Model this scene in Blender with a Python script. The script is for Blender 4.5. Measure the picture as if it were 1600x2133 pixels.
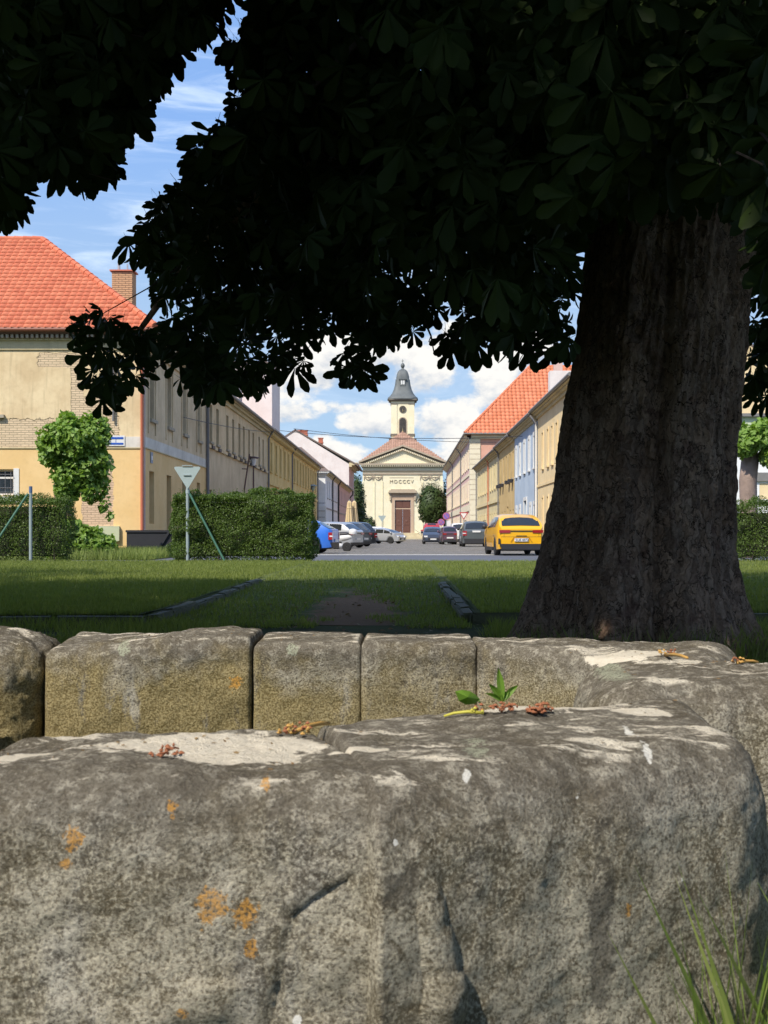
import bpy, bmesh, math, random
import numpy as np
from mathutils import Vector, Matrix, noise
R = math.radians
random.seed(7); rng = np.random.default_rng(11)
for o in list(bpy.data.objects): bpy.data.objects.remove(o)
sc = bpy.context.scene
col = sc.collection
# ------------------------------------------------------------------ camera, light, exposure
HC = 0.85; F = 2800.0; VX, VY = 839.0, 1110.0        # eye height, focal length in photo pixels, vanishing point of the street
cam = bpy.data.objects.new('camera', bpy.data.cameras.new('camera')); col.objects.link(cam)
cam.location = (0, 0, HC); cam.rotation_euler = (R(90), 0, 0)
cam.data.sensor_fit = 'VERTICAL'; cam.data.sensor_height = 36.0; cam.data.sensor_width = 27.0
cam.data.lens = F/2133*36.0
cam.data.shift_x = (800-VX)/2133; cam.data.shift_y = (VY-1066.5)/2133
cam.data.clip_start = 0.1; cam.data.clip_end = 3000
cam.data.dof.use_dof = True; cam.data.dof.focus_distance = 8.0; cam.data.dof.aperture_fstop = 19.0
sc.camera = cam
sc.view_settings.view_transform = 'Standard'; sc.view_settings.look = 'None'
sc.view_settings.gamma = 1.0; sc.view_settings.use_curve_mapping = False
sc.view_settings.exposure = 0.76
SUN_EL = 47.0; SX, SY = -0.60, -0.78                  # the sun stands behind the camera, to its left
sn = math.hypot(SX, SY); SX /= sn; SY /= sn
KS = 1/math.tan(R(SUN_EL))
sdir = Vector((SX*math.cos(R(SUN_EL)), SY*math.cos(R(SUN_EL)), math.sin(R(SUN_EL))))
sl = bpy.data.lights.new('sun', 'SUN'); sl.energy = 3.1; sl.angle = R(0.5); sl.color = (1.0, 0.93, 0.82)
so = bpy.data.objects.new('sun', sl); col.objects.link(so); so.rotation_euler = sdir.to_track_quat('Z', 'Y').to_euler()
so.location = (-20, -30, 40)

def wpx(px, py, Y):                                     # point of the place seen at photo pixel (px,py) at distance Y down the street
    return Vector(((px-VX)/F*Y, Y, HC-(py-VY)/F*Y))

w = bpy.data.worlds.new('World'); sc.world = w; w.use_nodes = True
nt = w.node_tree; nt.nodes.clear()
class G:
    """small helper that writes math node graphs"""
    def __init__(s, nt): s.nt = nt
    def n(s, t, **kw):
        x = s.nt.nodes.new(t)
        for k, v in kw.items(): setattr(x, k, v)
        return x
    def lk(s, a, b): s.nt.links.new(a, b)
    def m(s, op, a, b=None, c=None, clamp=False):
        x = s.nt.nodes.new('ShaderNodeMath'); x.operation = op; x.use_clamp = clamp
        for i, v in enumerate((a, b, c)):
            if v is None: continue
            if isinstance(v, (int, float)): x.inputs[i].default_value = v
            else: s.nt.links.new(v, x.inputs[i])
        return x.outputs[0]
    def vm(s, op, a, b=None):
        x = s.nt.nodes.new('ShaderNodeVectorMath'); x.operation = op
        for i, v in enumerate((a, b)):
            if v is None: continue
            if isinstance(v, (tuple, list)): x.inputs[i].default_value = v
            else: s.nt.links.new(v, x.inputs[i])
        return x.outputs['Value'] if op in ('LENGTH', 'DOT_PRODUCT') else x.outputs[0]
    def noise(s, vec, scale, detail=4, rough=.55, dist=0, out='Fac'):
        x = s.nt.nodes.new('ShaderNodeTexNoise'); x.inputs['Scale'].default_value = scale
        x.inputs['Detail'].default_value = detail; x.inputs['Roughness'].default_value = rough
        x.inputs['Distortion'].default_value = dist
        if vec is not None: s.nt.links.new(vec, x.inputs['Vector'])
        return x.outputs[out]
    def vor(s, vec, scale, feature='F1', out='Distance', rnd=1.0):
        x = s.nt.nodes.new('ShaderNodeTexVoronoi'); x.feature = feature; x.inputs['Scale'].default_value = scale
        x.inputs['Randomness'].default_value = rnd
        if vec is not None: s.nt.links.new(vec, x.inputs['Vector'])
        return x.outputs[out]
    def ramp(s, fac, a, b):
        x = s.nt.nodes.new('ShaderNodeMapRange'); x.interpolation_type = 'SMOOTHSTEP'
        x.inputs['From Min'].default_value = a; x.inputs['From Max'].default_value = b
        s.nt.links.new(fac, x.inputs['Value']); return x.outputs[0]
    def mix(s, fac, a, b, mode='MIX'):
        x = s.nt.nodes.new('ShaderNodeMix'); x.data_type = 'RGBA'; x.blend_type = mode
        for sock, v in ((x.inputs[0], fac), (x.inputs[6], a), (x.inputs[7], b)):
            if isinstance(v, (int, float)): sock.default_value = v
            elif isinstance(v, tuple): sock.default_value = (*v[:3], 1)
            else: s.nt.links.new(v, sock)
        return x.outputs[2]
    def scale(s, vec, sc3):
        x = s.nt.nodes.new('ShaderNodeMapping'); x.inputs['Scale'].default_value = sc3
        s.nt.links.new(vec, x.inputs['Vector']); return x.outputs[0]
g = G(nt)
sky = g.n('ShaderNodeTexSky', sky_type='NISHITA', sun_disc=False)
sky.sun_elevation = R(SUN_EL); sky.sun_rotation = math.atan2(SX, SY)
sky.air_density = 1.15; sky.dust_density = 0.4; sky.ozone_density = 1.6
tc = g.n('ShaderNodeTexCoord'); sep = g.n('ShaderNodeSeparateXYZ'); g.lk(tc.outputs['Generated'], sep.inputs[0])
dx, dy, dz = sep.outputs
az = g.m('ARCTAN2', dx, dy); el = g.m('DIVIDE', dz, g.m('MAXIMUM', g.m('POWER', g.m('ADD', g.m('MULTIPLY', dx, dx), g.m('MULTIPLY', dy, dy)), 0.5), 0.02))
cv = g.n('ShaderNodeCombineXYZ'); g.lk(az, cv.inputs[0]); g.lk(el, cv.inputs[1])
cvo = cv.outputs[0]
wob = g.noise(g.scale(cvo, (1, 1.35, 1)), 34, 7, .62)
wob2 = g.noise(g.scale(cvo, (1, 1.5, 1)), 95, 5, .6)
blobs = [(690,745,105,62,1.0),(790,722,80,45,.9),(880,765,72,62,1.0),(620,795,80,40,.8),(950,700,60,50,.8),(600,853,74,36,.9),(690,845,48,20,.6),
         (783,872,72,38,1.15),(905,875,50,48,.95),(962,862,52,44,.85),(1040,790,58,70,1.1),(985,905,60,40,.9),(655,925,62,26,.75),(720,945,60,28,.8),
         (1110,720,70,60,.9),(560,905,40,30,.6),(930,945,70,35,.7),(480,860,70,60,.8),(380,900,90,50,.7),(1300,860,140,60,.9),(1500,800,120,70,.9),(-60,880,160,50,.8)]
tot = None; shd = None
for (bx, by, bw, bh, st) in blobs:
    a = g.m('MULTIPLY', g.m('SUBTRACT', az, (bx-VX)/F), F/(bw*1.22)); b = g.m('MULTIPLY', g.m('SUBTRACT', el, (VY-by)/F), F/(bh*1.12))
    d = g.m('MAXIMUM', g.m('SUBTRACT', st, g.m('ADD', g.m('MULTIPLY', a, a), g.m('MULTIPLY', b, b))), 0.0)
    e = g.m('MULTIPLY', d, b)
    tot = d if tot is None else g.m('ADD', tot, d)
    shd = e if shd is None else g.m('ADD', shd, e)
gen = g.m('MULTIPLY', g.ramp(g.noise(g.scale(cvo, (1, 2.2, 1)), 3.2, 6, .6), .50, .72), g.ramp(g.m('ABSOLUTE', az), .30, .5))
gen = g.m('MULTIPLY', gen, g.ramp(el, 1.4, .35))
dens = g.m('ADD', g.m('ADD', tot, gen), g.m('MULTIPLY', g.m('SUBTRACT', wob, .5), 2.3))
dens = g.m('ADD', dens, g.m('MULTIPLY', g.m('SUBTRACT', wob2, .5), .6))
alpha = g.m('MULTIPLY', g.ramp(dens, .14, .78), g.ramp(g.m('ADD', tot, gen), .0, .12))
top = g.m('DIVIDE', shd, g.m('MAXIMUM', tot, .15))
lit = g.m('ADD', g.m('ADD', g.m('MULTIPLY', top, .75), g.m('MULTIPLY', g.m('SUBTRACT', wob, .42), 2.6)), g.m('MULTIPLY', g.m('SUBTRACT', wob2, .5), 1.2))
lit = g.ramp(lit, -.85, .55)
ccol = g.mix(lit, (2.05, 2.35, 2.8), (4.15, 4.05, 3.85))
# thin streaks of high cloud
st = g.ramp(g.noise(g.scale(cvo, (5, 26, 1)), 1.6, 7, .62, .7), .46, .78)
st = g.m('MULTIPLY', st, g.m('MULTIPLY', g.ramp(el, .02, .16), .75))
hz = g.m('MULTIPLY', g.ramp(el, .13, .02), .85)
skyc = g.mix(1.0, sky.outputs[0], (0.98, 0.98, 1.10), 'MULTIPLY')
c1 = g.mix(g.m('MULTIPLY', g.ramp(el, .75, .33), .85), skyc, (.95, 1.75, 3.4)); c1 = g.mix(g.m('MULTIPLY', g.ramp(el, .32, .13), .9), c1, (1.75, 2.5, 3.5)); c1 = g.mix(hz, c1, (1.9, 2.8, 3.65))
c1 = g.mix(st, c1, (3.5, 4.1, 4.9))
c2 = g.mix(alpha, c1, ccol)
bg = g.n('ShaderNodeBackground'); bg.inputs['Strength'].default_value = 0.148
wo = g.n('ShaderNodeOutputWorld'); g.lk(c2, bg.inputs[0]); g.lk(bg.outputs[0], wo.inputs[0])

# ------------------------------------------------------------------ helpers
WL = {}                                                  # world location of every root
def thing(name, loc, label, cat, group=None, rz=0.0):
    o = bpy.data.objects.new(name, None); col.objects.link(o); o.location = loc; o.rotation_euler = (0, 0, rz)
    o.empty_display_size = .2
    o['label'] = label; o['category'] = cat
    if group: o['group'] = group
    WL[o.name] = Vector(loc); return o
def tag(o, label=None, cat=None, group=None, kind=None):
    if label: o['label'] = label
    if cat: o['category'] = cat
    if group: o['group'] = group
    if kind: o['kind'] = kind
    return o
class MB:
    def __init__(s): s.v = []; s.f = []
    def add(s, vs, fs):
        b = len(s.v); s.v += [tuple(v) for v in vs]; s.f += [tuple(i+b for i in f) for f in fs]; return s
    def box(s, x0, x1, y0, y1, z0, z1):
        return s.add([(x0,y0,z0),(x1,y0,z0),(x1,y1,z0),(x0,y1,z0),(x0,y0,z1),(x1,y0,z1),(x1,y1,z1),(x0,y1,z1)],
                     [(0,3,2,1),(4,5,6,7),(0,1,5,4),(1,2,6,5),(2,3,7,6),(3,0,4,7)])
    def obox(s, P, U, N, u0, u1, n0, n1, z0, z1):          # box along a facade: u along, n outward
        vs = []
        for z in (z0, z1):
            for (u, n) in ((u0,n0),(u1,n0),(u1,n1),(u0,n1)):
                vs.append((P[0]+U[0]*u+N[0]*n, P[1]+U[1]*u+N[1]*n, z))
        return s.add(vs, [(0,3,2,1),(4,5,6,7),(0,1,5,4),(1,2,6,5),(2,3,7,6),(3,0,4,7)])
    def tube(s, pts, r, n=8, cap=True):
        pts = [Vector(p) for p in pts]; rs = r if isinstance(r, (list, tuple)) else [r]*len(pts)
        b = len(s.v); L = len(pts)
        up = Vector((0.13, 0.31, .94))
        for i, p in enumerate(pts):
            t = (pts[min(i+1, L-1)]-pts[max(i-1, 0)]).normalized()
            a = t.cross(up)
            if a.length < .05: a = t.cross(Vector((1, 0, 0)))
            a.normalize(); c = t.cross(a).normalized()
            for k in range(n):
                th = 2*math.pi*k/n; q = p+(a*math.cos(th)+c*math.sin(th))*rs[i]; s.v.append(tuple(q))
        for i in range(L-1):
            for k in range(n):
                k2 = (k+1) % n; s.f.append((b+i*n+k, b+i*n+k2, b+(i+1)*n+k2, b+(i+1)*n+k))
        if cap: s.f.append(tuple(b+k for k in range(n))[::-1]); s.f.append(tuple(b+(L-1)*n+k for k in range(n)))
        return s
    def lathe(s, c, prof, n=24, axis='Z', sq=None):          # prof: (radius, height)
        b = len(s.v); L = len(prof)
        for (r, h) in prof:
            for k in range(n):
                th = 2*math.pi*(k+.5)/n; x, y = math.cos(th), math.sin(th)
                if sq:
                    m_ = (abs(x)**sq+abs(y)**sq)**(1/sq); x, y = x/m_, y/m_
                if axis == 'Z': s.v.append((c[0]+r*x, c[1]+r*y, c[2]+h))
                elif axis == 'Y': s.v.append((c[0]+r*x, c[1]+h, c[2]+r*y))
                else: s.v.append((c[0]+h, c[1]+r*x, c[2]+r*y))
        for i in range(L-1):
            for k in range(n):
                k2 = (k+1) % n; s.f.append((b+i*n+k, b+i*n+k2, b+(i+1)*n+k2, b+(i+1)*n+k))
        s.f.append(tuple(b+k for k in range(n))[::-1]); s.f.append(tuple(b+(L-1)*n+k for k in range(n)))
        return s
    def build(s, name, mat, parent=None, smooth=None, label=None, kind=None, origin=None):
        me = bpy.data.meshes.new(name)
        off = WL.get(parent.name, Vector((0,0,0))) if parent is not None else Vector(origin or (0,0,0))
        me.from_pydata([(v[0]-off[0], v[1]-off[1], v[2]-off[2]) for v in s.v], [], s.f)
        me.materials.append(mat); me.update()
        fix(me)
        if smooth is not None: do_smooth(me, smooth)
        o = bpy.data.objects.new(name, me); col.objects.link(o)
        if parent is not None: o.parent = parent
        else: o.location = off
        WL[o.name] = off
        if label: o['label'] = label
        if kind: o['kind'] = kind
        return o
def fix(me):
    bm = bmesh.new(); bm.from_mesh(me); bmesh.ops.recalc_face_normals(bm, faces=bm.faces); bm.to_mesh(me); bm.free()
def do_smooth(me, ang):
    me.polygons.foreach_set('use_smooth', [True]*len(me.polygons))
    if ang < 180: me.set_sharp_from_angle(angle=R(ang))
def np_mesh(name, V, Fc, mat, parent=None, smooth=False, label=None, kind=None):
    V = np.asarray(V, dtype=np.float32); Fc = np.asarray(Fc, dtype=np.int32)
    off = np.array(WL[parent.name]) if parent is not None else np.zeros(3)
    me = bpy.data.meshes.new(name); k = Fc.shape[1]
    me.vertices.add(len(V)); me.vertices.foreach_set('co', (V-off).astype(np.float32).ravel())
    me.loops.add(Fc.size); me.loops.foreach_set('vertex_index', Fc.ravel())
    me.polygons.add(len(Fc)); me.polygons.foreach_set('loop_start', np.arange(0, Fc.size, k, dtype=np.int32))
    me.polygons.foreach_set('loop_total', np.full(len(Fc), k, dtype=np.int32))
    if smooth: me.polygons.foreach_set('use_smooth', np.ones(len(Fc), dtype=bool))
    me.update(); me.validate(); me.materials.append(mat)
    o = bpy.data.objects.new(name, me); col.objects.link(o)
    if parent is not None: o.parent = parent
    WL[o.name] = Vector(off)
    if label: o['label'] = label
    if kind: o['kind'] = kind
    return o
def new_mat(name):
    m = bpy.data.materials.new(name); m.use_nodes = True; n = m.node_tree; n.nodes.clear()
    gg = G(n); bs = gg.n('ShaderNodeBsdfPrincipled'); out = gg.n('ShaderNodeOutputMaterial'); gg.lk(bs.outputs[0], out.inputs[0])
    geo = gg.n('ShaderNodeNewGeometry')
    return m, gg, bs, out, geo
def setin(gg, sock, v):
    if isinstance(v, tuple): sock.default_value = (*v[:3], 1)
    elif isinstance(v, (int, float)): sock.default_value = v
    else: gg.lk(v, sock)
def bump(gg, bs, h, dist, strength=1.0):
    b = gg.n('ShaderNodeBump'); b.inputs['Distance'].default_value = dist; b.inputs['Strength'].default_value = strength
    gg.lk(h, b.inputs['Height']); gg.lk(b.outputs[0], bs.inputs['Normal'])
def simple(name, c, rough=.6, metal=0, var=.12, scale=6, bmp=0, spec=.5, coat=0):
    m, gg, bs, out, geo = new_mat(name)
    nz = gg.noise(geo.outputs['Position'], scale, 5)
    cc = gg.mix(nz, tuple(x*(1-var) for x in c), tuple(min(1, x*(1+var)) for x in c))
    setin(gg, bs.inputs['Base Color'], cc); bs.inputs['Roughness'].default_value = rough; bs.inputs['Metallic'].default_value = metal
    bs.inputs['Specular IOR Level'].default_value = spec; bs.inputs['Coat Weight'].default_value = coat
    if bmp: bump(gg, bs, gg.noise(geo.outputs['Position'], scale*6, 5), bmp)
    return m
def plaster(name, c1, c2, patch=0.0, pc=(.45,.33,.24), brick=False, streak=.25, stain=(.25,.2,.14), stainamt=.3, grain=.004, boxes=()):
    """lime plaster: blotches, rain streaks, grime, crumbled spots that may bare the brick"""
    m, gg, bs, out, geo = new_mat(name); P = geo.outputs['Position']
    n1 = gg.noise(P, .8, 6, .6); n2 = gg.noise(P, 5, 5, .6)
    c = gg.mix(gg.ramp(n1, .35, .65), c1, c2)
    c = gg.mix(gg.m('MULTIPLY', gg.ramp(n2, .45, .75), .25), c, tuple(x*.75 for x in c1))
    stn = gg.noise(gg.scale(P, (6, 6, .45)), 1.0, 5, .6)
    c = gg.mix(gg.m('MULTIPLY', gg.ramp(stn, .5, .75), streak), c, tuple(x*.6 for x in c1))
    gr = gg.noise(P, 1.7, 7, .7, .8)
    c = gg.mix(gg.m('MULTIPLY', gg.ramp(gr, .55, .8), stainamt), c, stain)
    h = gg.m('ADD', gg.m('MULTIPLY', n2, .6), gg.m('MULTIPLY', gg.noise(P, 60, 3), .4))
    if patch > 0 or boxes:
        pm = gg.ramp(gg.noise(P, .55, 8, .62, .3), 1-patch*.62, 1-patch*.62+.03) if patch > 0 else None
        if boxes:
            for (b0, b1) in boxes:
                ctr = tuple((a+b)/2 for a, b in zip(b0, b1)); sz = tuple(2/max(.01, b-a) for a, b in zip(b0, b1))
                q = gg.vm('MULTIPLY', gg.vm('SUBTRACT', P, ctr), sz); q = gg.vm('ABSOLUTE', q)
                sp = gg.n('ShaderNodeSeparateXYZ'); gg.lk(q, sp.inputs[0])
                d = gg.m('MAXIMUM', gg.m('MAXIMUM', sp.outputs[0], sp.outputs[1]), sp.outputs[2])
                d = gg.m('ADD', d, gg.m('MULTIPLY', gg.m('SUBTRACT', gg.noise(P, 2.5, 6, .65), .5), .8))
                dm = gg.ramp(d, 1.0, .94)
                pm = dm if pm is None else gg.m('MAXIMUM', pm, dm)
        pcol = pc
        hh = gg.m('MULTIPLY', pm, -3.0)
        if brick:
            br = gg.n('ShaderNodeTexBrick'); br.inputs['Scale'].default_value = 1.0
            br.inputs['Brick Width'].default_value = .29; br.inputs['Row Height'].default_value = .085; br.inputs['Mortar Size'].default_value = .009
            br.inputs['Color1'].default_value = (*pc, 1); br.inputs['Color2'].default_value = (*[x*1.18 for x in pc], 1); br.inputs['Mortar'].default_value = (*[x*.62 for x in pc], 1)
            sp = gg.n('ShaderNodeSeparateXYZ'); gg.lk(P, sp.inputs[0]); cb = gg.n('ShaderNodeCombineXYZ')
            gg.lk(gg.m('ADD', sp.outputs[0], sp.outputs[1]), cb.inputs[0]); gg.lk(sp.outputs[2], cb.inputs[1])
            dv = gg.vm('ADD', cb.outputs[0], gg.vm('MULTIPLY', gg.noise(P, 7, 3, out='Color'), (.02, .02, 0)))
            gg.lk(dv, br.inputs['Vector']); pcol = br.outputs['Color']
            hh = gg.m('SUBTRACT', hh, gg.m('MULTIPLY', gg.m('MULTIPLY', br.outputs['Fac'], pm), 2.0))
        c = gg.mix(pm, c, pcol); h = gg.m('ADD', h, hh)
    setin(gg, bs.inputs['Base Color'], c); bs.inputs['Roughness'].default_value = .9; bs.inputs['Specular IOR Level'].default_value = .2
    bump(gg, bs, h, grain); return m
def leafmat(name, c1, c2, trans=.25, rough=.5, spec=.35):
    m, gg, bs, out, geo = new_mat(name)
    r = geo.outputs['Random Per Island']
    c = gg.mix(r, c1, c2)
    c = gg.mix(gg.m('MULTIPLY', gg.ramp(gg.noise(geo.outputs['Position'], 1.1, 3), .4, .65), .4), c, tuple((a+b)*.62 for a, b in zip(c1, c2)))
    setin(gg, bs.inputs['Base Color'], c); bs.inputs['Roughness'].default_value = rough; bs.inputs['Specular IOR Level'].default_value = spec
    tr = gg.n('ShaderNodeBsdfTranslucent'); setin(gg, tr.inputs['Color'], gg.mix(1.0, c, (1.25, 1.35, .5), 'MULTIPLY'))
    ms = gg.n('ShaderNodeMixShader'); ms.inputs[0].default_value = trans
    gg.lk(bs.outputs[0], ms.inputs[1]); gg.lk(tr.outputs[0], ms.inputs[2]); gg.lk(ms.outputs[0], out.inputs[0])
    return m
def tilemat(name, c1, c2, rough=.75):
    m, gg, bs, out, geo = new_mat(name)
    c = gg.mix(geo.outputs['Random Per Island'], c1, c2)
    c = gg.mix(gg.m('MULTIPLY', gg.ramp(gg.noise(geo.outputs['Position'], .9, 6, .65), .52, .75), .35), c, tuple(x*.6 for x in c1))
    setin(gg, bs.inputs['Base Color'], c); bs.inputs['Roughness'].default_value = rough; bs.inputs['Specular IOR Level'].default_value = .25
    return m
def glass(name, tint=(.015,.018,.02), rough=.06):
    m, gg, bs, out, geo = new_mat(name)
    bs.inputs['Base Color'].default_value = (*tint, 1); bs.inputs['Roughness'].default_value = rough; bs.inputs['Specular IOR Level'].default_value = .8
    return m
def paint(name, c, metal=0.0, rough=.28):
    m, gg, bs, out, geo = new_mat(name)
    nz = gg.noise(geo.outputs['Position'], 2.5, 5)
    setin(gg, bs.inputs['Base Color'], gg.mix(nz, tuple(x*.93 for x in c), tuple(min(1, x*1.05) for x in c)))
    bs.inputs['Roughness'].default_value = rough; bs.inputs['Metallic'].default_value = metal
    bs.inputs['Coat Weight'].default_value = .7; bs.inputs['Coat Roughness'].default_value = .06
    return m
# ------------------------------------------------------------------ ground, roads, lawns
def gz(Y):
    P = [(55, 0), (110, -.08), (180, -.40), (290, -.50), (400, -.5)]
    if Y <= 55: return 0.0
    for (a, za), (b, zb) in zip(P, P[1:]):
        if Y <= b: return za+(zb-za)*(Y-a)/(b-a)
    return -.5
YR = [55, 70, 85, 100, 110, 130, 150, 165, 180, 220, 260, 290, 400]
def sheet(name, xs, ys, zf, mat, kind='structure', label=None):
    vs = [(x, y, zf(x, y)) for y in ys for x in xs]; n = len(xs)
    fs = [(j*n+i, j*n+i+1, (j+1)*n+i+1, (j+1)*n+i) for j in range(len(ys)-1) for i in range(n-1)]
    o = np_mesh(name, vs, fs, mat, smooth=True); o['kind'] = kind
    if label: o['label'] = label
    return o
def asphalt(name, c1, c2, sc_=40):
    m, gg, bs, out, geo = new_mat(name); P = geo.outputs['Position']
    c = gg.mix(gg.noise(P, .35, 6, .6), c1, c2); c = gg.mix(gg.m('MULTIPLY', gg.ramp(gg.noise(P, sc_, 3), .5, .8), .3), c, tuple(x*1.7 for x in c1))
    c = gg.mix(gg.m('MULTIPLY', gg.ramp(gg.noise(gg.scale(P, (.3, 2, 1)), 1, 5, .6), .5, .7), .35), c, tuple(x*.7 for x in c1))
    setin(gg, bs.inputs['Base Color'], c); bs.inputs['Roughness'].default_value = .85
    bump(gg, bs, gg.noise(P, sc_*2, 3), .003); return m
M_asph = asphalt('asphalt', (.075, .08, .09), (.12, .125, .14))
M_pave = asphalt('worn pavement', (.17, .155, .13), (.25, .225, .19))
m, gg, bs, out, geo = new_mat('street cobbles'); P = geo.outputs['Position']
dst = gg.vor(P, 6.5, 'DISTANCE_TO_EDGE'); cc = gg.vor(P, 6.5, 'F1', 'Color')
sp = gg.n('ShaderNodeSeparateXYZ'); gg.lk(cc, sp.inputs[0])
c = gg.mix(sp.outputs[0], (.15, .135, .115), (.27, .25, .215))
c = gg.mix(gg.ramp(dst, .06, .02), c, (.07, .062, .05))
c = gg.mix(gg.m('MULTIPLY', gg.ramp(gg.noise(gg.scale(P, (1, .35, 1)), .5, 7, .65), .45, .7), .45), c, (.25, .225, .18))
setin(gg, bs.inputs['Base Color'], c); bs.inputs['Roughness'].default_value = .8
bump(gg, bs, gg.ramp(dst, 0, .12), .02); M_cob = m
def soilgrass(name, gr1, gr2, soil1, soil2, path=False):
    m, gg, bs, out, geo = new_mat(name); P = geo.outputs['Position']
    n = gg.noise(P, 1.4, 7, .65); gcol = gg.mix(gg.ramp(n, .35, .65), gr1, gr2)
    gcol = gg.mix(gg.m('MULTIPLY', gg.noise(P, 30, 4), .5), gcol, tuple(x*.5 for x in gr1))
    scol = gg.mix(gg.noise(P, 12, 6, .7), soil1, soil2)
    if path:
        q = gg.vm('MULTIPLY', gg.vm('SUBTRACT', P, (-.50, 14.6, 0)), (1/.5, 1/4.6, 0))
        d = gg.m('ADD', gg.vm('LENGTH', q), gg.m('MULTIPLY', gg.m('SUBTRACT', gg.noise(P, 1.8, 7, .7), .5), 2.2))
        f = gg.ramp(d, 1.05, .75)
    else: f = gg.m('MULTIPLY', gg.ramp(gg.noise(P, .8, 6, .65), .55, .72), .7)
    setin(gg, bs.inputs['Base Color'], gg.mix(f, gcol, scol)); bs.inputs['Roughness'].default_value = .95; bs.inputs['Specular IOR Level'].default_value = .1
    bump(gg, bs, gg.noise(P, 25, 6, .7), .02); return m
G1, G2 = (.085, .11, .026), (.14, .165, .042)
M_ground = soilgrass('park ground', G1, (.07, .09, .03), (.10, .075, .05), (.17, .13, .09))
M_lawn = soilgrass('lawn turf', G1, G2, (.08, .09, .03), (.10, .10, .04))
M_path = soilgrass('worn path', G1, G2, (.16, .088, .045), (.29, .185, .10), True)
far = [-1500, -300, -60, -20, -10, 0, 10, 20, 60, 300, 1500]
sheet('ground', far, [-600, -60, -10, 0, 10, 36] + YR + [700, 2500], lambda x, y: gz(y)-.035, M_ground)
sheet('cross_road', [-300, -60, -20, -10, 0, 10, 20, 60, 300], [36.7, 40, 46, 51.9], lambda x, y: -.004, M_asph)
sheet('street', [-9.57, -8, -4, 0, 4, 8.3], [52.2] + YR[:-2] + [274], lambda x, y: gz(y)-.001, M_cob)
sheet('church_square', [-60, -9.57, 0, 8.3, 60], [256, 262, 274, 290, 330], lambda x, y: gz(y)-.02, M_asph)
M_kerb = simple('kerb granite', (.30, .28, .25), .85, var=.25, scale=9, bmp=.01)
M_white = simple('road white', (.62, .61, .58), .8, var=.15, scale=4)
MB().box(-8.2, 40, 51.95, 52.15, -.03, .012).build('kerb_line', M_white, kind='structure', label='pale flush kerb line between asphalt road and cobbled street')
def bumps(x, y): return .02*noise.noise(Vector((x*.5, y*.5, 0)))+.012*noise.noise(Vector((x*1.7, y*1.7, 3)))
xl = list(np.linspace(-2.42, -22, 60)) + [-40, -120]
lawn_l = sheet('lawn_left', xl[::-1], list(np.linspace(12.45, 36.6, 70)), lambda x, y: .085+bumps(x, y), M_lawn)
xr = list(np.linspace(.72, 16, 50)) + [40, 120]
lawn_r = sheet('lawn_right', xr, list(np.linspace(12.75, 36.6, 70)), lambda x, y: .085+bumps(x, y), M_lawn)
sheet('footpath', list(np.linspace(-2.5, .8, 24)), list(np.linspace(12.3, 36.6, 90)), lambda x, y: .005+bumps(x, y)*.9+.085*min(1, max(0, (y-17)/7)), M_path)
sheet('park_ground', list(np.linspace(-14, 14, 60)), list(np.linspace(-14, 12.6, 60)), lambda x, y: .0+bumps(x, y)*.8, M_path if False else soilgrass('trodden grass', G1, (.06, .08, .022), (.075, .055, .038), (.13, .10, .075)))
MB().box(-2.42-100, -2.42, 36.6, 36.75, -.03, .07).build('kerb', M_kerb, kind='structure')
MB().box(.72, 100, 36.6, 36.75, -.03, .07).build('kerb', M_kerb, kind='structure')
def kstone(L, W, H, seed):
    rr = random.Random(seed); m_ = MB()
    m_.box(-L/2, L/2, -W/2, W/2, -.06, H)
    me_v = m_.v
    o = m_
    bm = bmesh.new(); vs = [bm.verts.new(v) for v in me_v]; [bm.faces.new([vs[i] for i in f]) for f in m_.f]
    bmesh.ops.bevel(bm, geom=[e for e in bm.edges], offset=.022, segments=2, affect='EDGES')
    for v in bm.verts: v.co += Vector((rr.uniform(-1, 1), rr.uniform(-1, 1), rr.uniform(-1, 1)))*.007
    bmesh.ops.recalc_face_normals(bm, faces=bm.faces)
    me = bpy.data.meshes.new('kerb_stone'); bm.to_mesh(me); bm.free(); me.materials.append(M_kerbd); do_smooth(me, 50); return me
M_kerbd = simple('mossy kerb stone', (.10, .105, .06), .9, var=.4, scale=7, bmp=.01)
ks = [kstone(.82, .13, .105, i) for i in range(4)]
def kerb_row(parent, x0, y0, x1, y1, n, skip=0):
    a = math.atan2(y1-y0, x1-x0); L = math.hypot(x1-x0, y1-y0)/n
    for i in range(n):
        t = (i+.5)/n; o = bpy.data.objects.new('kerb_stone', ks[i % 4]); col.objects.link(o); o.parent = parent
        o.location = (x0+(x1-x0)*t, y0+(y1-y0)*t, random.uniform(-.03, .01)); o.rotation_euler = (0, 0, a+random.uniform(-.025, .025)); o.scale = (L/.84, 1, 1)
MB().box(-2.425, -2.385, 12.42, 36.6, -.05, .078).build('soil_edge', M_ground, lawn_l); MB().box(-120, -2.39, 12.40, 12.44, -.05, .078).build('soil_edge', M_ground, lawn_l); MB().box(.69, .725, 12.72, 36.6, -.05, .078).build('soil_edge', M_ground, lawn_r); MB().box(.69, 120, 12.71, 12.75, -.05, .078).build('soil_edge', M_ground, lawn_r)
kerb_row(lawn_l, -2.32, 12.5, -2.34, 22.6, 13); kerb_row(lawn_l, -2.36, 12.36, -10, 12.42, 9)
kerb_row(lawn_r, .63, 12.9, .60, 20.5, 9); kerb_row(lawn_r, .62, 12.66, 9.0, 12.7, 10)

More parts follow.
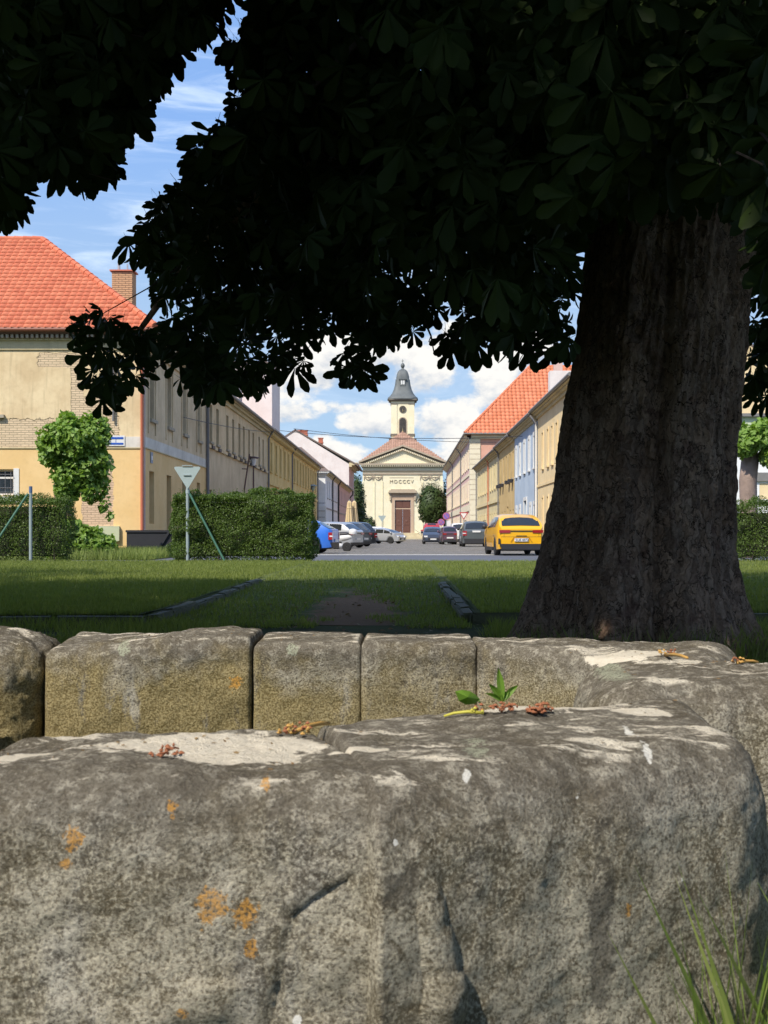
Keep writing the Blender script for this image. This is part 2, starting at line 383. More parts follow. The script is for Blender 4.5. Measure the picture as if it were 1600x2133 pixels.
# ------------------------------------------------------------------ stone basin
m, gg, bs, out, geo = new_mat('weathered sandstone'); P = geo.outputs['Position']
nrm = gg.n('ShaderNodeSeparateXYZ'); gg.lk(geo.outputs['Normal'], nrm.inputs[0]); sp = gg.n('ShaderNodeSeparateXYZ'); gg.lk(P, sp.inputs[0])
big = gg.noise(P, 5, 8, .65, .3); mid = gg.noise(P, 40, 8, .72); fine = gg.noise(P, 210, 5, .7); spk = gg.noise(P, 520, 3, .6)
c = gg.mix(gg.ramp(big, .40, .60), (.185, .170, .136), (.47, .44, .365))
mid2 = gg.noise(P, 17, 8, .7)
c = gg.mix(gg.m('MULTIPLY', gg.ramp(mid2, .52, .60), .6), c, (.42, .385, .31)); c = gg.mix(gg.m('MULTIPLY', gg.ramp(mid2, .47, .38), .6), c, (.13, .11, .085))
c = gg.mix(gg.m('MULTIPLY', gg.ramp(mid, .50, .58), .6), c, (.54, .50, .41)); c = gg.mix(gg.m('MULTIPLY', gg.ramp(mid, .47, .39), .65), c, (.095, .080, .060))
c = gg.mix(gg.m('MULTIPLY', gg.ramp(fine, .51, .62), .75), c, (.64, .60, .49)); c = gg.mix(gg.m('MULTIPLY', gg.ramp(fine, .48, .39), .78), c, (.08, .066, .048))
dark = gg.noise(gg.vm('ADD', P, (3.1, 1.2, .4)), 7, 7, .68)
c = gg.mix(gg.m('MULTIPLY', gg.ramp(dark, .54, .66), .55), c, (.085, .075, .062))
rim_ = gg.ramp(gg.m('ADD', sp.outputs[2], gg.m('MULTIPLY', gg.m('SUBTRACT', mid2, .5), .16)), .44, .535)
c = gg.mix(gg.m('MULTIPLY', rim_, gg.m('SUBTRACT', .72, gg.m('MULTIPLY', gg.ramp(mid, .5, .6), .4))), c, (.115, .098, .075))
# ochre algae on the vertical faces, stronger low on the inner far wall
oc = gg.noise(gg.scale(gg.vm('ADD', P, (7, 0, 0)), (9, 9, 3)), 1, 7, .68)
farw = gg.ramp(sp.outputs[1], 2.9, 3.3); lft = gg.ramp(sp.outputs[0], .25, -.7)
amt = gg.m('ADD', gg.m('MULTIPLY', farw, gg.m('ADD', .42, gg.m('MULTIPLY', lft, .55))), .26)
low = gg.ramp(gg.m('ADD', sp.outputs[2], gg.m('MULTIPLY', gg.m('SUBTRACT', big, .5), .35)), .56, .40)
of = gg.m('MULTIPLY', gg.m('MULTIPLY', gg.ramp(gg.m('ADD', oc, gg.m('MULTIPLY', fine, .25)), .46, .60), amt), low)
c = gg.mix(of, c, gg.mix(gg.ramp(fine, .4, .6), (.17, .13, .055), (.40, .33, .17)))
# pale worn crust on the tops
crust = gg.noise(gg.scale(P, (5, 11, 5)), 1.0, 9, .7, .4)
upf = gg.ramp(nrm.outputs[2], .80, .95)
cf = gg.m('MULTIPLY', gg.m('MULTIPLY', gg.ramp(crust, .54, .575), upf), gg.ramp(fine, .36, .46))
def spot(c, ctr, rx, ry, rz_, colr, namp=.9, ns=22, soft=.05, cov=1.0, speck=False):
    q = gg.vm('MULTIPLY', gg.vm('SUBTRACT', P, ctr), (1/rx, 1/ry, 1/rz_))
    d = gg.m('ADD', gg.vm('LENGTH', q), gg.m('MULTIPLY', gg.m('SUBTRACT', gg.noise(P, ns, 6, .7), .5), namp*2))
    f_ = gg.m('MULTIPLY', gg.ramp(d, 1.0, 1.0-soft*2), cov)
    if speck: f_ = gg.m('MULTIPLY', f_, gg.ramp(fine, .40, .52))
    return gg.mix(f_, c, colr)
def on(px, py, Y): v = wpx(px, py, Y); return (v.x, v.y, v.z)
crm = gg.mix(gg.noise(P, 60, 5, .7), (.64, .57, .45), (.86, .80, .68))
c = spot(c, on(1238, 1930, 1.80), .022, .3, .16, (.075, .068, .058), 1.2, 40, .2, .6, False); c = spot(c, on(835, 1830, 1.62), .03, .2, .03, (.10, .088, .07), 1.3, 40, .2, .6)
c = gg.mix(cf, c, crm)
c = spot(c, (-.26, 1.85, .555), .155, .13, .08, crm, .8, 18); c = spot(c, (-.06, 1.82, .55), .045, .02, .04, crm, .4, 30)
c = spot(c, (-.52, 1.80, .54), .05, .06, .08, crm, .5, 20)
c = spot(c, (.20, 2.32, .55), .19, .15, .08, crm, .9, 20); c = spot(c, (.39, 2.21, .55), .055, .04, .05, crm, .5, 25)
c = spot(c, (-.03, 2.24, .55), .045, .02, .05, crm, .5, 25); c = spot(c, (.55, 3.35, .55), .13, .06, .05, crm, .9, 18)
lich = (.40, .42, .31)
for (px, py, Y, rx, rz_) in [(262, 1348, 3.6, .018, .022), (612, 1352, 3.6, .016, .018), (1275, 1402, 2.85, .03, .05), (985, 1535, 1.86, .024, .012)]:
    c = spot(c, on(px, py, Y), rx, .2, rz_, lich, 1.1, 70, .1, .85, True)
for (px, py, r_) in [(1322, 1545, .010), (970, 1607, .007), (635, 2052, .008), (825, 1710, .005), (1165, 1600, .006), (12, 2002, .014), (322, 2075, .007), (1545, 1530, .010), (1377, 1779, .006), (1290, 1350, .004)]:
    c = spot(c, on(px, py, 1.72 if px < 990 else 1.95), r_*.8, .2, r_*1.1, (.78, .76, .70), .8, 90)
org = (.62, .30, .045)
for (px, py, Y, r_) in [(375, 1667, 1.66, .010), (560, 1622, 1.68, .008), (162, 1738, 1.62, .016), (147, 1790, 1.62, .009), (445, 1880, 1.61, .022), (515, 1895, 1.61, .018), (530, 1960, 1.61, .012), (1280, 1850, 1.87, .010), (492, 1422, 3.57, .020), (385, 2100, 1.6, .008)]:
    c = spot(c, on(px, py, Y), r_*.85, .15, r_*1.0, org, 1.7, 80, .15, .75, True)
setin(gg, bs.inputs['Base Color'], c); bs.inputs['Roughness'].default_value = .92; bs.inputs['Specular IOR Level'].default_value = .15
hh = gg.m('ADD', gg.m('ADD', gg.m('MULTIPLY', big, 1.2), mid), gg.m('ADD', gg.m('MULTIPLY', fine, .5), gg.m('MULTIPLY', spk, .16)))
bump(gg, bs, hh, .010, .9); M_stone = m
basin = thing('stone_basin', (0, 2.7, 0), 'low weathered sandstone basin of rounded blocks in the foreground, stained ochre inside', 'basin')
def poly_side(px, pz, pts):                               # signed distance to an open polyline in the (x,z) plane
    best = 1e9; sg = 1
    for (a, b) in zip(pts, pts[1:]):
        dx_, dz_ = b[0]-a[0], b[1]-a[1]; t = max(0, min(1, ((px-a[0])*dx_+(pz-a[1])*dz_)/(dx_*dx_+dz_*dz_)))
        ex, ez = px-(a[0]+dx_*t), pz-(a[1]+dz_*t); d = math.hypot(ex, ez)
        if d < best: best = d; sg = 1 if dx_*ez-dz_*ex > 0 else -1
    return best*sg
def block(corners, z1, rnd, seed, n=60, amp=.02, z0=-.12, feat=None, rock=0.0, tilt=0.0, ends=(.014, .014), lean=0.0, ov=.0025):
    c4 = [Vector((x, y, 0)) for x, y in corners]
    hx = ((c4[1]-c4[0]).length+(c4[2]-c4[3]).length)/4; hy = ((c4[3]-c4[0]).length+(c4[2]-c4[1]).length)/4; hz_ = (z1-z0)/2
    H = Vector((hx, hy, hz_)); r_ = min(rnd, hx*.95, hy*.95); key = {}; V = []; Fs = []
    mx = max(H)*2; nn = [max(6, int(n*2*h/mx)) for h in H]
    def vid(i, j, k):
        t = (i, j, k)
        if t in key: return key[t]
        p = Vector((-1+2*i/nn[0], -1+2*j/nn[1], -1+2*k/nn[2])); q = Vector((p.x*hx, p.y*hy, p.z*hz_))
        rv = Vector((min(ends[0] if q.x < 0 else ends[1], hx*.9), r_, r_))
        inn = Vector([max(-(h-rr0), min(h-rr0, a)) for a, h, rr0 in zip(q, H, rv)]); d = q-inn; dv = Vector((d.x/rv.x, d.y/rv.y, d.z/rv.z))
        dn = dv.normalized() if dv.length > 1e-6 else Vector((0, 0, 1)); q = inn+Vector((dn.x*rv.x, dn.y*rv.y, dn.z*rv.z)) if dv.length > 1e-6 else q
        sx_, sy_ = (q.x/hx+1)/2, (q.y/hy+1)/2
        w_ = c4[0].lerp(c4[1], sx_).lerp(c4[3].lerp(c4[2], sx_), sy_)
        wz = z0+(q.z/hz_+1)/2*(z1-z0)+tilt*(sx_-.5)
        W = Vector((w_.x+lean*(.36-wz)*sx_**3, w_.y, wz)); s_ = Vector((seed*3.7, seed*1.3, 0))
        a = noise.fractal(W*3.2+s_, 1.0, 2.0, 4)*amp+noise.fractal(W*13+s_, 1.0, 2.0, 4)*amp*.32+noise.fractal(W*55+s_, .9, 2.0, 3)*amp*.10
        if rock: 
            cl = noise.cell(W*7+s_); a += rock*(noise.noise(W*Vector((9, 9, 4)).x+s_) if False else abs(noise.noise(Vector((W.x*8, W.y*8, W.z*3))+s_)))
        if feat: a += feat(W, dn)
        W += Vector((0 if rv.x < .03 else dn.x, dn.y, dn.z))*a
        key[t] = len(V); V.append((W.x, W.y, W.z)); return key[t]
    for ax in range(3):
        a_, b_ = [(1, 2), (0, 2), (0, 1)][ax]
        for sgn in (0, 1):
            for i in range(nn[a_]):
                for j in range(nn[b_]):
                    q = []
                    for (di, dj) in ((0,0),(1,0),(1,1),(0,1)):
                        t = [0, 0, 0]; t[ax] = nn[ax]*sgn; t[a_] = i+di; t[b_] = j+dj; q.append(vid(*t))
                    flip = (sgn == 0) != (ax == 1)
                    Fs.append(q[::-1] if flip else q)
    o = np_mesh('stone_block', V, Fs, M_stone, parent=basin, smooth=True); return o
crack = [on(560, 2160, 1.6)[::2], on(590, 2010, 1.6)[::2], on(612, 1910, 1.6)[::2], on(665, 1870, 1.6)[::2], on(735, 1830, 1.6)[::2], on(790, 1760, 1.61)[::2], on(830, 1720, 1.63)[::2]]
def feat_n1(W, dn):
    if dn.y > -.35: return 0
    sd = poly_side(W.x, W.z, crack); wgt = min(1, max(0, (-dn.y-.35)/.3))*min(1, max(0, (.49-W.z)/.07)); a = 0
    a += (.007 if sd > 0 else -.003)*min(1, abs(sd)/.02)*wgt
    a -= .007*math.exp(-(sd/.0042)**2)*wgt*(.8+.5*noise.noise(W*14))
    if W.z < .32:
        a += .02*max(0, noise.noise(Vector((W.x*9, 4.4, W.z*14))))*wgt
    return a
def feat_n2(W, dn):
    if dn.y > -.2: return 0
    a = -.008*math.exp(-((W.x-.215-.02*math.sin(W.z*14))/.028)**2)*max(0, -dn.y)
    a += .007*noise.noise(Vector((W.x*6, 0, W.z*5)))
    return a
block([(-.68, 1.60), (.085, 1.605), (-.10, 2.07), (-.60, 2.02)], .556, .085, 1, 150, .016, feat=feat_n1, ends=(.09, .05), lean=.20)
block([(-.04, 1.568), (.535, 1.90), (.56, 2.50), (-.16, 2.20)], .557, .115, 2, 150, .014, feat=feat_n2, tilt=.006, ends=(.02, .10))
block([(.37, 2.56), (1.25, 2.56), (1.25, 3.07), (.36, 3.02)], .560, .105, 3, 90, .018, ends=(.10, .02))
block([(.195, 3.56), (.74, 3.14), (.90, 3.60), (.195, 3.93)], .556, .055, 4, 80, .016, ends=(.012, .09))
block([(-.111, 3.555), (.199, 3.56), (.199, 3.93), (-.111, 3.93)], .560, .040, 5, 70, .012, ends=(.006, .006))
block([(-.399, 3.56), (-.109, 3.555), (-.109, 3.92), (-.399, 3.92)], .562, .040, 6, 70, .012, ends=(.009, .006))
block([(-.955, 3.55), (-.400, 3.56), (-.400, 3.93), (-.955, 3.93)], .566, .05, 7, 90, .016, tilt=.02, ends=(.03, .012))
block([(-1.52, 3.40), (-.975, 3.52), (-.95, 3.93), (-1.5, 3.95)], .562, .10, 8, 90, .030, rock=.018, ends=(.03, .07))
block([(-1.50, 2.72), (-1.12, 2.72), (-1.10, 3.38), (-1.52, 3.38)], .55, .09, 9, 40, .02)
block([(-1.30, 2.02), (-.70, 1.80), (-.72, 2.30), (-1.12, 2.70)], .55, .09, 10, 40, .02)
block([(1.27, 2.58), (1.75, 2.70), (1.70, 3.15), (1.27, 3.08)], .54, .10, 12, 40, .02)
sheet('basin_floor', [-1.15, -.4, .2, .6], [2.0, 2.6, 3.2, 3.6], lambda x, y: .13, M_ground)

# ------------------------------------------------------------------ chestnut trunk and limbs
m, gg, bs, out, geo = new_mat('chestnut bark'); P = geo.outputs['Position']
wp = gg.vm('ADD', P, gg.vm('MULTIPLY', gg.noise(P, 3.5, 4, out='Color'), (.22, .22, .3)))
wp2 = gg.vm('ADD', wp, gg.vm('MULTIPLY', gg.noise(P, 14, 5, .7, out='Color'), (.09, .09, .14)))
v1 = gg.vor(gg.scale(wp2, (19, 19, 6.0)), 1.0, 'DISTANCE_TO_EDGE'); v2 = gg.vor(gg.scale(wp2, (46, 46, 16)), 1.0, 'DISTANCE_TO_EDGE')
st_ = gg.noise(gg.scale(wp, (30, 30, 4.5)), 1.0, 7, .7)
vc = gg.n('ShaderNodeSeparateXYZ'); gg.lk(gg.vor(gg.scale(wp2, (19, 19, 6.0)), 1.0, 'F1', 'Color'), vc.inputs[0])
n1 = gg.noise(P, 2.2, 7, .65); n2 = gg.noise(P, 26, 7, .7)
c = gg.mix(gg.ramp(n1, .35, .65), (.30, .19, .125), (.48, .33, .235)); c = gg.mix(gg.m('MULTIPLY', gg.ramp(vc.outputs[0], .45, .9), .5), c, (.38, .30, .24)); c = gg.mix(gg.m('MULTIPLY', gg.ramp(vc.outputs[1], .6, .9), .5), c, (.11, .07, .055)); c = gg.mix(gg.m('MULTIPLY', gg.ramp(n2, .45, .7), .5), c, (.36, .285, .23))
c = gg.mix(gg.m('MULTIPLY', gg.ramp(n2, .48, .32), .4), c, (.07, .05, .038))
c = gg.mix(gg.m('MULTIPLY', gg.ramp(gg.noise(P, 5, 6, .6), .58, .7), .6), c, (.12, .055, .045))
c = gg.mix(gg.m('MULTIPLY', gg.ramp(st_, .50, .36), .5), c, (.07, .05, .038)); ck = gg.m('MULTIPLY', gg.ramp(v1, .05, .0), gg.ramp(gg.noise(P, 9, 4), .40, .54)); c = gg.mix(ck, c, (.02, .014, .011))
setin(gg, bs.inputs['Base Color'], c); bs.inputs['Roughness'].default_value = .93; bs.inputs['Specular IOR Level'].default_value = .15
bump(gg, bs, gg.m('ADD', gg.m('ADD', gg.m('MULTIPLY', gg.ramp(v1, 0, .10), .35), gg.m('MULTIPLY', gg.ramp(v2, 0, .1), .22)), gg.m('ADD', gg.m('MULTIPLY', n2, .7), gg.m('MULTIPLY', st_, 1.1))), .022); M_bark = m
tree = thing('chestnut_tree', (1.62, 9.5, 0), 'huge old horse chestnut with a fluted dark trunk standing right behind the stone basin', 'tree', 'horse chestnuts of the park')
V = []; NA, NZ = 300, 280; ZT = 5.2
for j in range(NZ+1):
    t = j/NZ; z = -.12+(ZT+.12)*t**1.15
    cx = 1.545+.125*z; cy = 9.5+.03*z; r0 = .580+.185*math.exp(-max(0, z)/.75)+.05*math.exp(-max(0, z)/.2)
    for i in range(NA):
        th = 2*math.pi*i/NA; d = Vector((math.cos(th), math.sin(th), 0)); tw = th+.14*z
        fl = math.exp(-max(0, z)/3.6)
        rr_ = r0*(1+fl*(.085*math.cos(7*tw+.6)+.03*math.cos(4*tw+2.1)+.035*math.cos(11*tw+1))-.12*fl*math.exp(-((math.sin((tw+1.35)*2.5))/.16)**2))
        rr_ += math.exp(-max(0, z)/.30)*(.26*max(0, math.cos(th+.28))**6+.04*max(0, math.cos(th-3.3))**6)
        q = Vector((d.x*2.3, d.y*2.3, z*.5))
        rr_ += .035*noise.fractal(q*1.5, 1, 2, 4)
        rv = noise.noise(Vector((d.x*9, d.y*9, z*2.2)))
        rr_ += .022*(1-abs(rv)*2)-.012+.014*noise.fractal(Vector((d.x*24, d.y*24, z*7)), 1, 2, 3)+.008*noise.fractal(Vector((d.x*60, d.y*60, z*22)), 1, 2, 2)
        V.append((cx+d.x*rr_, cy+d.y*rr_, z))
Fs = [(j*NA+i, j*NA+(i+1) % NA, (j+1)*NA+(i+1) % NA, (j+1)*NA+i) for j in range(NZ) for i in range(NA)]
np_mesh('trunk', V, Fs, M_bark, parent=tree, smooth=True)
M_twig = simple('dark twig bark', (.05, .038, .03), .9, var=.3, scale=12)
def limb(parent, pts, r0, r1, n=9, seg=6):
    P_ = [Vector(p) for p in pts]; out_ = []
    for i in range(len(P_)-1):
        a = P_[max(0, i-1)]; b = P_[i]; c_ = P_[i+1]; d = P_[min(len(P_)-1, i+2)]
        for k in range(seg):
            t = k/seg; out_.append(.5*((2*b)+(c_-a)*t+(2*a-5*b+4*c_-d)*t*t+(3*b-a-3*c_+d)*t**3)+Vector((noise.noise(b*3+Vector((t*3,0,0))), noise.noise(b*2+Vector((0,t*3,5))), noise.noise(b+Vector((9,0,t*3)))))*min(.04, r0*.3)*(0 if i == 0 and k == 0 else 1))
    out_.append(P_[-1]); L = len(out_)
    return MB().tube(out_, [r0+(r1-r0)*(i/(L-1))**.8 for i in range(L)], n).build('branch', M_bark if r0 > .06 else M_twig, parent, smooth=180)
T0 = (2.1, 9.6, 4.6)
limb(tree, [(2.0, 9.55, 4.1), (.6, 9.6, 5.2), (-1.8, 9.9, 6.0), (-4.5, 10.4, 6.6)], .28, .07)
limb(tree, [(2.1, 9.6, 4.6), (2.4, 9.3, 7.5), (1.6, 9.2, 11), (1.2, 9.3, 14.5)], .42, .08)
limb(tree, [(2.2, 9.5, 4.4), (4.0, 8.9, 6.0), (6.5, 8.4, 7.2), (8.5, 8, 8)], .30, .06)
limb(tree, [(2.1, 9.7, 4.5), (2.2, 11.8, 6.2), (1.4, 14.2, 7.5), (1, 16.5, 8)], .30, .06)
limb(tree, [(2.1, 9.3, 4.4), (1.2, 7.4, 6.0), (.6, 5.8, 7.6), (.4, 4.6, 8.8)], .28, .05)
limb(tree, [(1.75, 9.4, 3.2), (.6, 9.6, 3.75), (-.7, 9.9, 3.55), (-1.6, 10.3, 2.95), (-2.15, 10.6, 2.35)], .10, .018, 8)
limb(tree, [(1.9, 9.3, 3.7), (1.0, 8.8, 3.9), (-.2, 8.6, 3.7), (-1.1, 8.8, 3.3)], .07, .012, 8)
limb(tree, [(1.3, 8.9, 4.9), (.8, 7.6, 4.4), (.1, 7.0, 3.7), (-.5, 6.9, 3.1)], .06, .01, 7)
limb(tree, [(1.7, 9.0, 3.9), (1.3, 7.9, 3.5), (1.0, 7.4, 2.9), (.6, 7.2, 2.5)], .05, .008, 7)
limb(tree, [(2.3, 9.3, 4.2), (2.0, 7.2, 3.6), (1.8, 6.0, 2.95), (1.5, 5.3, 2.45)], .05, .008, 7)
limb(tree, [(2.0, 10.2, 4.2), (1.2, 12, 4.0), (.5, 13.3, 3.3)], .07, .01, 7)
# ------------------------------------------------------------------ chestnut foliage
M_chest = leafmat('chestnut leaf', (.014, .028, .007), (.030, .049, .011), .22, .6, .14)
def leaflet(L, Wd, segs, cup=.12):
    """one obovate leaflet along +Y, normal +Z, toothed tip"""
    prof = {4: [(0, .05), (.35, .45), (.72, 1.0), (.92, .62), (1.0, .04)], 2: [(0, .08), (.68, 1.0), (1.0, .08)]}[segs]
    V = []; Fs = []
    for (t, wv) in prof:
        z = -cup*t*t*L
        V += [(-wv*Wd/2, t*L, z+.10*wv*Wd), (0, t*L, z-.02*L), (wv*Wd/2, t*L, z+.10*wv*Wd)]
    for i in range(len(prof)-1):
        b = i*3; Fs += [(b, b+1, b+4, b+3), (b+1, b+2, b+5, b+4)]
    return np.array(V), np.array(Fs)
def compound(n, segs, seed, droop):
    rr = random.Random(seed); V = []; Fs = []; base = 0
    for k in range(n):
        a = (k-(n-1)/2)/((n-1)/2)*R(118)+rr.uniform(-.08, .08); sz = 1.0-.38*abs(a/R(118))**1.5; sz *= rr.uniform(.9, 1.06)
        v, f = leaflet(sz, sz*.40*rr.uniform(.9, 1.1), segs, rr.uniform(.1, .4)); 
        Rm = np.array(Matrix.Rotation(-a, 3, 'Z') @ Matrix.Rotation(-droop*rr.uniform(.6, 1.4), 3, 'X') @ Matrix.Rotation(rr.uniform(-.35, .35), 3, 'Y'))
        v = v+np.array([0, .03, 0]); v = v @ Rm.T; V.append(v); Fs.append(f+base); base += len(v)
    # petiole
    V.append(np.array([(-.008, 0, 0), (.008, 0, 0), (.006, -.55, .12), (-.006, -.55, .12)])); Fs.append(np.array([[0, 1, 2, 3]])+base)
    return np.concatenate(V), np.concatenate(Fs)
HI = [compound(7 if i % 3 else 5, 4, i, .30+.12*(i % 4)) for i in range(8)]
LO = [compound(5, 2, 20+i, .35) for i in range(4)]
def inpoly(x, y, poly):
    x = np.asarray(x, float); y = np.asarray(y, float); c = np.zeros(x.shape, bool); n = len(poly); j = n-1
    for i in range(n):
        xi, yi = poly[i]; xj, yj = poly[j]
        c ^= ((yi > y) != (yj > y)) & (x < (xj-xi)*(y-yi)/((yj-yi) or 1e-9)+xi); j = i
    return c
# outline of the hanging crowns against the sky, as seen down the path (photo pixels)
POLY_A = [(505,-80),(495,45),(440,105),(445,150),(492,175),(452,225),(470,262),(418,285),(378,325),(385,378),(340,402),(288,440),(245,498),(265,545),(310,560),(298,610),(345,655),(318,690),
          (250,640),(180,640),(128,692),(142,735),(178,745),(172,830),(195,835),(215,885),(243,870),(240,825),(285,812),(320,790),(322,752),(385,752),(368,800),(385,822),(410,800),(428,842),(470,838),(500,808),(545,812),(570,790),(600,775),(625,800),(642,765),
          (628,690),(660,700),(700,695),(722,680),(760,690),(775,700),(708,782),(715,812),(750,808),(792,772),(800,738),(840,700),(855,715),(880,722),(872,662),(905,652),(922,628),(942,660),(905,740),(928,765),(958,742),(985,730),(1000,758),(1020,720),(1040,700),(1062,752),(1100,760),(1135,735),(1160,775),(1195,775),
          (1215,640),(1230,470),(1240,430),(1330,440),(1400,425),(1480,440),(1520,460),(1560,420),(1700,380),(1700,-80)]
POLY_B = [(-80,-80),(505,-80),(492,40),(440,72),(405,85),(410,122),(385,160),(345,178),(322,215),(332,240),(300,292),(262,255),(262,300),(255,372),(205,400),(158,400),(122,375),(125,350),(62,345),(20,360),(55,400),(52,438),(10,470),(-80,480)]
POLY_C = [(1535,440),(1700,400),(1700,875),(1600,858),(1545,862)]
POLY_A = [(x+14*(y < 230), y) if x < 520 else (x, y) for x, y in POLY_A]; POLY_B = [(x-14*(y < 300 and x > 250), y) for x, y in POLY_B]
POLYS = (POLY_A, POLY_B, POLY_C)
def inmask(px, py): return inpoly(px, py, POLY_A) | inpoly(px, py, POLY_B) | inpoly(px, py, POLY_C)
def sunclear(X, Y, Z):                                   # true where a leaf would shade the sunlit basin or fill a cut sun gap
    X0 = X-SX*KS*(Z-.55); Y0 = Y-SY*KS*(Z-.55)
    r = (Y0 > .9) & (Y0 < 4.4) & (X0 > -1.75) & (X0 < 1.7); X1 = X-SX*KS*Z; Y1 = Y-SY*KS*Z
    for (fx, fy, fr) in ((1.45, 8.95, .16), (1.78, 8.75, .12), (2.25, 8.95, .14), (-.8, 25.5, .5), (.2, 29, .9), (-1.6, 31, 1.0), (-6, 32, 1.6), (-3.6, 27, .5), (2.2, 27, .6), (-9, 29, .8), (3.5, 31.5, 1.0), (-5, 22, .35), (-.9, 19, .25), (5.6, 6.2, 1.6), (-5.2, 7.4, 2.1), (-4.6, 2.0, 1.5), (5.2, 1.5, 1.6)):  # holes cut through the crowns for sun flecks and unseen bounce patches
        r = r | ((X1-fx)**2+((Y1-fy)*.8)**2 < fr*fr)
    return r
def rotmats(D, Nn):                                      # +Y -> D, +Z ~ Nn
    D = D/np.linalg.norm(D, axis=1, keepdims=True); X = np.cross(D, Nn); X /= np.linalg.norm(X, axis=1, keepdims=True)+1e-9
    Z = np.cross(X, D); return np.stack([X, D, Z], axis=2)
def place(P, D, Nn, S, templ, tid):
    Rm = rotmats(D, Nn); VV = []; FF = []; base = 0
    for t in range(len(templ)):
        idx = np.where(tid == t)[0]
        if not len(idx): continue
        v, f = templ[t]
        W = np.einsum('nij,kj->nki', Rm[idx], v)*S[idx][:, None, None]+P[idx][:, None, :]
        VV.append(W.reshape(-1, 3)); FF.append((f[None]+(np.arange(len(idx))*len(v))[:, None, None]).reshape(-1, f.shape[1])+base); base += len(idx)*len(v)
    return np.concatenate(VV), np.concatenate(FF)
# --- leaves that hang inside the view, in clusters round twig ends
def hang(poly, n, d0, d1, seed, dfun=None):
    rr = np.random.default_rng(seed); xs = [p[0] for p in poly]; ys = [p[1] for p in poly]; C = []
    while len(C) < n:
        px = rr.uniform(max(-60, min(xs)), min(1660, max(xs)), 400); py = rr.uniform(max(-60, min(ys)), max(ys), 400)
        ok = inpoly(px, py, poly); D = rr.uniform(d0, d1, 400) if dfun is None else dfun(px, py, rr)
        for a, b, d in zip(px[ok], py[ok], D[ok]): C.append((a, b, d))
    return np.array(C[:n])
def dA(px, py, rr):
    lo = np.interp(px, [100, 500, 900, 1250, 1600], [9.0, 8.0, 7.0, 5.4, 4.7]); hi = np.interp(px, [100, 500, 900, 1250, 1600], [12.0, 14, 15, 8.6, 8.4])
    lo = np.where(py < 480, lo-.8, lo+.4*(px < 1200))
    return lo+(hi-lo)*rr.uniform(0, 1, px.shape)**1.3
def edge(poly, step, d0, d1, seed):                      # extra leaves along the outline so that its teeth read as leaves
    rr = np.random.default_rng(seed); C = []
    for (a, b) in zip(poly, poly[1:]):
        L = math.hypot(b[0]-a[0], b[1]-a[1]); n = max(1, int(L/step))
        for k in range(n):
            t = (k+rr.uniform(0, 1))/n; C.append((a[0]+(b[0]-a[0])*t, a[1]+(b[1]-a[1])*t-18, rr.uniform(d0, d1)))
    return np.array(C)
def cull(C, spread, rr, k, fixed_size=None):
    P = []; 
    for (px, py, d) in C:
        for i in range(k):
            p = np.array(wpx(px, py, d))+rr.normal(0, spread, 3)*(1 if i else 0.0)
            P.append(p)
    return np.array(P)
def viewpx(P): return VX+F*P[:, 0]/P[:, 1], VY-F*(P[:, 2]-HC)/P[:, 1]
def hanging_leaves(C, k, seed, smin=.15, smax=.24, spread=.28):
    rr = np.random.default_rng(seed); P = cull(C, spread, rr, k); n = len(P)
    th = rr.uniform(0, 2*np.pi, n); pit = -rr.uniform(.35, 1.45, n)
    D = np.stack([np.cos(th)*np.cos(pit), np.sin(th)*np.cos(pit), np.sin(pit)], 1)
    Nn = rr.normal(0, 1, (n, 3)); Nn[:, 2] = np.abs(Nn[:, 2])+.4; Nn[:, 1] -= .9
    S = rr.uniform(smin, smax, n)
    ok = P[:, 1] > 4.3
    # a leaf stays when its hub, its middle and its tip all lie inside the outline
    for f in (0.0, .45, .8):
        Q = P+D*S[:, None]*f; px, py = viewpx(Q); ok &= inmask(px, py)
        for ddx in ((-.5, .5) if f > .2 else ()): ok &= inmask(px+ddx*S*F/P[:, 1]*.9, py-8)
    ok &= ~((np.abs(P[:, 0]-1.8) < .78) & (np.abs(P[:, 1]-9.5) < .8)) & ~sunclear(P[:, 0], P[:, 1], P[:, 2])
    return P[ok], D[ok], Nn[ok], S[ok]
def join(*a): return [np.concatenate(x) for x in zip(*a)]
keepL = lambda C, q=.62: C[(((C[:, 0] > 330) | (C[:, 1] < 640)) & (C[:, 1] < 520) & ((C[:, 1] < 330) | (np.random.default_rng(6).uniform(0, 1, len(C)) < .85))) | ((C[:, 0] < 330) & (C[:, 1] > 640) & (np.random.default_rng(4).uniform(0, 1, len(C)) < .34)) | (((C[:, 0] >= 330) | (C[:, 1] <= 640)) & (C[:, 1] >= 520) & (np.random.default_rng(5).uniform(0, 1, len(C)) < q))]
CA = keepL(hang(POLY_A, 880, 0, 0, 1, dA)); CB = hang(POLY_B, 280, 5.6, 9.5, 2); CC = hang(POLY_C, 60, 10.5, 13.0, 3)
CAd = keepL(hang(POLY_A, 330, 12.5, 17.0, 5), .30); CAd = CAd[(CAd[:, 0] > 330) | (CAd[:, 1] < 640)]; CBd = hang(POLY_B, 70, 9.5, 13.0, 6)
LA = join(hanging_leaves(CA, 6, 10, .13, .205, .26), hanging_leaves(edge(POLY_A[:66], 13, 7.6, 11.5, 7), 3, 11, .13, .20, .10), hanging_leaves(CC, 6, 12), hanging_leaves(CAd, 6, 15, .2, .28, .4))
LB = join(hanging_leaves(CB, 6, 20, .13, .20, .26), hanging_leaves(edge(POLY_B[2:], 13, 6.5, 9.5, 8), 3, 21, .14, .20, .10), hanging_leaves(CBd, 6, 22, .2, .28, .4))
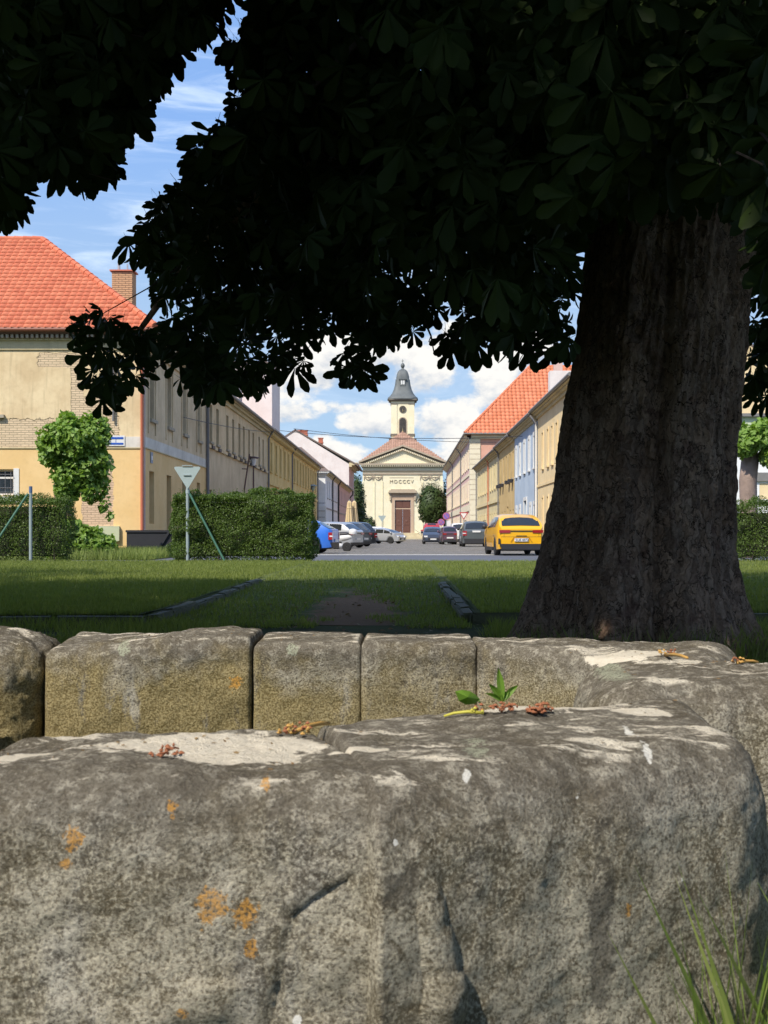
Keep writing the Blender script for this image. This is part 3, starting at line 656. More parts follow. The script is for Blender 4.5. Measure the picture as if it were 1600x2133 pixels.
# a few big leaves lit from below the crown near the trunk, as in the photo
big = [(1115,135,5.2,.34),(1380,322,4.9,.36),(1245,130,5.4,.24),(1465,215,5.0,.30),(1560,205,4.9,.30),(1300,262,5.1,.25),(1290,340,5.3,.22),(930,120,5.6,.24),(1190,380,5.6,.22),(1520,350,5.3,.24),(1440,180,5.3,.22),(840,290,6.0,.22),(1080,110,5.8,.22)]
ext = [(735,700),(762,712),(716,735),(775,690),(742,745),(722,765),(790,700),(758,768),(748,730),(860,690),(845,665),(828,650),(905,640),(930,700),(952,712),(975,690),(940,725),(992,712),(1062,712),(1085,722),(1122,705),(1150,728),(1182,712),(1024,672),(214,832),(192,795),(240,785),(290,765),(176,740),(150,675),(402,768),(372,752),(440,800),(470,795),(335,732),(160,700),(225,668),(262,690),(205,722),(252,742),(560,765),(590,745),(630,700),(615,765),(520,785)]
re_ = np.random.default_rng(77); ne = len(ext); eP = np.array([wpx(x, y, re_.uniform(9, 11.5)) for x, y in ext]); eD = np.stack([re_.normal(0, .45, ne), re_.normal(0, .35, ne), np.full(ne, -1.0)], 1); eN = np.stack([re_.normal(0, .3, ne), np.full(ne, -1.0), re_.uniform(0, .8, ne)], 1)
LA = join(LA, (eP, eD, eN, re_.uniform(.17, .24, ne)))
bp = np.array([wpx(x, y, d) for x, y, d, s in big]); rr = np.random.default_rng(5); nb = len(big)
bD = np.stack([rr.normal(0, .25, nb), np.full(nb, -.45), np.full(nb, -.75)], 1); bN = np.stack([rr.normal(0, .2, nb), np.full(nb, -.8), np.full(nb, .6)], 1)
LA = join(LA, (bp, bD, bN, np.array([b[3] for b in big])*.72))
# --- the rest of the crowns, outside the view, some added to block light
def crown(n, c, r, seed, keep=None):
    rr = np.random.default_rng(seed); u = rr.normal(0, 1, (n*2, 3)); u /= np.linalg.norm(u, axis=1, keepdims=True); rad = rr.uniform(.12, 1, n*2)**.42
    lump = np.array([noise.noise(Vector((a*2.2+seed, b*2.2, cc_*2.2))) for a, b, cc_ in u]); rad *= .88+.28*lump
    P = np.array(c)+u*rad[:, None]*np.array(r); P = P[P[:, 2] > 2.3]
    px = VX+F*P[:, 0]/np.maximum(P[:, 1], .01); py = VY-F*(P[:, 2]-HC)/np.maximum(P[:, 1], .01); m_ = 90
    infr = (P[:, 1] > .3) & (px > -m_) & (px < 1600+m_) & (py > -m_-30)
    P = P[(~infr) & ~sunclear(P[:, 0], P[:, 1], P[:, 2])][:n]; k = len(P)
    th = rr.uniform(0, 2*np.pi, k); D = np.stack([np.cos(th), np.sin(th), rr.uniform(-1.2, -.1, k)], 1)
    Nn = rr.normal(0, .5, (k, 3)); Nn[:, 2] += 1
    return P, D, Nn, rr.uniform(.26, .40, k)
def foliage(root, L, hi_objs, crowns, seed):
    P, D, Nn, S = L; rr = np.random.default_rng(seed); n = len(P)
    size = S/P[:, 1]; px, py = viewpx(P); infr = (px > 0) & (px < 1600) & (py > 0)
    order = np.argsort(-(size*infr)); top = order[:hi_objs]; rest = order[hi_objs:]
    mesh = []
    for (v, f) in HI:
        me = bpy.data.meshes.new('leaf'); me.from_pydata(v.tolist(), [], f.tolist()); me.materials.append(M_chest); me.polygons.foreach_set('use_smooth', [True]*len(f)); mesh.append(me)
    Rm = rotmats(D, Nn); rl = root.location
    for i in top:
        o = bpy.data.objects.new('leaf', mesh[int(rr.integers(len(HI)))]); col.objects.link(o); o.parent = root
        M4 = Matrix(Rm[i].tolist()).to_4x4(); M4.translation = Vector(P[i])-rl
        o.matrix_local = M4 @ Matrix.Scale(float(S[i]), 4)
    V1, F1 = place(P[rest], D[rest], Nn[rest], S[rest], HI, rr.integers(0, len(HI), len(rest)))
    parts = [(V1, F1)]
    for c in crowns:
        p, d, nn, s = c; parts.append(place(p, d, nn, s, LO, rr.integers(0, len(LO), len(p))))
    VV = []; FF = []; b = 0
    for v, f in parts: VV.append(v); FF.append(f+b); b += len(v)
    o = np_mesh('foliage', np.concatenate(VV), np.concatenate(FF), M_chest, parent=root, smooth=True, kind='stuff')
    print('foliage', root.name, n, len(rest)); return o
treeB = thing('chestnut_tree', (-6.6, 8.2, 0), 'second horse chestnut whose dark leaves hang into the upper left corner of the view', 'tree', 'horse chestnuts of the park')
foliage(tree, LA, 290, [crown(15000, (1.6, 9.8, 9.2), (9.0, 9.0, 6.6), 31), crown(6500, (.6, 5.6, 9.5), (6.5, 3.2, 5.0), 32), crown(8000, (4.2, 2.0, 6.2), (4.8, 4.6, 3.4), 35)], 51)  # last crown is added out of view to keep sky light off the leaves
foliage(treeB, LB, 160, [crown(11000, (-7.2, 8.6, 9.0), (6.6, 7.2, 5.8), 33), crown(6000, (-5.0, 3.2, 6.4), (3.8, 4.2, 3.4), 36)], 52)  # second crown added unseen, blocking sky light from the hanging leaves
def plain_trunk(root, h, r0):
    x, y, z = root.location
    MB().tube([(x, y, -.1), (x+.05, y, .4), (x+.1, y+.05, h*.5), (x, y, h)], [r0*1.25, r0, r0*.85, r0*.6], 14).build('trunk', M_bark, root, smooth=180)
    for k in range(5):
        a = k*1.26+.4; limb(root, [(x, y, h*.9), (x+1.4*math.cos(a), y+1.4*math.sin(a), h+1.2), (x+3.6*math.cos(a), y+3.6*math.sin(a), h+2.6)], r0*.45, .05)
plain_trunk(treeB, 4.4, .50)
limb(treeB, [(-6.4, 8.2, 4.2), (-4.8, 7.8, 4.4), (-3.2, 7.4, 4.0), (-2.0, 7.2, 3.5)], .10, .012)
limb(treeB, [(-6.4, 8.2, 4.4), (-4.6, 8.8, 4.9), (-3.2, 8.8, 4.5), (-1.9, 8.6, 3.9)], .09, .012)
# twigs to some clusters
def twigs(root, C, n, seed, hub):
    rr = random.Random(seed); m_ = MB(); idx = rr.sample(range(len(C)), n)
    for i in idx:
        p = Vector(wpx(*C[i])); d = (Vector(hub)-p); L = rr.uniform(.5, 1.1); d = d.normalized()*L+Vector((0, rr.uniform(-.2, .4), rr.uniform(.05, .3)))
        q = p+d; px, py = VX+F*q.x/q.y, VY-F*(q.z-HC)/q.y
        if q.y < 4.5 or not inmask(np.array([px]), np.array([py]))[0]: continue
        m_.tube([p, p+d*.45+Vector((0, 0, -.03)), q], [.003, .005, .009], 5)
    m_.build('twigs', M_twig, root, kind='stuff')
twigs(tree, CA, 260, 1, (1.6, 9.6, 4.2)); twigs(treeB, CB, 70, 2, (-6, 8, 4.5))
dead = MB(); dead.tube([wpx(868, 640, 9.2), wpx(885, 670, 9.2), wpx(898, 700, 9.25), wpx(905, 740, 9.3)], [.012, .009, .007, .004], 6)
dead.tube([wpx(898, 700, 9.25), wpx(893, 712, 9.2)], [.005, .003], 5); dead.build('dead_twig', M_twig, tree)
# other chestnuts of the row, outside the view, whose shade lies on the lawn; last three added to darken leaves
for i, (x, y, r_, zc, rzv) in enumerate([(-15.5, 4.5, 7.2, 9.5, 6.5), (-24.5, 5.0, 7.5, 9.5, 6.5), (-17.5, 15.0, 7.0, 9.5, 6.2), (13.5, 12.5, 7.5, 9.5, 6.5), (14.5, 24.0, 6.5, 9.0, 6.0), (-27, 18, 6.5, 9.5, 6.2), (5.5, -3.5, 8.0, 10.8, 6.0), (-9.5, -5.0, 8.0, 10.8, 6.0), (0.0, -13, 8.0, 11.5, 6.0)]):
    if False: pass
    t = thing('chestnut_tree', (x, y, 0), ['horse chestnut of the park row left of the basin', 'farthest left horse chestnut of the park row', 'horse chestnut on the left lawn', 'horse chestnut on the right lawn behind the big trunk', 'horse chestnut at the far end of the right lawn', 'horse chestnut at the far end of the left lawn', 'added unseen horse chestnut behind the camera on the right, darkening the hanging leaves', 'added unseen horse chestnut behind the camera on the left, darkening the hanging leaves', 'added unseen horse chestnut straight behind the camera, darkening the hanging leaves'][i], 'tree', 'horse chestnuts of the park row')
    c = crown((6500, 6500, 4200, 4200, 4200, 4200, 6500, 6500, 6500)[i], (x, y, zc), (r_, r_, rzv), 60+i)
    V1, F1 = place(*c, LO, np.random.default_rng(i).integers(0, 4, len(c[0])))
    np_mesh('foliage', V1, F1, M_chest, parent=t, smooth=True, kind='stuff'); plain_trunk(t, 4.6, .42)

# ------------------------------------------------------------------ grass
M_grass = leafmat('grass blade', (.12, .16, .030), (.25, .28, .075), .35, .6)
def blades(name, P, h, wdt, lean, mat, seed, label=None):
    rr = np.random.default_rng(seed); n = len(P); th = rr.uniform(0, 2*np.pi, n); H = h*rr.uniform(.5, 1.35, n); ln = rr.uniform(0, lean, n)*H; ph = rr.uniform(0, 2*np.pi, n)
    a = np.stack([np.cos(th)*wdt/2, np.sin(th)*wdt/2, np.zeros(n)], 1); up = np.stack([np.cos(ph)*ln, np.sin(ph)*ln, H], 1)
    V = np.stack([P-a, P+a, P+up*.55+a*.7+np.array([0,0,.04])*H[:, None], P+up], 1).reshape(-1, 3); f = np.arange(n)[:, None]*4
    Fs = np.concatenate([np.concatenate([f, f+1, f+2], 1), np.concatenate([f, f+2, f+3], 1)])
    return np_mesh(name, V, Fs, mat, kind='stuff', label=label)
def field(n, x0, x1, y0, y1, seed, pw=1.0):
    rr = np.random.default_rng(seed); y = y0+(y1-y0)*rr.uniform(0, 1, n)**pw; hx = (y/F*920+.6)
    x = np.clip(rr.uniform(-1.12, .98, n)*hx, -1e9, 1e9); k = (x > x0) & (x < x1); return x[k], y[k]
x, y = field(260000, -40, -2.45, 12.45, 36.5, 1, 1.35); z = np.full(len(x), .085)
blades('lawn_grass', np.stack([x, y, z+.0], 1), .055, .010, .7, M_grass, 1, 'mown grass on the left lawn').name = 'grass'
x, y = field(150000, .75, 40, 12.8, 36.5, 2, 1.35); z = np.full(len(x), .085)
blades('grass', np.stack([x, y, z], 1), .055, .010, .7, M_grass, 2, 'mown grass on the right lawn')
x, y = field(110000, -2.3, .6, 11.8, 36.5, 3, 1.2)
nz = np.array([noise.noise(Vector((a*1.6, b*.9, 2)))+.5*noise.noise(Vector((a*5, b*3, 7))) for a, b in zip(x, y)])
dd = np.hypot((x+.50)/.52, (y-14.6)/4.6)+nz*.9; k = dd > .85
blades('grass', np.stack([x[k], y[k], np.full(k.sum(), .01)+.085*np.clip((y[k]-17)/7, 0, 1)], 1), .05, .010, .8, M_grass, 3, 'thin grass along the worn footpath')
x, y = field(60000, -9, 9, 5.0, 12.3, 4, 1.0); nz = np.array([noise.noise(Vector((a*1.2, b*1.2, 5))) for a, b in zip(x, y)]); k = (nz > -.15) & ~((np.abs(x+.5) < .8) & (y > 8))
k &= np.hypot(x-1.6, y-9.5) > .7
blades('grass', np.stack([x[k], y[k], np.zeros(k.sum())], 1), .10, .008, .8, M_grass, 4, 'longer grass between basin and lawns')
rr = np.random.default_rng(8); a = rr.uniform(-2.6, .6, 900); rad = rr.uniform(.85, 1.25, 900); 
blades('grass', np.stack([1.62+rad*np.cos(a), 9.5+rad*np.sin(a), np.zeros(900)], 1), .22, .007, .7, M_grass, 9, 'tufts of grass at the foot of the big trunk')
# ------------------------------------------------------------------ buildings
M_glass = glass('window glass'); M_wfr = simple('white window frame', (.70, .69, .65), .5, var=.08); M_brfr = simple('brown window frame', (.13, .07, .045), .5)
M_gut = simple('zinc gutter', (.20, .19, .175), .5, var=.2); M_redpipe = simple('red brown downpipe', (.50, .15, .08), .5, var=.12); M_dpipe = simple('grey downpipe', (.17, .17, .175), .5)
M_sill = simple('weathered sill', (.36, .31, .23), .9, var=.25, scale=5); M_dark = simple('dark void', (.015, .013, .012), .9)
M_tile = tilemat('red roof tile', (.50, .135, .07), (.60, .19, .10)); M_tileo = tilemat('orange roof tile', (.60, .19, .09), (.70, .25, .13)); M_tileb = tilemat('brown church tile', (.36, .21, .145), (.46, .28, .20))
M_brick = tilemat('chimney brick', (.36, .19, .10), (.70, .45, .26), .9); M_brickr = tilemat('red brick', (.40, .12, .07), (.50, .19, .12), .9); M_mort = simple('mortar', (.16, .12, .09), .95)
def wall(root, name, mat, Pp, U, N, L, z0, z1, ops=(), dep=.22):
    us = sorted({0, L} | {o[0] for o in ops} | {o[1] for o in ops}); zs = sorted({z0, z1} | {min(max(o[2], z0), z1) for o in ops} | {min(max(o[3], z0), z1) for o in ops})
    m_ = MB(); p = lambda u, n, z: (Pp[0]+U[0]*u+N[0]*n, Pp[1]+U[1]*u+N[1]*n, z)
    for a, b in zip(us, us[1:]):
        for c_, d in zip(zs, zs[1:]):
            um, zm = (a+b)/2, (c_+d)/2
            if any(o[0] < um < o[1] and o[2] < zm < o[3] for o in ops): continue
            m_.add([p(a,0,c_), p(b,0,c_), p(b,0,d), p(a,0,d)], [(0,1,2,3)])
    for (a, b, c_, d, *_) in ops:
        c_, d = max(c_, z0), min(d, z1)
        if d <= c_: continue
        m_.add([p(a,0,c_), p(a,0,d), p(a,-dep,d), p(a,-dep,c_)], [(0,1,2,3)]); m_.add([p(b,0,c_), p(b,0,d), p(b,-dep,d), p(b,-dep,c_)], [(0,1,2,3)])
        m_.add([p(a,0,d), p(b,0,d), p(b,-dep,d), p(a,-dep,d)], [(0,1,2,3)]); m_.add([p(a,0,c_), p(b,0,c_), p(b,-dep,c_), p(a,-dep,c_)], [(0,1,2,3)])
    return m_.build(name, mat, root)
wcache = {}
def window(root, Pp, U, N, op, fm, dep=.2, gm=None, mull=True):
    a, b, c_, d = op[:4]; w_, h_ = round(b-a, 2), round(d-c_, 2); key = (w_, h_, fm.name, mull)
    if key not in wcache:
        f = MB(); t = .07
        f.box(-w_/2, w_/2, 0, .06, 0, t); f.box(-w_/2, w_/2, 0, .06, h_-t, h_); f.box(-w_/2, -w_/2+t, 0, .06, t, h_-t); f.box(w_/2-t, w_/2, 0, .06, t, h_-t)
        if mull:
            f.box(-.035, .035, -.005, .05, t, h_*.64); f.box(-w_/2+t, w_/2-t, -.005, .05, h_*.64, h_*.64+.07); f.box(-.02, .02, 0, .045, h_*.64+.07, h_-t)
        o = f.build('window', fm); q = MB(); q.box(-w_/2+.03, w_/2-.03, .022, .034, .03, h_-.03); g_ = q.build('pane', gm or M_glass)
        wcache[key] = (o.data, g_.data); bpy.data.objects.remove(o); bpy.data.objects.remove(g_)
    md, mg = wcache[key]; o = bpy.data.objects.new('window', md); col.objects.link(o); o.parent = root
    um = (a+b)/2; base = WL[root.name]
    o.location = Vector((Pp[0]+U[0]*um-N[0]*dep, Pp[1]+U[1]*um-N[1]*dep, c_))-base
    # local -Y is the outward normal
    o.rotation_euler = (0, 0, math.atan2(-N[0], N[1])+math.pi) if True else None
    q = bpy.data.objects.new('pane', mg); col.objects.link(q); q.parent = o; return o
def bar(root, name, mat, Pp, U, N, u0, u1, n0, n1, z0, z1, label=None):
    return MB().obox(Pp, U, N, u0, u1, n0, n1, z0, z1).build(name, mat, root, label=label)
def cornice(root, mat, Pp, U, N, L, z, steps, name='cornice', e0=0, e1=0):
    m_ = MB()
    for (n1, za, zb) in steps: m_.obox(Pp, U, N, -e0*n1, L+e1*n1, .0, n1, z+za, z+zb)
    return m_.build(name, mat, root)
def tile_roof(root, mat, A, U, V, L, H, left, right, pw=.30, ph=.36, name='roof_tiles', wave=.05, kind='stuff'):
    """A corner, U along the eave, V up the slope; left(t), right(t) give the row ends (t=0 eave, 1 ridge)"""
    A, U, V = Vector(A), Vector(U).normalized(), Vector(V).normalized(); Nn = U.cross(V).normalized()
    if Nn.z < 0: Nn = -Nn
    rows = int(H/ph); Vs = []; Fs = []
    for i in range(rows):
        t0 = i/rows; v0 = i*H/rows-.05; v1 = (i+1)*H/rows; a, b = left(t0+.5/rows), right(t0+.5/rows); k0, k1 = math.floor(a/pw), math.ceil(b/pw)
        for k in range(k0, k1):
            x0, x1 = max(a, k*pw), min(b, (k+1)*pw)
            if x1-x0 < .03: continue
            b0 = len(Vs); jz = random.uniform(-.004, .004); xs = (x0, x0+(x1-x0)*.35, x0+(x1-x0)*.75, x1); hs = (.0, wave, wave*.55, -.012)
            for (vv, lift) in ((v0, .045), (v1, .0)):
                sc_ = .0 if lift else 0
                for xx, hh in zip(xs, hs): Vs.append(tuple(A+U*xx+V*(vv-(.03 if hh > .02 and lift else 0))+Nn*(hh+lift+jz)))
            for xx, hh in zip(xs, hs): Vs.append(tuple(A+U*xx+V*v0+Nn*(-.01)))
            for q in range(3): Fs.append((b0+q, b0+q+1, b0+5+q, b0+4+q)); Fs.append((b0+8+q, b0+9+q, b0+q+1, b0+q))
    return np_mesh(name, Vs, Fs, mat, parent=root, kind=kind)
def slab(root, name, mat, pts, th=.12):
    pts = [Vector(p) for p in pts]; n = (pts[1]-pts[0]).cross(pts[2]-pts[0]).normalized()
    if n.z < 0: n = -n
    k = len(pts); vs = [tuple(p) for p in pts]+[tuple(p-n*th) for p in pts]
    return MB().add(vs, [tuple(range(k)), tuple(range(2*k-1, k-1, -1))]+[(i, (i+1) % k, k+(i+1) % k, k+i) for i in range(k)]).build(name, mat, root)
def ridge(root, mat, a, b, r=.13, n=None, name='ridge_tiles'):
    a, b = Vector(a), Vector(b); L = (b-a).length; n = n or max(2, int(L/.38)); m_ = MB()
    for i in range(n):
        p = a.lerp(b, i/n); q = a.lerp(b, (i+1.08)/n); m_.tube([p, q], [r*1.12, r*.92], 8)
    return m_.build(name, mat, root, kind='stuff')
def pipe(root, mat, pts, r=.055, name='downpipe', label=None):
    o = MB().tube(pts, r, 10).build(name, mat, root, smooth=60, label=label); return o
def bricks(root, mat, x0, x1, y0, y1, z0, z1, bl=.26, bh=.085, mort=True, lim=240):
    """a brick shaft: a mortar core and single brick objects on the faces one can see"""
    if mort: MB().box(x0+.012, x1-.012, y0+.012, y1-.012, z0, z1).build('shaft', M_mort, root)
    me = MB().box(-bl/2+.006, bl/2-.012, -.055, .055, .010, bh-.010).build('brick', mat).data; bpy.data.objects.remove(bpy.data.objects['brick'])
    base = WL[root.name]; rows = int((z1-z0)/bh); cnt = 0
    for j in range(rows):
        for (ax, fixed, a, b, rz_) in ((0, y0+.052, x0, x1, 0), (1, x1-.052, y0+.11, y1, R(90)), (1, x0+.052, y0+.11, y1, R(90))):
            n = max(1, round((b-a)/bl)); off = (j % 2)*.5
            for i in range(n+(1 if off else 0)):
                u0 = a+(i-off)*(b-a)/n; u1 = u0+(b-a)/n; u0, u1 = max(u0, a), min(u1, b)
                if u1-u0 < .03 or cnt > lim*3: continue
                o = bpy.data.objects.new('brick', me); col.objects.link(o); o.parent = root; cnt += 1
                um = (u0+u1)/2; loc = (um, fixed, z0+j*bh) if ax == 0 else (fixed, um, z0+j*bh)
                o.location = Vector(loc)-base+Vector((0, random.uniform(-.006, .006), 0)); o.rotation_euler = (0, 0, rz_); o.scale = ((u1-u0)/bl, 1, 1)
def chimney_pot(root, mat, x, y, z, w_=.9, d=.6, h=1.6):
    m_ = MB().box(x-w_/2, x+w_/2, y-d/2, y+d/2, z, z+h).box(x-w_/2-.08, x+w_/2+.08, y-d/2-.08, y+d/2+.08, z+h*.72, z+h*.80).box(x-w_/2-.1, x+w_/2+.1, y-d/2-.1, y+d/2+.1, z+h, z+h+.14)
    return m_.build('chimney', mat, root)
FR = ((1, 0), (0, -1))                                   # facade facing the camera: u = +X, n = -Y
LF = ((0, 1), (1, 0))                                    # left row: u = +Y, n = +X
RF = ((0, 1), (-1, 0))                                   # right row: u = +Y, n = -X
# ---------------- A: the corner house on the left
XA = -9.57
A = thing('corner_house', (XA, 50, 0), 'yellow corner house with red hipped tile roof and brick chimney on the left', 'house')
M_yel = plaster('smooth ochre plaster', (.74, .50, .22), (.79, .55, .26), stainamt=.10, streak=.08, grain=.002, brick=True, pc=(.58, .41, .27), boxes=[((-11.95, 49.5, 1.0), (-10.75, 50.5, 3.7))])
M_old = plaster('aged cream plaster', (.62, .47, .27), (.76, .61, .37), patch=.0, stainamt=.42, streak=.45, stain=(.42, .30, .17), grain=.012, brick=True, pc=(.62, .48, .31),
                boxes=[((-16.6, 49.5, 3.9), (-13.0, 50.5, 5.1)), ((-12.35, 49.5, 5.0), (-11.85, 50.5, 7.6)), ((-12.1, 49.5, 4.3), (-10.55, 50.5, 6.0)), ((-13.6, 49.5, 7.0), (-11.8, 50.5, 7.55))])
M_olds = plaster('aged beige street plaster', (.58, .45, .28), (.70, .56, .36), stainamt=.4, streak=.45, stain=(.24, .17, .10), grain=.01)
M_oldw = plaster('worn whitish band', (.58, .54, .46), (.70, .66, .58), stainamt=.35, streak=.4, grain=.006)
M_corn = plaster('cornice plaster', (.50, .42, .25), (.62, .52, .31), stainamt=.35, streak=.3)
opsL = [(6.1, 7.52, 2.25, 3.22, 0)]; opsU = [(4.2, 6.95, 5.25, 7.25, 0)]
P0 = (-22.0, 50.0); LA_ = 22.0+XA
wall(A, 'lower_wall', M_yel, P0, *FR, LA_, 0, 4.03, opsL); wall(A, 'upper_wall', M_old, P0, *FR, LA_, 4.03, 7.66, opsU)
bar(A, 'plaster_band', M_oldw, P0, *FR, 11.62, LA_-.15, 0, .025, 4.03, 4.43)
bar(A, 'string_course', M_corn, P0, *FR, 0, LA_-.02, .0, .04, 3.99, 4.03)
window(A, P0, *FR, opsL[0], M_wfr); window(A, P0, *FR, opsU[0], M_wfr)
m_ = MB(); m_.obox(P0, *FR, 7.53, 7.73, 0, .03, 1.95, 3.25); m_.obox(P0, *FR, 5.95, 7.73, 0, .06, 1.97, 2.2); m_.build('window_surround', M_wfr, A)
m_ = MB()
for i in range(7): x_ = -22+6.2+i*.21; m_.tube([(x_, 49.88, 2.2), (x_, 49.88, 3.12)], .011, 6)
for z_ in (2.36, 2.52, 3.02): m_.tube([(-15.9, 49.87, z_), (-14.5, 49.87, z_)], .011, 6)
m_.build('window_grille', M_dpipe, A)
bar(A, 'window_sill', M_sill, P0, *FR, 4.1, 7.2, 0, .16, 5.12, 5.24)
cornice(A, M_corn, P0, *FR, LA_, 7.66, [(.06, 0, .34), (.14, .34, .40)], e1=1)
m_ = MB(); 
for i in range(66): m_.obox(P0, *FR, .1+i*.185, .1+i*.185+.10, .14, .30, 8.07, 8.2)
m_.build('dentils', M_sill, A, kind='stuff')
cornice(A, simple('brown eave board', (.20, .11, .07), .7), P0, *FR, LA_, 8.06, [(.13, 0, .16), (.36, .16, .24)], 'eave_board', e1=1)
m_ = MB(); m_.tube([(-22.5, 49.55, 8.36), (XA+.42, 49.55, 8.36)], .085, 12); m_.build('gutter', simple('red brown gutter', (.24, .085, .05), .45), A, smooth=60)
wsA = [(50.75, 51.75), (54.5, 55.6), (58.35, 59.4), (62.5, 63.5)]
dops = [(a-50, b-50, 5.17, 7.25, 0) for a, b in wsA]; lops = [(a-50, b-50, (1.2 if i == 0 else .05), 3.2, 0) for i, (a, b) in enumerate(wsA)]
wall(A, 'lower_wall', M_yel, (XA, 50), *LF, 15.5, 0, 4.03, lops, .32); wall(A, 'plaster_band', M_oldw, (XA, 50), *LF, 15.5, 4.03, 4.43); wall(A, 'upper_wall', M_olds, (XA, 50), *LF, 15.5, 4.43, 8.0, dops, .35)
for o_ in dops: window(A, (XA, 50), *LF, o_, M_wfr, .28); bar(A, 'window_sill', M_sill, (XA, 50), *LF, o_[0]-.12, o_[1]+.12, 0, .14, 5.04, 5.16)
for i, o_ in enumerate(lops): window(A, (XA, 50), *LF, o_, M_wfr if i == 0 else M_brfr, .28)
m_ = MB()
for a, b in wsA:
    for u in (a-50-.28, b-50+.14): m_.obox((XA, 50), *LF, u, u+.14, 0, .05, 4.6, 7.75)
m_.build('pilaster_strips', M_olds, A)
bar(A, 'string_course', M_corn, (XA, 50), *LF, 0, 15.5, 0, .05, 3.99, 4.03)
cornice(A, M_olds, (XA, 50), *LF, 15.5, 7.7, [(.10, 0, .3), (.26, .3, .42), (.40, .42, .52)])
MB().tube([(XA+.48, 49.55, 8.33), (XA+.48, 65.5, 8.33)], .085, 12).build('gutter', M_gut, A, smooth=60)
pipe(A, M_redpipe, [(XA-.1, 49.62, 8.2), (XA-.1, 49.86, 7.8), (XA-.1, 49.87, .9)], .062, label='red brown downpipe on the corner')
pipe(A, M_dpipe, [(XA+.4, 65.3, 8.2), (XA+.1, 65.3, 7.8), (XA+.1, 65.3, .1)], .08)
bar(A, 'corner_strip', M_oldw, P0, *FR, LA_-.06, LA_+.0, 0, .012, 0, 7.66)
pipe(A, M_gut, [(-10.75, 49.9, 5.0), (-10.75, 49.9, 7.3)], .045, 'rusty_pipe')
# roof: hip apex
ap = (-14.83, 55.3, 12.93); ez = 8.42; eo = .45
slope = (ap[2]-ez)/(ap[1]-(50-eo)); Vf = Vector((0, 1, slope)).normalized(); Hf = math.hypot(ap[1]-50+eo, ap[2]-ez)
slab(A, 'roof', simple('roof boarding', (.3, .1, .06), .8), [(-24, 50-eo, ez-.03), (XA+eo, 50-eo, ez-.03), (ap[0], ap[1], ap[2]-.05), (-24, ap[1], ap[2]-.05)])
tile_roof(A, M_tile, (-24, 50-eo, ez), (1, 0, 0), Vf, 0, Hf, lambda t: 0, lambda t: (XA+eo+24)*(1-t)+(ap[0]+24)*t, .25, .30, wave=.035)
slab(A, 'roof', simple('street roof', (.40, .12, .07), .8), [(XA+eo, 50-eo, ez-.04), (XA+eo, 66, ez-.04), (ap[0], 66, ap[2]-.1), (ap[0], ap[1], ap[2]-.1)])
slab(A, 'roof', bpy.data.materials['street roof'], [(-24, 60.9, ez), (-20.1, 60.9, ez), (ap[0], ap[1], ap[2]-.08), (-24, ap[1], ap[2]-.08)])
slab(A, 'roof', bpy.data.materials['street roof'], [(-20.1, 60.9, ez), (-20.1, 66, ez), (ap[0], 66, ap[2]-.1), (ap[0], ap[1], ap[2]-.1)])
ridge(A, M_tile, (-24, ap[1], ap[2]), ap); ridge(A, M_tile, (XA+eo, 50-eo, ez+.06), ap)
m_ = MB()
for (x_, y_, z_) in [(-17.8, 54.0, 12.0), (-16.35, 54.0, 12.0)]: m_.lathe((x_, y_, z_), [(.12, -.1), (.12, .1), (.02, .16)], 8)
m_.build('roof_vent', M_tile, A)
for (x0, x1) in [(-22.0, -10.0)]: wall(A, 'back_wall', M_olds, (-22, 60.5), (1, 0), (0, 1), 12.4, 0, 8.3)
CH = thing('brick_chimney', (-12.15, 58.6, 10.0), 'buff brick chimney with metal cap and two flues behind the red hipped roof', 'chimney')
bricks(CH, M_brick, -12.6, -11.7, 58.2, 59.0, 9.6, 12.18)
MB().box(-12.68, -11.62, 58.12, 59.08, 12.18, 12.24).build('cap', M_redpipe, CH)
m_ = MB().tube([(-12.35, 58.5, 12.2), (-12.35, 58.5, 12.65)], .06, 10); m_.build('flue_pipe', simple('steel flue', (.5, .5, .5), .4, .6), CH)
MB().tube([(-11.98, 58.5, 12.2), (-11.98, 58.5, 12.55)], .035, 8).build('flue_pipe', bpy.data.materials['steel flue'], CH)
# signs and boxes on the wall
S = thing('street_sign', (-10.65, 49.94, 4.27), 'blue and white street name plate on the corner house beside the vine covered tree', 'sign')
MB().box(-11.05, -10.33, 49.94, 49.965, 4.08, 4.47).build('plate', M_wfr, S)
M_blue = simple('enamel blue', (.03, .10, .42), .3, var=.05)
MB().box(-11.03, -10.38, 49.93, 49.939, 4.335, 4.41).build('blue_stripe', M_blue, S); MB().box(-11.03, -10.38, 49.93, 49.939, 4.13, 4.20).build('blue_stripe', M_blue, S)
MB().box(-10.90, -10.885, 49.93, 49.939, 4.20, 4.335).box(-10.665, -10.65, 49.93, 49.939, 4.20, 4.335).build('divider', M_blue, S)
S = thing('house_number_plate', (XA+.02, 51.1, 3.7), 'small blue house number plate on the street side of the corner house', 'sign')
MB().box(XA+.015, XA+.035, 50.9, 51.35, 3.50, 3.92).build('plate', simple('faded blue plate', (.20, .27, .34), .5), S); MB().box(XA+.036, XA+.042, 51.0, 51.25, 3.62, 3.78).build('field', M_wfr, S)
S = thing('meter_box', (-11.1, 49.9, .8), 'pale green meter box low on the ochre wall of the corner house', 'box')
MB().box(-11.75, -10.52, 49.86, 49.995, .55, 1.10).build('door', simple('pale green metal', (.50, .52, .33), .6), S); MB().box(-11.1, -11.07, 49.845, 49.86, .78, .86).build('latch', M_dpipe, S)
S = thing('steel_skip', (-8.8, 48.6, 0), 'black steel skip standing on the pavement at the corner of the ochre house', 'skip')
M_blk = simple('black steel', (.022, .022, .026), .55, var=.3, scale=4)
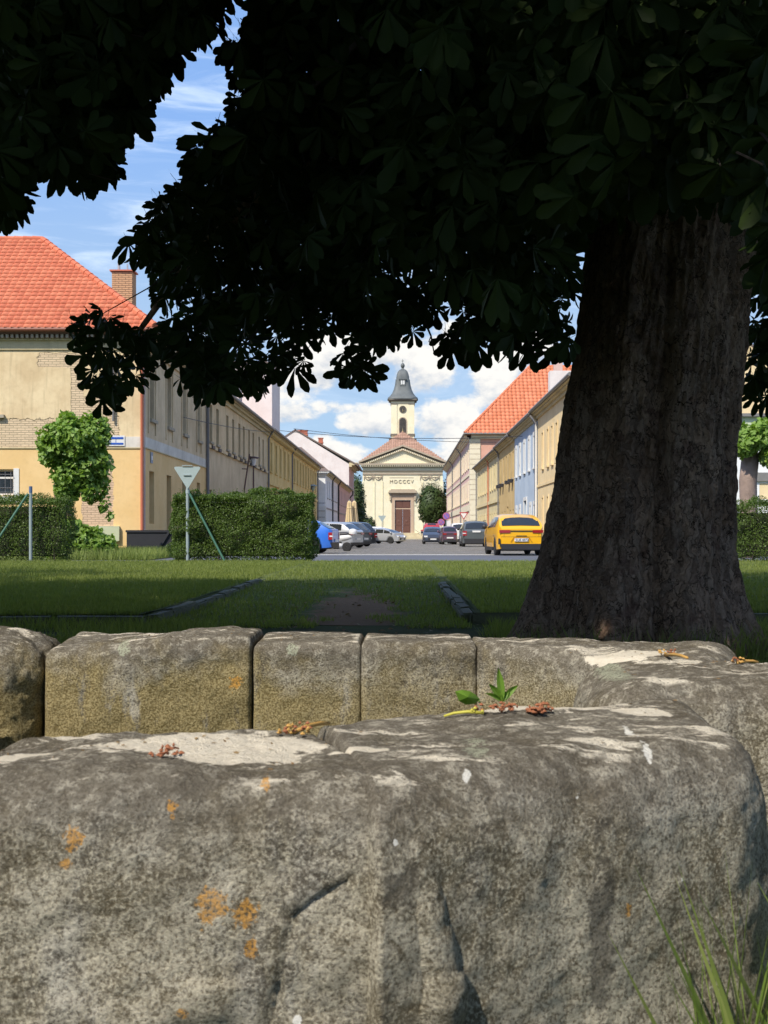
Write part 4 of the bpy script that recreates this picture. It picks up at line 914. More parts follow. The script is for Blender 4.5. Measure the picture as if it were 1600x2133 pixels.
m_ = MB(); m_.add([(-9.9, 48.2, .0), (-8.35, 48.2, .0), (-7.95, 48.2, .93), (-9.9, 48.2, .93), (-9.9, 49.6, 0), (-8.35, 49.6, 0), (-7.95, 49.6, .93), (-9.9, 49.6, .93)], [(0,1,2,3),(7,6,5,4),(0,3,7,4),(1,5,6,2),(0,4,5,1)]); m_.build('body', M_blk, S)
MB().box(-9.93, -7.92, 48.16, 48.22, .87, .95).box(-9.93, -7.92, 49.58, 49.64, .87, .95).build('rim', M_blk, S)
m_ = MB(); m_.add([(-8.95, 48.13, .02), (-8.86, 48.13, .02), (-8.33, 48.13, .88), (-8.42, 48.13, .88), (-8.95, 48.2, .02), (-8.86, 48.2, .02), (-8.33, 48.2, .88), (-8.42, 48.2, .88)], [(0,1,2,3),(4,7,6,5),(0,4,5,1),(1,5,6,2),(2,6,7,3),(3,7,4,0)]); m_.build('brace', M_blk, S)
# ---------------- generic row house
def rowhouse(name, label, X, side, Y0, Y1, wm, ops_list, zw, zeave, roofm, bands=(), surround=None, frame=None, extra_dep=.25, corn=None, ridge_dx=5.2, ridge_z=4.4, dark_sills=False, lower=None, zl=None, group=None, surrm=None, blind=False):
    h = thing(name, (X, Y0, gz(Y0)), label, 'house', group); UN = LF if side < 0 else RF; s = 1 if side < 0 else -1; L = Y1-Y0; g0 = gz(Y1)
    allop = [(a-Y0, b-Y0, c_, d, 0) for (a, b, c_, d) in ops_list]
    if lower is None: wall(h, 'wall', wm, (X, Y0), *UN, L, g0-.1, zeave, allop, extra_dep)
    else:
        wall(h, 'lower_wall', lower, (X, Y0), *UN, L, g0-.1, zl, [o for o in allop if o[3] <= zl], extra_dep); wall(h, 'upper_wall', wm, (X, Y0), *UN, L, zl, zeave, [o for o in allop if o[2] >= zl], extra_dep)
    for o_ in allop:
        window(h, (X, Y0), *UN, o_, frame or M_wfr, extra_dep-.05)
        if surround:
            f = MB(); w_ = surround; f.obox((X, Y0), *UN, o_[0]-w_, o_[0], 0, .05, o_[2]-.05, o_[3]+w_); f.obox((X, Y0), *UN, o_[1], o_[1]+w_, 0, .05, o_[2]-.05, o_[3]+w_)
            f.obox((X, Y0), *UN, o_[0], o_[1], 0, .05, o_[3], o_[3]+w_); f.obox((X, Y0), *UN, o_[0]-w_-.04, o_[1]+w_+.04, 0, .12, o_[2]-.15, o_[2]-.05); f.build('window_surround', surrm or M_wfr, h)
        elif o_[2] > 1.5: bar(h, 'window_sill', M_sill, (X, Y0), *UN, o_[0]-.08, o_[1]+.08, 0, .10, o_[2]-.12, o_[2]-.01)
        if dark_sills and o_[2] > 4: 
            f = MB(); f.obox((X, Y0), *UN, o_[0]+.0, o_[1]-.0, .02, .16, o_[2]-.36, o_[2]-.20); f.build('dark_rail', M_blk, h)
    for (za, zb, n1, bm_) in bands: bar(h, 'string_course', bm_, (X, Y0), *UN, 0, L, 0, n1, za, zb)
    cornice(h, corn or M_corn, (X, Y0), *UN, L, zeave, [(.12, -.38, -.2), (.28, -.2, -.08), (.42, -.08, .0)])
    MB().tube([(X+s*.5, Y0, zeave+.04), (X+s*.5, Y1, zeave+.04)], .09, 10).build('gutter', M_gut, h, smooth=60)
    xr_ = X-s*ridge_dx
    slab(h, 'roof', roofm, [(X+s*.46, Y0, zeave+.02), (X+s*.46, Y1, zeave+.02), (xr_, Y1, zeave+ridge_z), (xr_, Y0, zeave+ridge_z)])
    xb = X-s*2*ridge_dx
    slab(h, 'roof', roofm, [(xr_, Y0, zeave+ridge_z), (xr_, Y1, zeave+ridge_z), (xb, Y1, zeave), (xb, Y0, zeave)])
    for yy in (Y0+.01, Y1-.01): m_ = MB(); m_.add([(X, yy, g0-.1), (xb, yy, g0-.1), (xb, yy, zeave-.15), (xr_, yy, zeave+ridge_z-.15), (X, yy, zeave-.15)], [(0,1,2,3,4)]).build('gable_wall', wm, h)
    bar(h, 'back_wall', wm, (xb, Y0), (0, 1), (-s, 0), 0, L, -.02, 0, g0, zeave-.1)
    return h
M_rf = tilemat('old roof', (.33, .13, .08), (.42, .19, .12)); M_rfd = simple('dark roof', (.16, .12, .10), .8, var=.3)
M_worn = plaster('worn beige plaster', (.60, .46, .27), (.72, .57, .35), patch=.0, stainamt=.5, streak=.5, stain=(.27, .19, .11), grain=.012)
M_wornl = plaster('worn beige plaster lower', (.55, .43, .27), (.66, .53, .34), stainamt=.5, streak=.5, stain=(.42, .30, .24), grain=.012)
cent = [66.7, 69.1, 73, 75.5, 78.4, 80.6, 83.4, 85.7, 89.3, 91.8]
B = rowhouse('row_house', 'worn beige two storey house with dark rails under its upper windows, left row', XA, -1, 65.5, 95, M_worn, [(c_-.1, c_+.85, 5.4, 7.25) for c_ in cent]+[(66.6, 67.5, 1.9, 3.0)], 5, 8.1, M_rf,
             bands=[(5.05, 5.2, .10, M_worn)], dark_sills=True, lower=M_wornl, zl=5.1, frame=M_brfr, group='houses of the left row')
pipe(B, M_dpipe, [(XA+.45, 94.8, 8.1), (XA+.12, 94.8, 7.5), (XA+.12, 94.8, .1)], .07)
M_yo = plaster('ochre yellow plaster', (.70, .50, .19), (.78, .59, .26), stainamt=.2, streak=.3, grain=.008)
c1_ = [97, 100.7, 104.4, 108.1, 111.8]; c2_ = [118, 121.5, 125, 128.5, 132, 135.5, 139, 142.5, 146]
C_ = rowhouse('row_house', 'long ochre yellow house with ornate window frames beyond the worn beige one', XA, -1, 95, 150, M_yo, [(c_, c_+1.15, 5.35, 7.4) for c_ in c1_+c2_]+[(c_, c_+1.15, 1.3, 3.2) for c_ in c1_[:]+c2_], 5, 8.15, M_rf,
              bands=[(4.3, 4.5, .12, M_yo), (3.9, 4.0, .06, M_yo)], surround=.22, surrm=M_yo, frame=M_brfr, group='houses of the left row')
for yy in (115.2, 149.8): pipe(C_, M_dpipe, [(XA+.45, yy, 8.1), (XA+.12, yy, 7.6), (XA+.12, yy, -.1)], .07)
m_ = MB()
for yy in np.arange(95.6, 149, .9): m_.obox((XA, 0), *LF, yy, yy+.35, .12, .36, 7.78, 7.93)
m_.build('brackets', M_yo, C_, kind='stuff')
M_pw = plaster('pinkish white plaster', (.70, .62, .57), (.76, .69, .64), stainamt=.12, streak=.12)
FW = thing('tall_gable_wall', (-11.5, 104, 0), 'tall blank pale wall rising above the left row roofs under the leaves', 'house')
MB().box(-15.5, -10.6, 109, 116, 0, 14.6).build('wall', M_pw, FW); MB().box(-15.6, -10.5, 108.9, 116.1, 14.6, 14.75).build('coping', M_rfd, FW); MB().box(-13.3, -13.1, 108.9, 108.99, 9, 13.2).build('downpipe', M_dpipe, FW)
# E: white and pink low house
M_wh = plaster('white limewash', (.72, .73, .72), (.80, .80, .78), stainamt=.1, streak=.15); M_pk = plaster('dusty pink plaster', (.56, .40, .36), (.62, .46, .42), stainamt=.2, streak=.2)
XE = -8.75
E = rowhouse('row_house', 'white two storey house with a blank end wall beside the ochre house', XE, -1, 152, 181, M_wh, [(c_, c_+1.2, 4.9, 6.9) for c_ in (156, 160, 164.5, 169, 173, 177)]+[(c_, c_+1.1, .6, 2.3) for c_ in (160, 165, 170, 175)], 4, 7.8, M_rfd, bands=[(3.6, 3.75, .08, M_dpipe)], group='houses of the left row')
m_ = MB()
for (n_, za, zb) in ((.12, 7.3, 7.5), (.3, 7.5, 7.65), (.45, 7.65, 7.8)): m_.box(-13, XE+n_, 152-n_, 152, za, zb)
m_.build('end_cornice', M_wh, E); MB().box(-10.3, XE+.12, 151.2, 151.99, 1.35, 3.9).build('bay_box', M_wh, E)
m_ = MB()
for z_ in (4.2, 3.3, 2.6): m_.box(-10.3, XE+.02, 151.16 if z_ < 4 else 151.95, 151.999, z_, z_+.05)
m_.build('grooves', M_dpipe, E); MB().box(-10.25, XE-.4, 151.9, 151.99, -.3, 1.3).build('doorway', M_dark, E)
slab(E, 'roof', M_rfd, [(-13, 151.5, 7.82), (XE+.5, 151.5, 7.82), (XE+.5-3.5, 156, 10.8), (-13, 156, 10.8)])
E2 = rowhouse('row_house', 'dusty pink two storey house between the white house and the parasols', XE, -1, 181.1, 222, M_pk, [(c_, c_+1.2, 4.8, 6.8) for c_ in (186, 191, 196, 201, 206, 211, 216)]+[(c_, c_+1.2, .6, 2.3) for c_ in (188, 196, 204)], 4, 7.8, M_rfd, bands=[(3.5, 3.65, .08, M_dpipe)], group='houses of the left row')
pipe(E, simple('black pipe', (.03, .03, .035), .4), [(XE+.45, 166, 7.8), (XE+.12, 166, 7.3), (XE+.12, 166, -.3)], .09); pipe(E, bpy.data.materials['black pipe'], [(XE+.45, 180.8, 7.8), (XE+.12, 180.8, 7.2), (XE+.12, 180.8, -.3)], .12)
pipe(E2, bpy.data.materials['black pipe'], [(XE+.5, 200, 7.9), (XE+.5, 221.5, 7.9), (XE+.5, 222.4, 7.2), (XE+.0, 222.2, 6.6), (XE+.0, 222.2, 3)], .14)
for k, px_ in enumerate((658,)):
    pass
# D: tall pink house with white gable
Dh = thing('tall_house', (-9.6, 235, -.5), 'tall pink house with big white gable wall and three red brick chimneys', 'house')
gx = lambda px, Y: (px-VX)/F*Y
xs_, xp = gx(727, 235), gx(615, 235)
m_ = MB(); xl_ = 2*xp-xs_; m_.add([(xs_, 235, -.6), (xs_, 235, 12.9), (xp, 235, 18.7), (xl_, 235, 12.9), (xl_, 235, -.6)], [(0,1,2,3,4)]); m_.build('gable_wall', M_pw, Dh)
opsD = [(c_, c_+1.4, z_, z_+2.1, 0) for c_ in (4, 9, 14, 19) for z_ in (.8, 5, 9)]
wall(Dh, 'wall', M_pk, (xs_, 235), *LF, 24, -.6, 12.4, opsD)
for o_ in opsD: window(Dh, (xs_, 235), *LF, o_, M_wfr)
cornice(Dh, M_corn, (xs_, 235), *LF, 24, 12.4, [(.5, 0, .3), (1.0, .3, .6), (1.5, .6, .75)])
slab(Dh, 'roof', M_rfd, [(xs_+1.7, 234.9, 12.75), (xs_+1.7, 259, 12.75), (xp, 259, 19.0), (xp, 234.9, 19.0)], .25); slab(Dh, 'roof', M_rfd, [(xl_, 234.9, 12.8), (xl_, 259, 12.8), (xp, 259, 19.0), (xp, 234.9, 19.0)], .25)
for (px_, py_, w_) in ((622, 897, .9), (634, 897, 1.1), (668, 913, .75)):
    x_ = gx(px_, 236); chimney_pot(Dh, M_brickr, x_, 236.2, HC-(py_+35-VY)/F*236, w_, .9, 2.9)
# ---------------- right row
XR = 8.2
M_cr = plaster('cream ochre plaster', (.70, .54, .30), (.77, .61, .36), stainamt=.12, streak=.15); M_bl = plaster('pale blue plaster', (.38, .46, .55), (.46, .54, .62), stainamt=.12, streak=.15)
M_tan = plaster('tan plaster', (.50, .36, .16), (.60, .44, .21), stainamt=.25, streak=.35); M_py = plaster('pale yellow plaster', (.60, .51, .29), (.68, .58, .34), stainamt=.15, streak=.2)
M_brs = simple('brown blind', (.22, .11, .07), .6)
g_r = 'houses of the right row'
R1 = rowhouse('row_house', 'cream ochre house with narrow brown windows beside the big trunk', XR, 1, 62, 81.7, M_cr, [(c_, c_+.75, 4.7, 6.7) for c_ in (63.2, 65.8, 68.4, 71, 73.2, 75.4, 78.2)]+[(c_, c_+.75, 1.0, 2.9) for c_ in (63.2, 65.8, 68.4, 71, 73.2, 75.4, 78.2)], 4, 8.15, M_rfd, frame=M_brs, surround=.10, surrm=M_cr, group=g_r, bands=[(3.6, 3.75, .06, M_cr)], ridge_dx=5, ridge_z=3.4)
R2 = rowhouse('row_house', 'pale blue house with white window frames between the cream and tan houses', XR, 1, 81.8, 98.5, M_bl, [(c_, c_+.8, 4.95, 6.9) for c_ in (83.2, 86.6, 90.0, 93.4, 96.4)]+[(c_, c_+.8, .9, 2.6) for c_ in (83.2, 85.8, 93.4, 96.4)]+[(88.8, 90.8, .0, 3.0)], 4, 8.1, M_rfd, surround=.24, group=g_r, ridge_dx=5, ridge_z=3.4)
R3 = rowhouse('row_house', 'tan house with window boxes between the blue and the pale yellow houses', XR, 1, 98.6, 114, M_tan, [(c_, c_+.9, 4.95, 6.9) for c_ in (99.5, 102.5, 106, 109, 112)]+[(c_, c_+.9, .9, 2.6) for c_ in (99.5, 102, 107.5, 110.5)]+[(104.4, 105.8, .0, 2.9)], 4, 8.0, M_rfd, group=g_r, frame=M_brfr, ridge_dx=5, ridge_z=3.4)
for yy in (100, 103, 109.4, 112.4): MB().box(XR-.35, XR-.02, yy-.3, yy+.8, 4.6, 4.85).build('window_box', M_blk, R3); 
R4 = rowhouse('row_house', 'pale yellow house with a red downpipe at the far end of the right row', XR, 1, 114.1, 148, M_py, [(c_, c_+1.0, 4.85, 6.9) for c_ in (116, 119, 122, 125, 129.5, 133, 136.5, 140, 144)]+[(c_, c_+1.0, .8, 2.6) for c_ in (116, 119, 122, 125, 129.5, 133, 136.5, 140, 144)], 4, 7.9, M_rfd, surround=.16, surrm=M_py, group=g_r, bands=[(3.5, 3.8, .14, M_py)], ridge_dx=5, ridge_z=3.4)
for hh_, mt, yy in ((R1, M_wfr, 81.5), (R2, M_dpipe, 81.9), (R3, M_dpipe, 113.8), (R4, M_redpipe, 127.4), (R4, M_dpipe, 147.8)): pipe(hh_, mt, [(XR-.45, yy, 8.0), (XR-.12, yy, 7.5), (XR-.12, yy, -.1)], .065)
m_ = MB(); m_.add([(XR+.01, 148.02, -.4), (XR+10, 148.02, -.4), (XR+10, 148.02, 7.8), (XR+5, 148.02, 11), (XR+.01, 148.02, 7.8)], [(0,1,2,3,4)]); 
# P: the tall pink palace
XP, YP = 8.37, 165.0
Pk = thing('palace', (XP, YP, -.3), 'three storey pink and cream palace with a steep orange tile roof, right side', 'building')
M_sal = plaster('salmon plaster', (.62, .33, .24), (.68, .38, .28), stainamt=.1, streak=.12); M_qu = plaster('cream stone paint', (.70, .62, .44), (.76, .68, .50), stainamt=.08, streak=.08); M_pbp = plaster('pink facade', (.62, .42, .36), (.68, .47, .41), stainamt=.15, streak=.15)
L_ = 92; Z3 = 12.4
pops = [(c_, c_+1.3, z_, z_+2.0, 0) for c_ in np.arange(5, 88, 4.4) for z_ in (.9, 5.1, 9.2)]
wall(Pk, 'wall', M_pbp, (XP, YP), *RF, L_, -.6, Z3, pops, .2)
for o_ in pops:
    window(Pk, (XP, YP), *RF, o_, M_wfr, .14); f = MB()
    for (a, b, c_, d) in ((o_[0]-.35, o_[0], o_[2]-.1, o_[3]+.35), (o_[1], o_[1]+.35, o_[2]-.1, o_[3]+.35), (o_[0], o_[1], o_[3], o_[3]+.35)): f.obox((XP, YP), *RF, a, b, 0, .06, c_, d)
    f.obox((XP, YP), *RF, o_[0]-.4, o_[1]+.4, 0, .14, o_[2]-.25, o_[2]-.1); f.build('window_surround', M_qu, Pk)
for (za, zb, n_) in ((3.6, 4.4, .12), (8.0, 8.3, .10), (4.75, 4.85, .05)): bar(Pk, 'string_course', M_qu, (XP, YP), *RF, 0, L_, 0, n_, za, zb); bar(Pk, 'string_course', M_qu, (XP, YP), *FR, 0, 14, 0, n_, za, zb)
fops = [(4.4, 5.8, z_, z_+2.0, 0) for z_ in (.9, 5.1, 9.2)]+[(9, 10.4, z_, z_+2.0, 0) for z_ in (.9, 5.1, 9.2)]
wall(Pk, 'end_wall', M_sal, (XP, YP), *FR, 17, -.6, Z3, fops, .2)
for o_ in fops: window(Pk, (XP, YP), *FR, o_, M_wfr, .14); f = MB(); f.obox((XP, YP), *FR, o_[0]-.35, o_[0], 0, .06, o_[2], o_[3]+.35); f.obox((XP, YP), *FR, o_[1], o_[1]+.35, 0, .06, o_[2], o_[3]+.35); f.obox((XP, YP), *FR, o_[0], o_[1], 0, .06, o_[3], o_[3]+.35); f.build('window_surround', M_qu, Pk)
qm = MB().box(-.15, 1.15, -.13, 1.1, .02, .60).build('quoin', M_qu).data; bpy.data.objects.remove(bpy.data.objects['quoin'])
for i in range(20):
    o = bpy.data.objects.new('quoin', qm); col.objects.link(o); o.parent = Pk; o.location = (0, 0, -.1+.3+i*.625); 
cornice(Pk, M_qu, (XP, YP), *RF, L_, Z3, [(.25, 0, .2), (.5, .2, .4), (.75, .4, .52)], e0=1); cornice(Pk, M_qu, (XP, YP), *FR, 17, Z3, [(.25, 0, .2), (.5, .2, .4), (.75, .4, .52)], e0=1)
MB().tube([(XP-.85, YP-.85, Z3+.58), (XP+17, YP-.85, Z3+.58)], .11, 8).build('gutter', M_gut, Pk, smooth=60); MB().tube([(XP-.85, YP-.85, Z3+.58), (XP-.85, YP+L_, Z3+.58)], .11, 8).build('gutter', M_gut, Pk, smooth=60)
e0 = (XP-.8, YP-.8, Z3+.6); apx = (XP+8.0, YP+8.0, Z3+9.9)
Vf = Vector((0, apx[1]-e0[1], apx[2]-e0[2])); Hf = Vf.length; W_ = 17.5
slab(Pk, 'roof', M_rf, [(e0[0], e0[1], e0[2]-.1), (XP+30, e0[1], e0[2]-.1), (XP+30, apx[1], apx[2]-.1), (apx[0], apx[1], apx[2]-.1)], .2)
tile_roof(Pk, M_tileo, e0, (1, 0, 0), Vf, 0, Hf, lambda t: (apx[0]-e0[0])*t, lambda t: 22, .52, .62, wave=.12)
slab(Pk, 'roof', M_rf, [(e0[0], e0[1], e0[2]-.05), (e0[0], YP+L_, e0[2]-.05), (apx[0], YP+L_, apx[2]-.05), apx], .2)
ridge(Pk, M_tileo, (e0[0], e0[1], e0[2]+.1), apx, .17, 30); ridge(Pk, M_tileo, apx, (XP+30, apx[1], apx[2]), .17, 40)
M_cch = plaster('chimney plaster', (.56, .48, .38), (.66, .58, .47), stainamt=.3)
for (px_, py_, Y, w_) in ((990+92, 795, 181, 1.3), (1098, 787, 178, 1.7), (1068, 830, 186, 1.1)): x_ = gx(px_, Y); chimney_pot(Pk, M_cch, x_, Y, HC-(py_+22-VY)/F*Y-1.2, w_, 1.0, 2.6)
MB().box(gx(1146, 150), gx(1196, 150), 150, 152, 9, HC-(772-VY)/F*150).build('chimney', M_pw, Pk)
MB().box(gx(1158, 160)-.2, gx(1172, 160), 160, 161, 14, HC-(750-VY)/F*160).build('chimney', M_pbp, Pk)
for yy in (26, 58): pipe(Pk, M_dpipe, [(XP-.8, YP+yy, Z3+.5), (XP-.15, YP+yy, Z3-.4), (XP-.15, YP+yy, -.4)], .09)
# ---------------- church
CY = 285.0; CX = 0.0
Ch = thing('church', (CX, CY, -.5), 'cream neoclassical church with pediment, brown double door and grey belfry closing the street', 'church')
M_cc = plaster('church cream plaster', (.78, .70, .47), (.82, .75, .53), stainamt=.12, streak=.28, stain=(.40, .34, .22)); M_ct = simple('dark stone moulding', (.16, .14, .11), .9, var=.3, scale=1); M_cst = simple('sandstone trim', (.42, .34, .24), .9, var=.2, scale=1.5); M_csh = simple('pink sandstone', (.50, .36, .24), .9, var=.15, scale=1)
def Z(py, Y=CY): return HC-(py-VY)/F*Y
def X_(px, Y=CY): return (px-838.5)/F*Y
hw = 8.5
door = (hw-1.68, hw+1.68, .85, Z(1042), 0)
wall(Ch, 'front_wall', M_cc, (CX-hw, CY), *FR, 2*hw, -.5, Z(965), [door], .5)
for xx, nn in ((CX-hw, (-1, 0)), (CX+hw, (1, 0))): wall(Ch, 'side_wall', M_cc, (xx, CY), (0, 1), nn, 30, -.5, Z(965))
m_ = MB()
for s_ in (-1, 1):
    for (a, b) in ((5.9, 6.05), (4.2, 4.3), (8.30, 8.62)): m_.box(min(s_*a, s_*b), max(s_*a, s_*b), CY-.14, CY-.001, -.5, Z(1003))
m_.build('pilaster_edges', M_cc, Ch)
def hband(z0, z1, n_, mt, nm, e=0.0, x0=-hw, x1=hw): return MB().box(x0-e, x1+e, CY-n_, CY-.002, z0, z1).build(nm, mt, Ch)
hband(Z(982), Z(980), .25, M_ct, 'moulding', .1); hband(Z(988.5), Z(985), .18, M_cst, 'moulding'); hband(Z(973), Z(969), .5, M_ct, 'cornice', .4); hband(Z(969), Z(965.5), .9, M_cst, 'cornice', .85)
m_ = MB(); n_ = 46
for i in range(n_): x_ = -hw-.3+(2*hw+.6)*i/(n_-1); m_.box(x_-.10, x_+.10, CY-.82, CY-.5, Z(972), Z(969)+.01)
m_.build('dentils', M_cc, Ch, kind='stuff'); m_ = MB()
zb, za_ = Z(965), Z(930.5)
for s_ in (-1, 1):
    for k in range(24):
        t = (k+.5)/24; x_ = s_*(hw+.4)*(1-t); z_ = zb+(za_-zb)*t-.52; m_.box(x_-.11, x_+.11, CY-.75, CY-.4, z_-.18, z_+.16)
m_.build('raking_dentils', M_cc, Ch, kind='stuff')
tri = lambda y0, y1, w2, zb_, zt: [(-w2, y0, zb_), (w2, y0, zb_), (0, y0, zt), (-w2, y1, zb_), (w2, y1, zb_), (0, y1, zt)]
MB().add(tri(CY-.1, CY+.5, hw-.4, zb, za_-.7), [(0,1,2),(5,4,3),(0,3,4,1),(1,4,5,2),(2,5,3,0)]).build('tympanum', M_cc, Ch)
for (mt, off, th, pr, nm) in ((M_ct, -.78, .5, .42, 'raking_moulding'), (M_cst, -.30, .36, .95, 'raking_cornice')):
    m_ = MB()
    for s_ in (-1, 1):
        w2 = hw+.85; p0 = (s_*w2, zb+off+.32); p1 = (0, za_+off+.32)
        m_.add([(p0[0], CY-pr, p0[1]), (p1[0], CY-pr, p1[1]), (p1[0], CY-pr, p1[1]+th), (p0[0], CY-pr, p0[1]+th), (p0[0], CY+.4, p0[1]), (p1[0], CY+.4, p1[1]), (p1[0], CY+.4, p1[1]+th), (p0[0], CY+.4, p0[1]+th)], [(0,1,2,3),(7,6,5,4),(0,4,5,1),(3,2,6,7),(0,3,7,4)])
    m_.build(nm, mt, Ch)
# roof: pyramid rising behind the pediment
zr0, yr = zb+.25, CY+9.0; zra = Z(899, yr); rw = hw+.9
slab(Ch, 'roof', M_tileb, [(-rw, CY+.4, zr0), (rw, CY+.4, zr0), (0.0, yr, zra)], .2)
tile_roof(Ch, M_tileb, (-rw, CY+.4, zr0+.05), (1, 0, 0), (0, yr-CY-.4, zra-zr0), 0, math.hypot(yr-CY-.4, zra-zr0), lambda t: rw*t, lambda t: 2*rw-rw*t, .5, .55, wave=.06)
for s_ in (-1, 1): slab(Ch, 'roof', M_tileb, [(s_*rw, CY+.4, zr0), (s_*rw, CY+30, zr0), (0, CY+30, zra), (0, yr, zra)], .2)
m_ = MB()
for s_ in (-1, 1):
    for (px_, py_, w_, h_) in ((60, 974, 1.1, .45), (40, 962, .8, .4)): x_ = s_*px_/F*290; z_ = Z(py_, 290); m_.box(x_-w_/2, x_+w_/2, 289, 292, z_-1.2, z_-.12).box(x_-w_/2-.25, x_+w_/2+.25, 288.8, 292, z_-.12, z_+.1)
m_.build('roof_dormer', M_cst, Ch)
# garland panels
for s_ in (-1, 1):
    m_ = MB(); x0, x1 = (X_(757), X_(797)) if s_ < 0 else (X_(874), X_(916)); n_ = 2
    for k in range(2):
        a = x0+(x1-x0)*(k+.0)/2+.12; b = x0+(x1-x0)*(k+1)/2-.12; mid_ = (a+b)/2; zt = Z(989.5)
        m_.tube([(a+(b-a)*t, CY-.12, zt-.25-math.sin(t*math.pi)*.75) for t in np.linspace(0, 1, 12)], .09, 6); m_.tube([(a+(b-a)*t, CY-.1, zt-.15-math.sin(t*math.pi)*.35) for t in np.linspace(0, 1, 10)], .05, 6)
        m_.lathe((mid_, CY-.1, zt-.45), [(.02, -.2), (.2, -.05), (.12, .1), (.05, .2)], 8); 
        for xx in (a, b): m_.tube([(xx, CY-.1, zt-.1), (xx, CY-.1, zt-1.15)], [.10, .04], 6)
    m_.box(x0-.1, x1+.1, CY-.1, CY-.02, Z(989.5)-.04, Z(989.5)+.08); m_.build('garland', M_cst, Ch, smooth=180)
# inscription
fc = bpy.data.curves.new('txt', 'FONT'); fc.body = 'MDCCCV'; fc.size = 1.02; fc.align_x = 'CENTER'; fc.extrude = .05; fc.space_character = 1.3
fo = bpy.data.objects.new('txt', fc); col.objects.link(fo); dg = bpy.context.evaluated_depsgraph_get(); me = bpy.data.meshes.new_from_object(fo.evaluated_get(dg)); bpy.data.objects.remove(fo)
io = bpy.data.objects.new('inscription', me); col.objects.link(io); me.materials.clear(); me.materials.append(simple('bronze letters', (.30, .25, .16), .6)); io.parent = Ch; io['label'] = 'raised letters MDCCCV'
io.location = Vector((X_(836), CY-.06, Z(1006.5)))-WL[Ch.name]; io.rotation_euler = (R(90), 0, 0)
hband(Z(995)-.05, Z(995)+.05, .05, M_cst, 'moulding', 0, X_(811), X_(861))
# portal
dz1 = Z(1042)
MB().box(-2.35, -1.68, CY-.16, CY-.003, .85, dz1+.02).box(1.68, 2.35, CY-.16, CY-.003, .85, dz1+.02).box(-2.35, 2.35, CY-.16, CY-.003, dz1+.02, Z(1037)).build('door_surround', M_csh, Ch)
MB().box(-2.75, 2.75, CY-.2, CY-.003, Z(1037), Z(1027)).build('frieze', M_csh, Ch)
MB().box(-3.05, 3.05, CY-.9, CY-.003, Z(1027), Z(1024.5)).box(-2.9, 2.9, CY-.65, CY-.003, Z(1024.5), Z(1021.5)).box(-2.55, 2.55, CY-.4, CY-.003, Z(1021.5), Z(1019)).build('door_cornice', M_cst, Ch)
m_ = MB()
for s_ in (-1, 1): x_ = s_*2.62; m_.box(x_-.22, x_+.22, CY-.55, CY-.21, Z(1031), Z(1027)).box(x_-.18, x_+.18, CY-.42, CY-.21, Z(1040), Z(1031)).lathe((x_, CY-.32, Z(1042)), [(.02, -.25), (.22, 0), (.1, .25)], 8)
for k in range(6): x_ = -1.5+k*.6; m_.tube([(x_, CY-.24, Z(1030)), (x_+.3, CY-.26, Z(1033.5)), (x_+.55, CY-.24, Z(1030))], .06, 5)
m_.build('console', M_cst, Ch)
M_door = simple('brown painted door', (.13, .055, .035), .55, var=.25, scale=2.5)
for s_ in (-1, 1):
    x0, x1 = (s_*.02, s_*1.66) if s_ > 0 else (-1.66, -.02)
    dl = MB().box(x0, x1, CY+.12, CY+.2, .86, dz1-1.9).build('door', M_door, Ch); m_ = MB()
    for (a, b) in ((1.2, 2.3), (2.5, 4.4)): m_.box(x0+.22, x1-.22, CY+.07, CY+.12, a, b)
    m_.lathe(((x0+x1)/2, CY+.07, 3.3), [(.02, -.06), (.34, 0), (.34, .05)], 14, 'Y'); m_.build('door_panel', M_door, dl)
MB().box(-1.66, 1.66, CY+.1, CY+.2, dz1-1.9, dz1-1.68).build('transom', M_csh, Ch)
m_ = MB().box(-1.66, 1.66, CY+.15, CY+.22, dz1-1.68, dz1-.02).box(-1.4, -.15, CY+.1, CY+.15, dz1-1.5, dz1-.2).box(.15, 1.4, CY+.1, CY+.15, dz1-1.5, dz1-.2); m_.build('fanlight_panel', M_door, Ch)
for k in range(6):
    zt = .85-(k+1)*.225; MB().box(-3.4-k*.35-(3.5 if k > 3 else 0), 3.4+k*.35+(3.5 if k > 3 else 0), CY-.8-k*.42, CY+.0 if k == 0 else CY-.8-(k-1)*.42-.002, -.55, zt+.225-.02*(k > 0)).build('step', plaster('step sandstone', (.50, .42, .26), (.60, .52, .34), stainamt=.3) if k == 0 else bpy.data.materials['step sandstone'], Ch)
MB().box(-8.9, -3.9, CY-.35, CY-.003, -.5, .75).box(3.9, 8.9, CY-.35, CY-.003, -.5, .75).build('plinth', M_cst, Ch)
m_ = MB()
for s_ in (-1, 1): m_.tube([(s_*2.6, CY-.8, 1.5), (s_*4.2, CY-2.6, .5)], .04, 6).tube([(s_*4.2, CY-2.6, .5), (s_*4.2, CY-2.6, -.4)], .04, 6)
m_.build('handrail', M_blk, Ch)
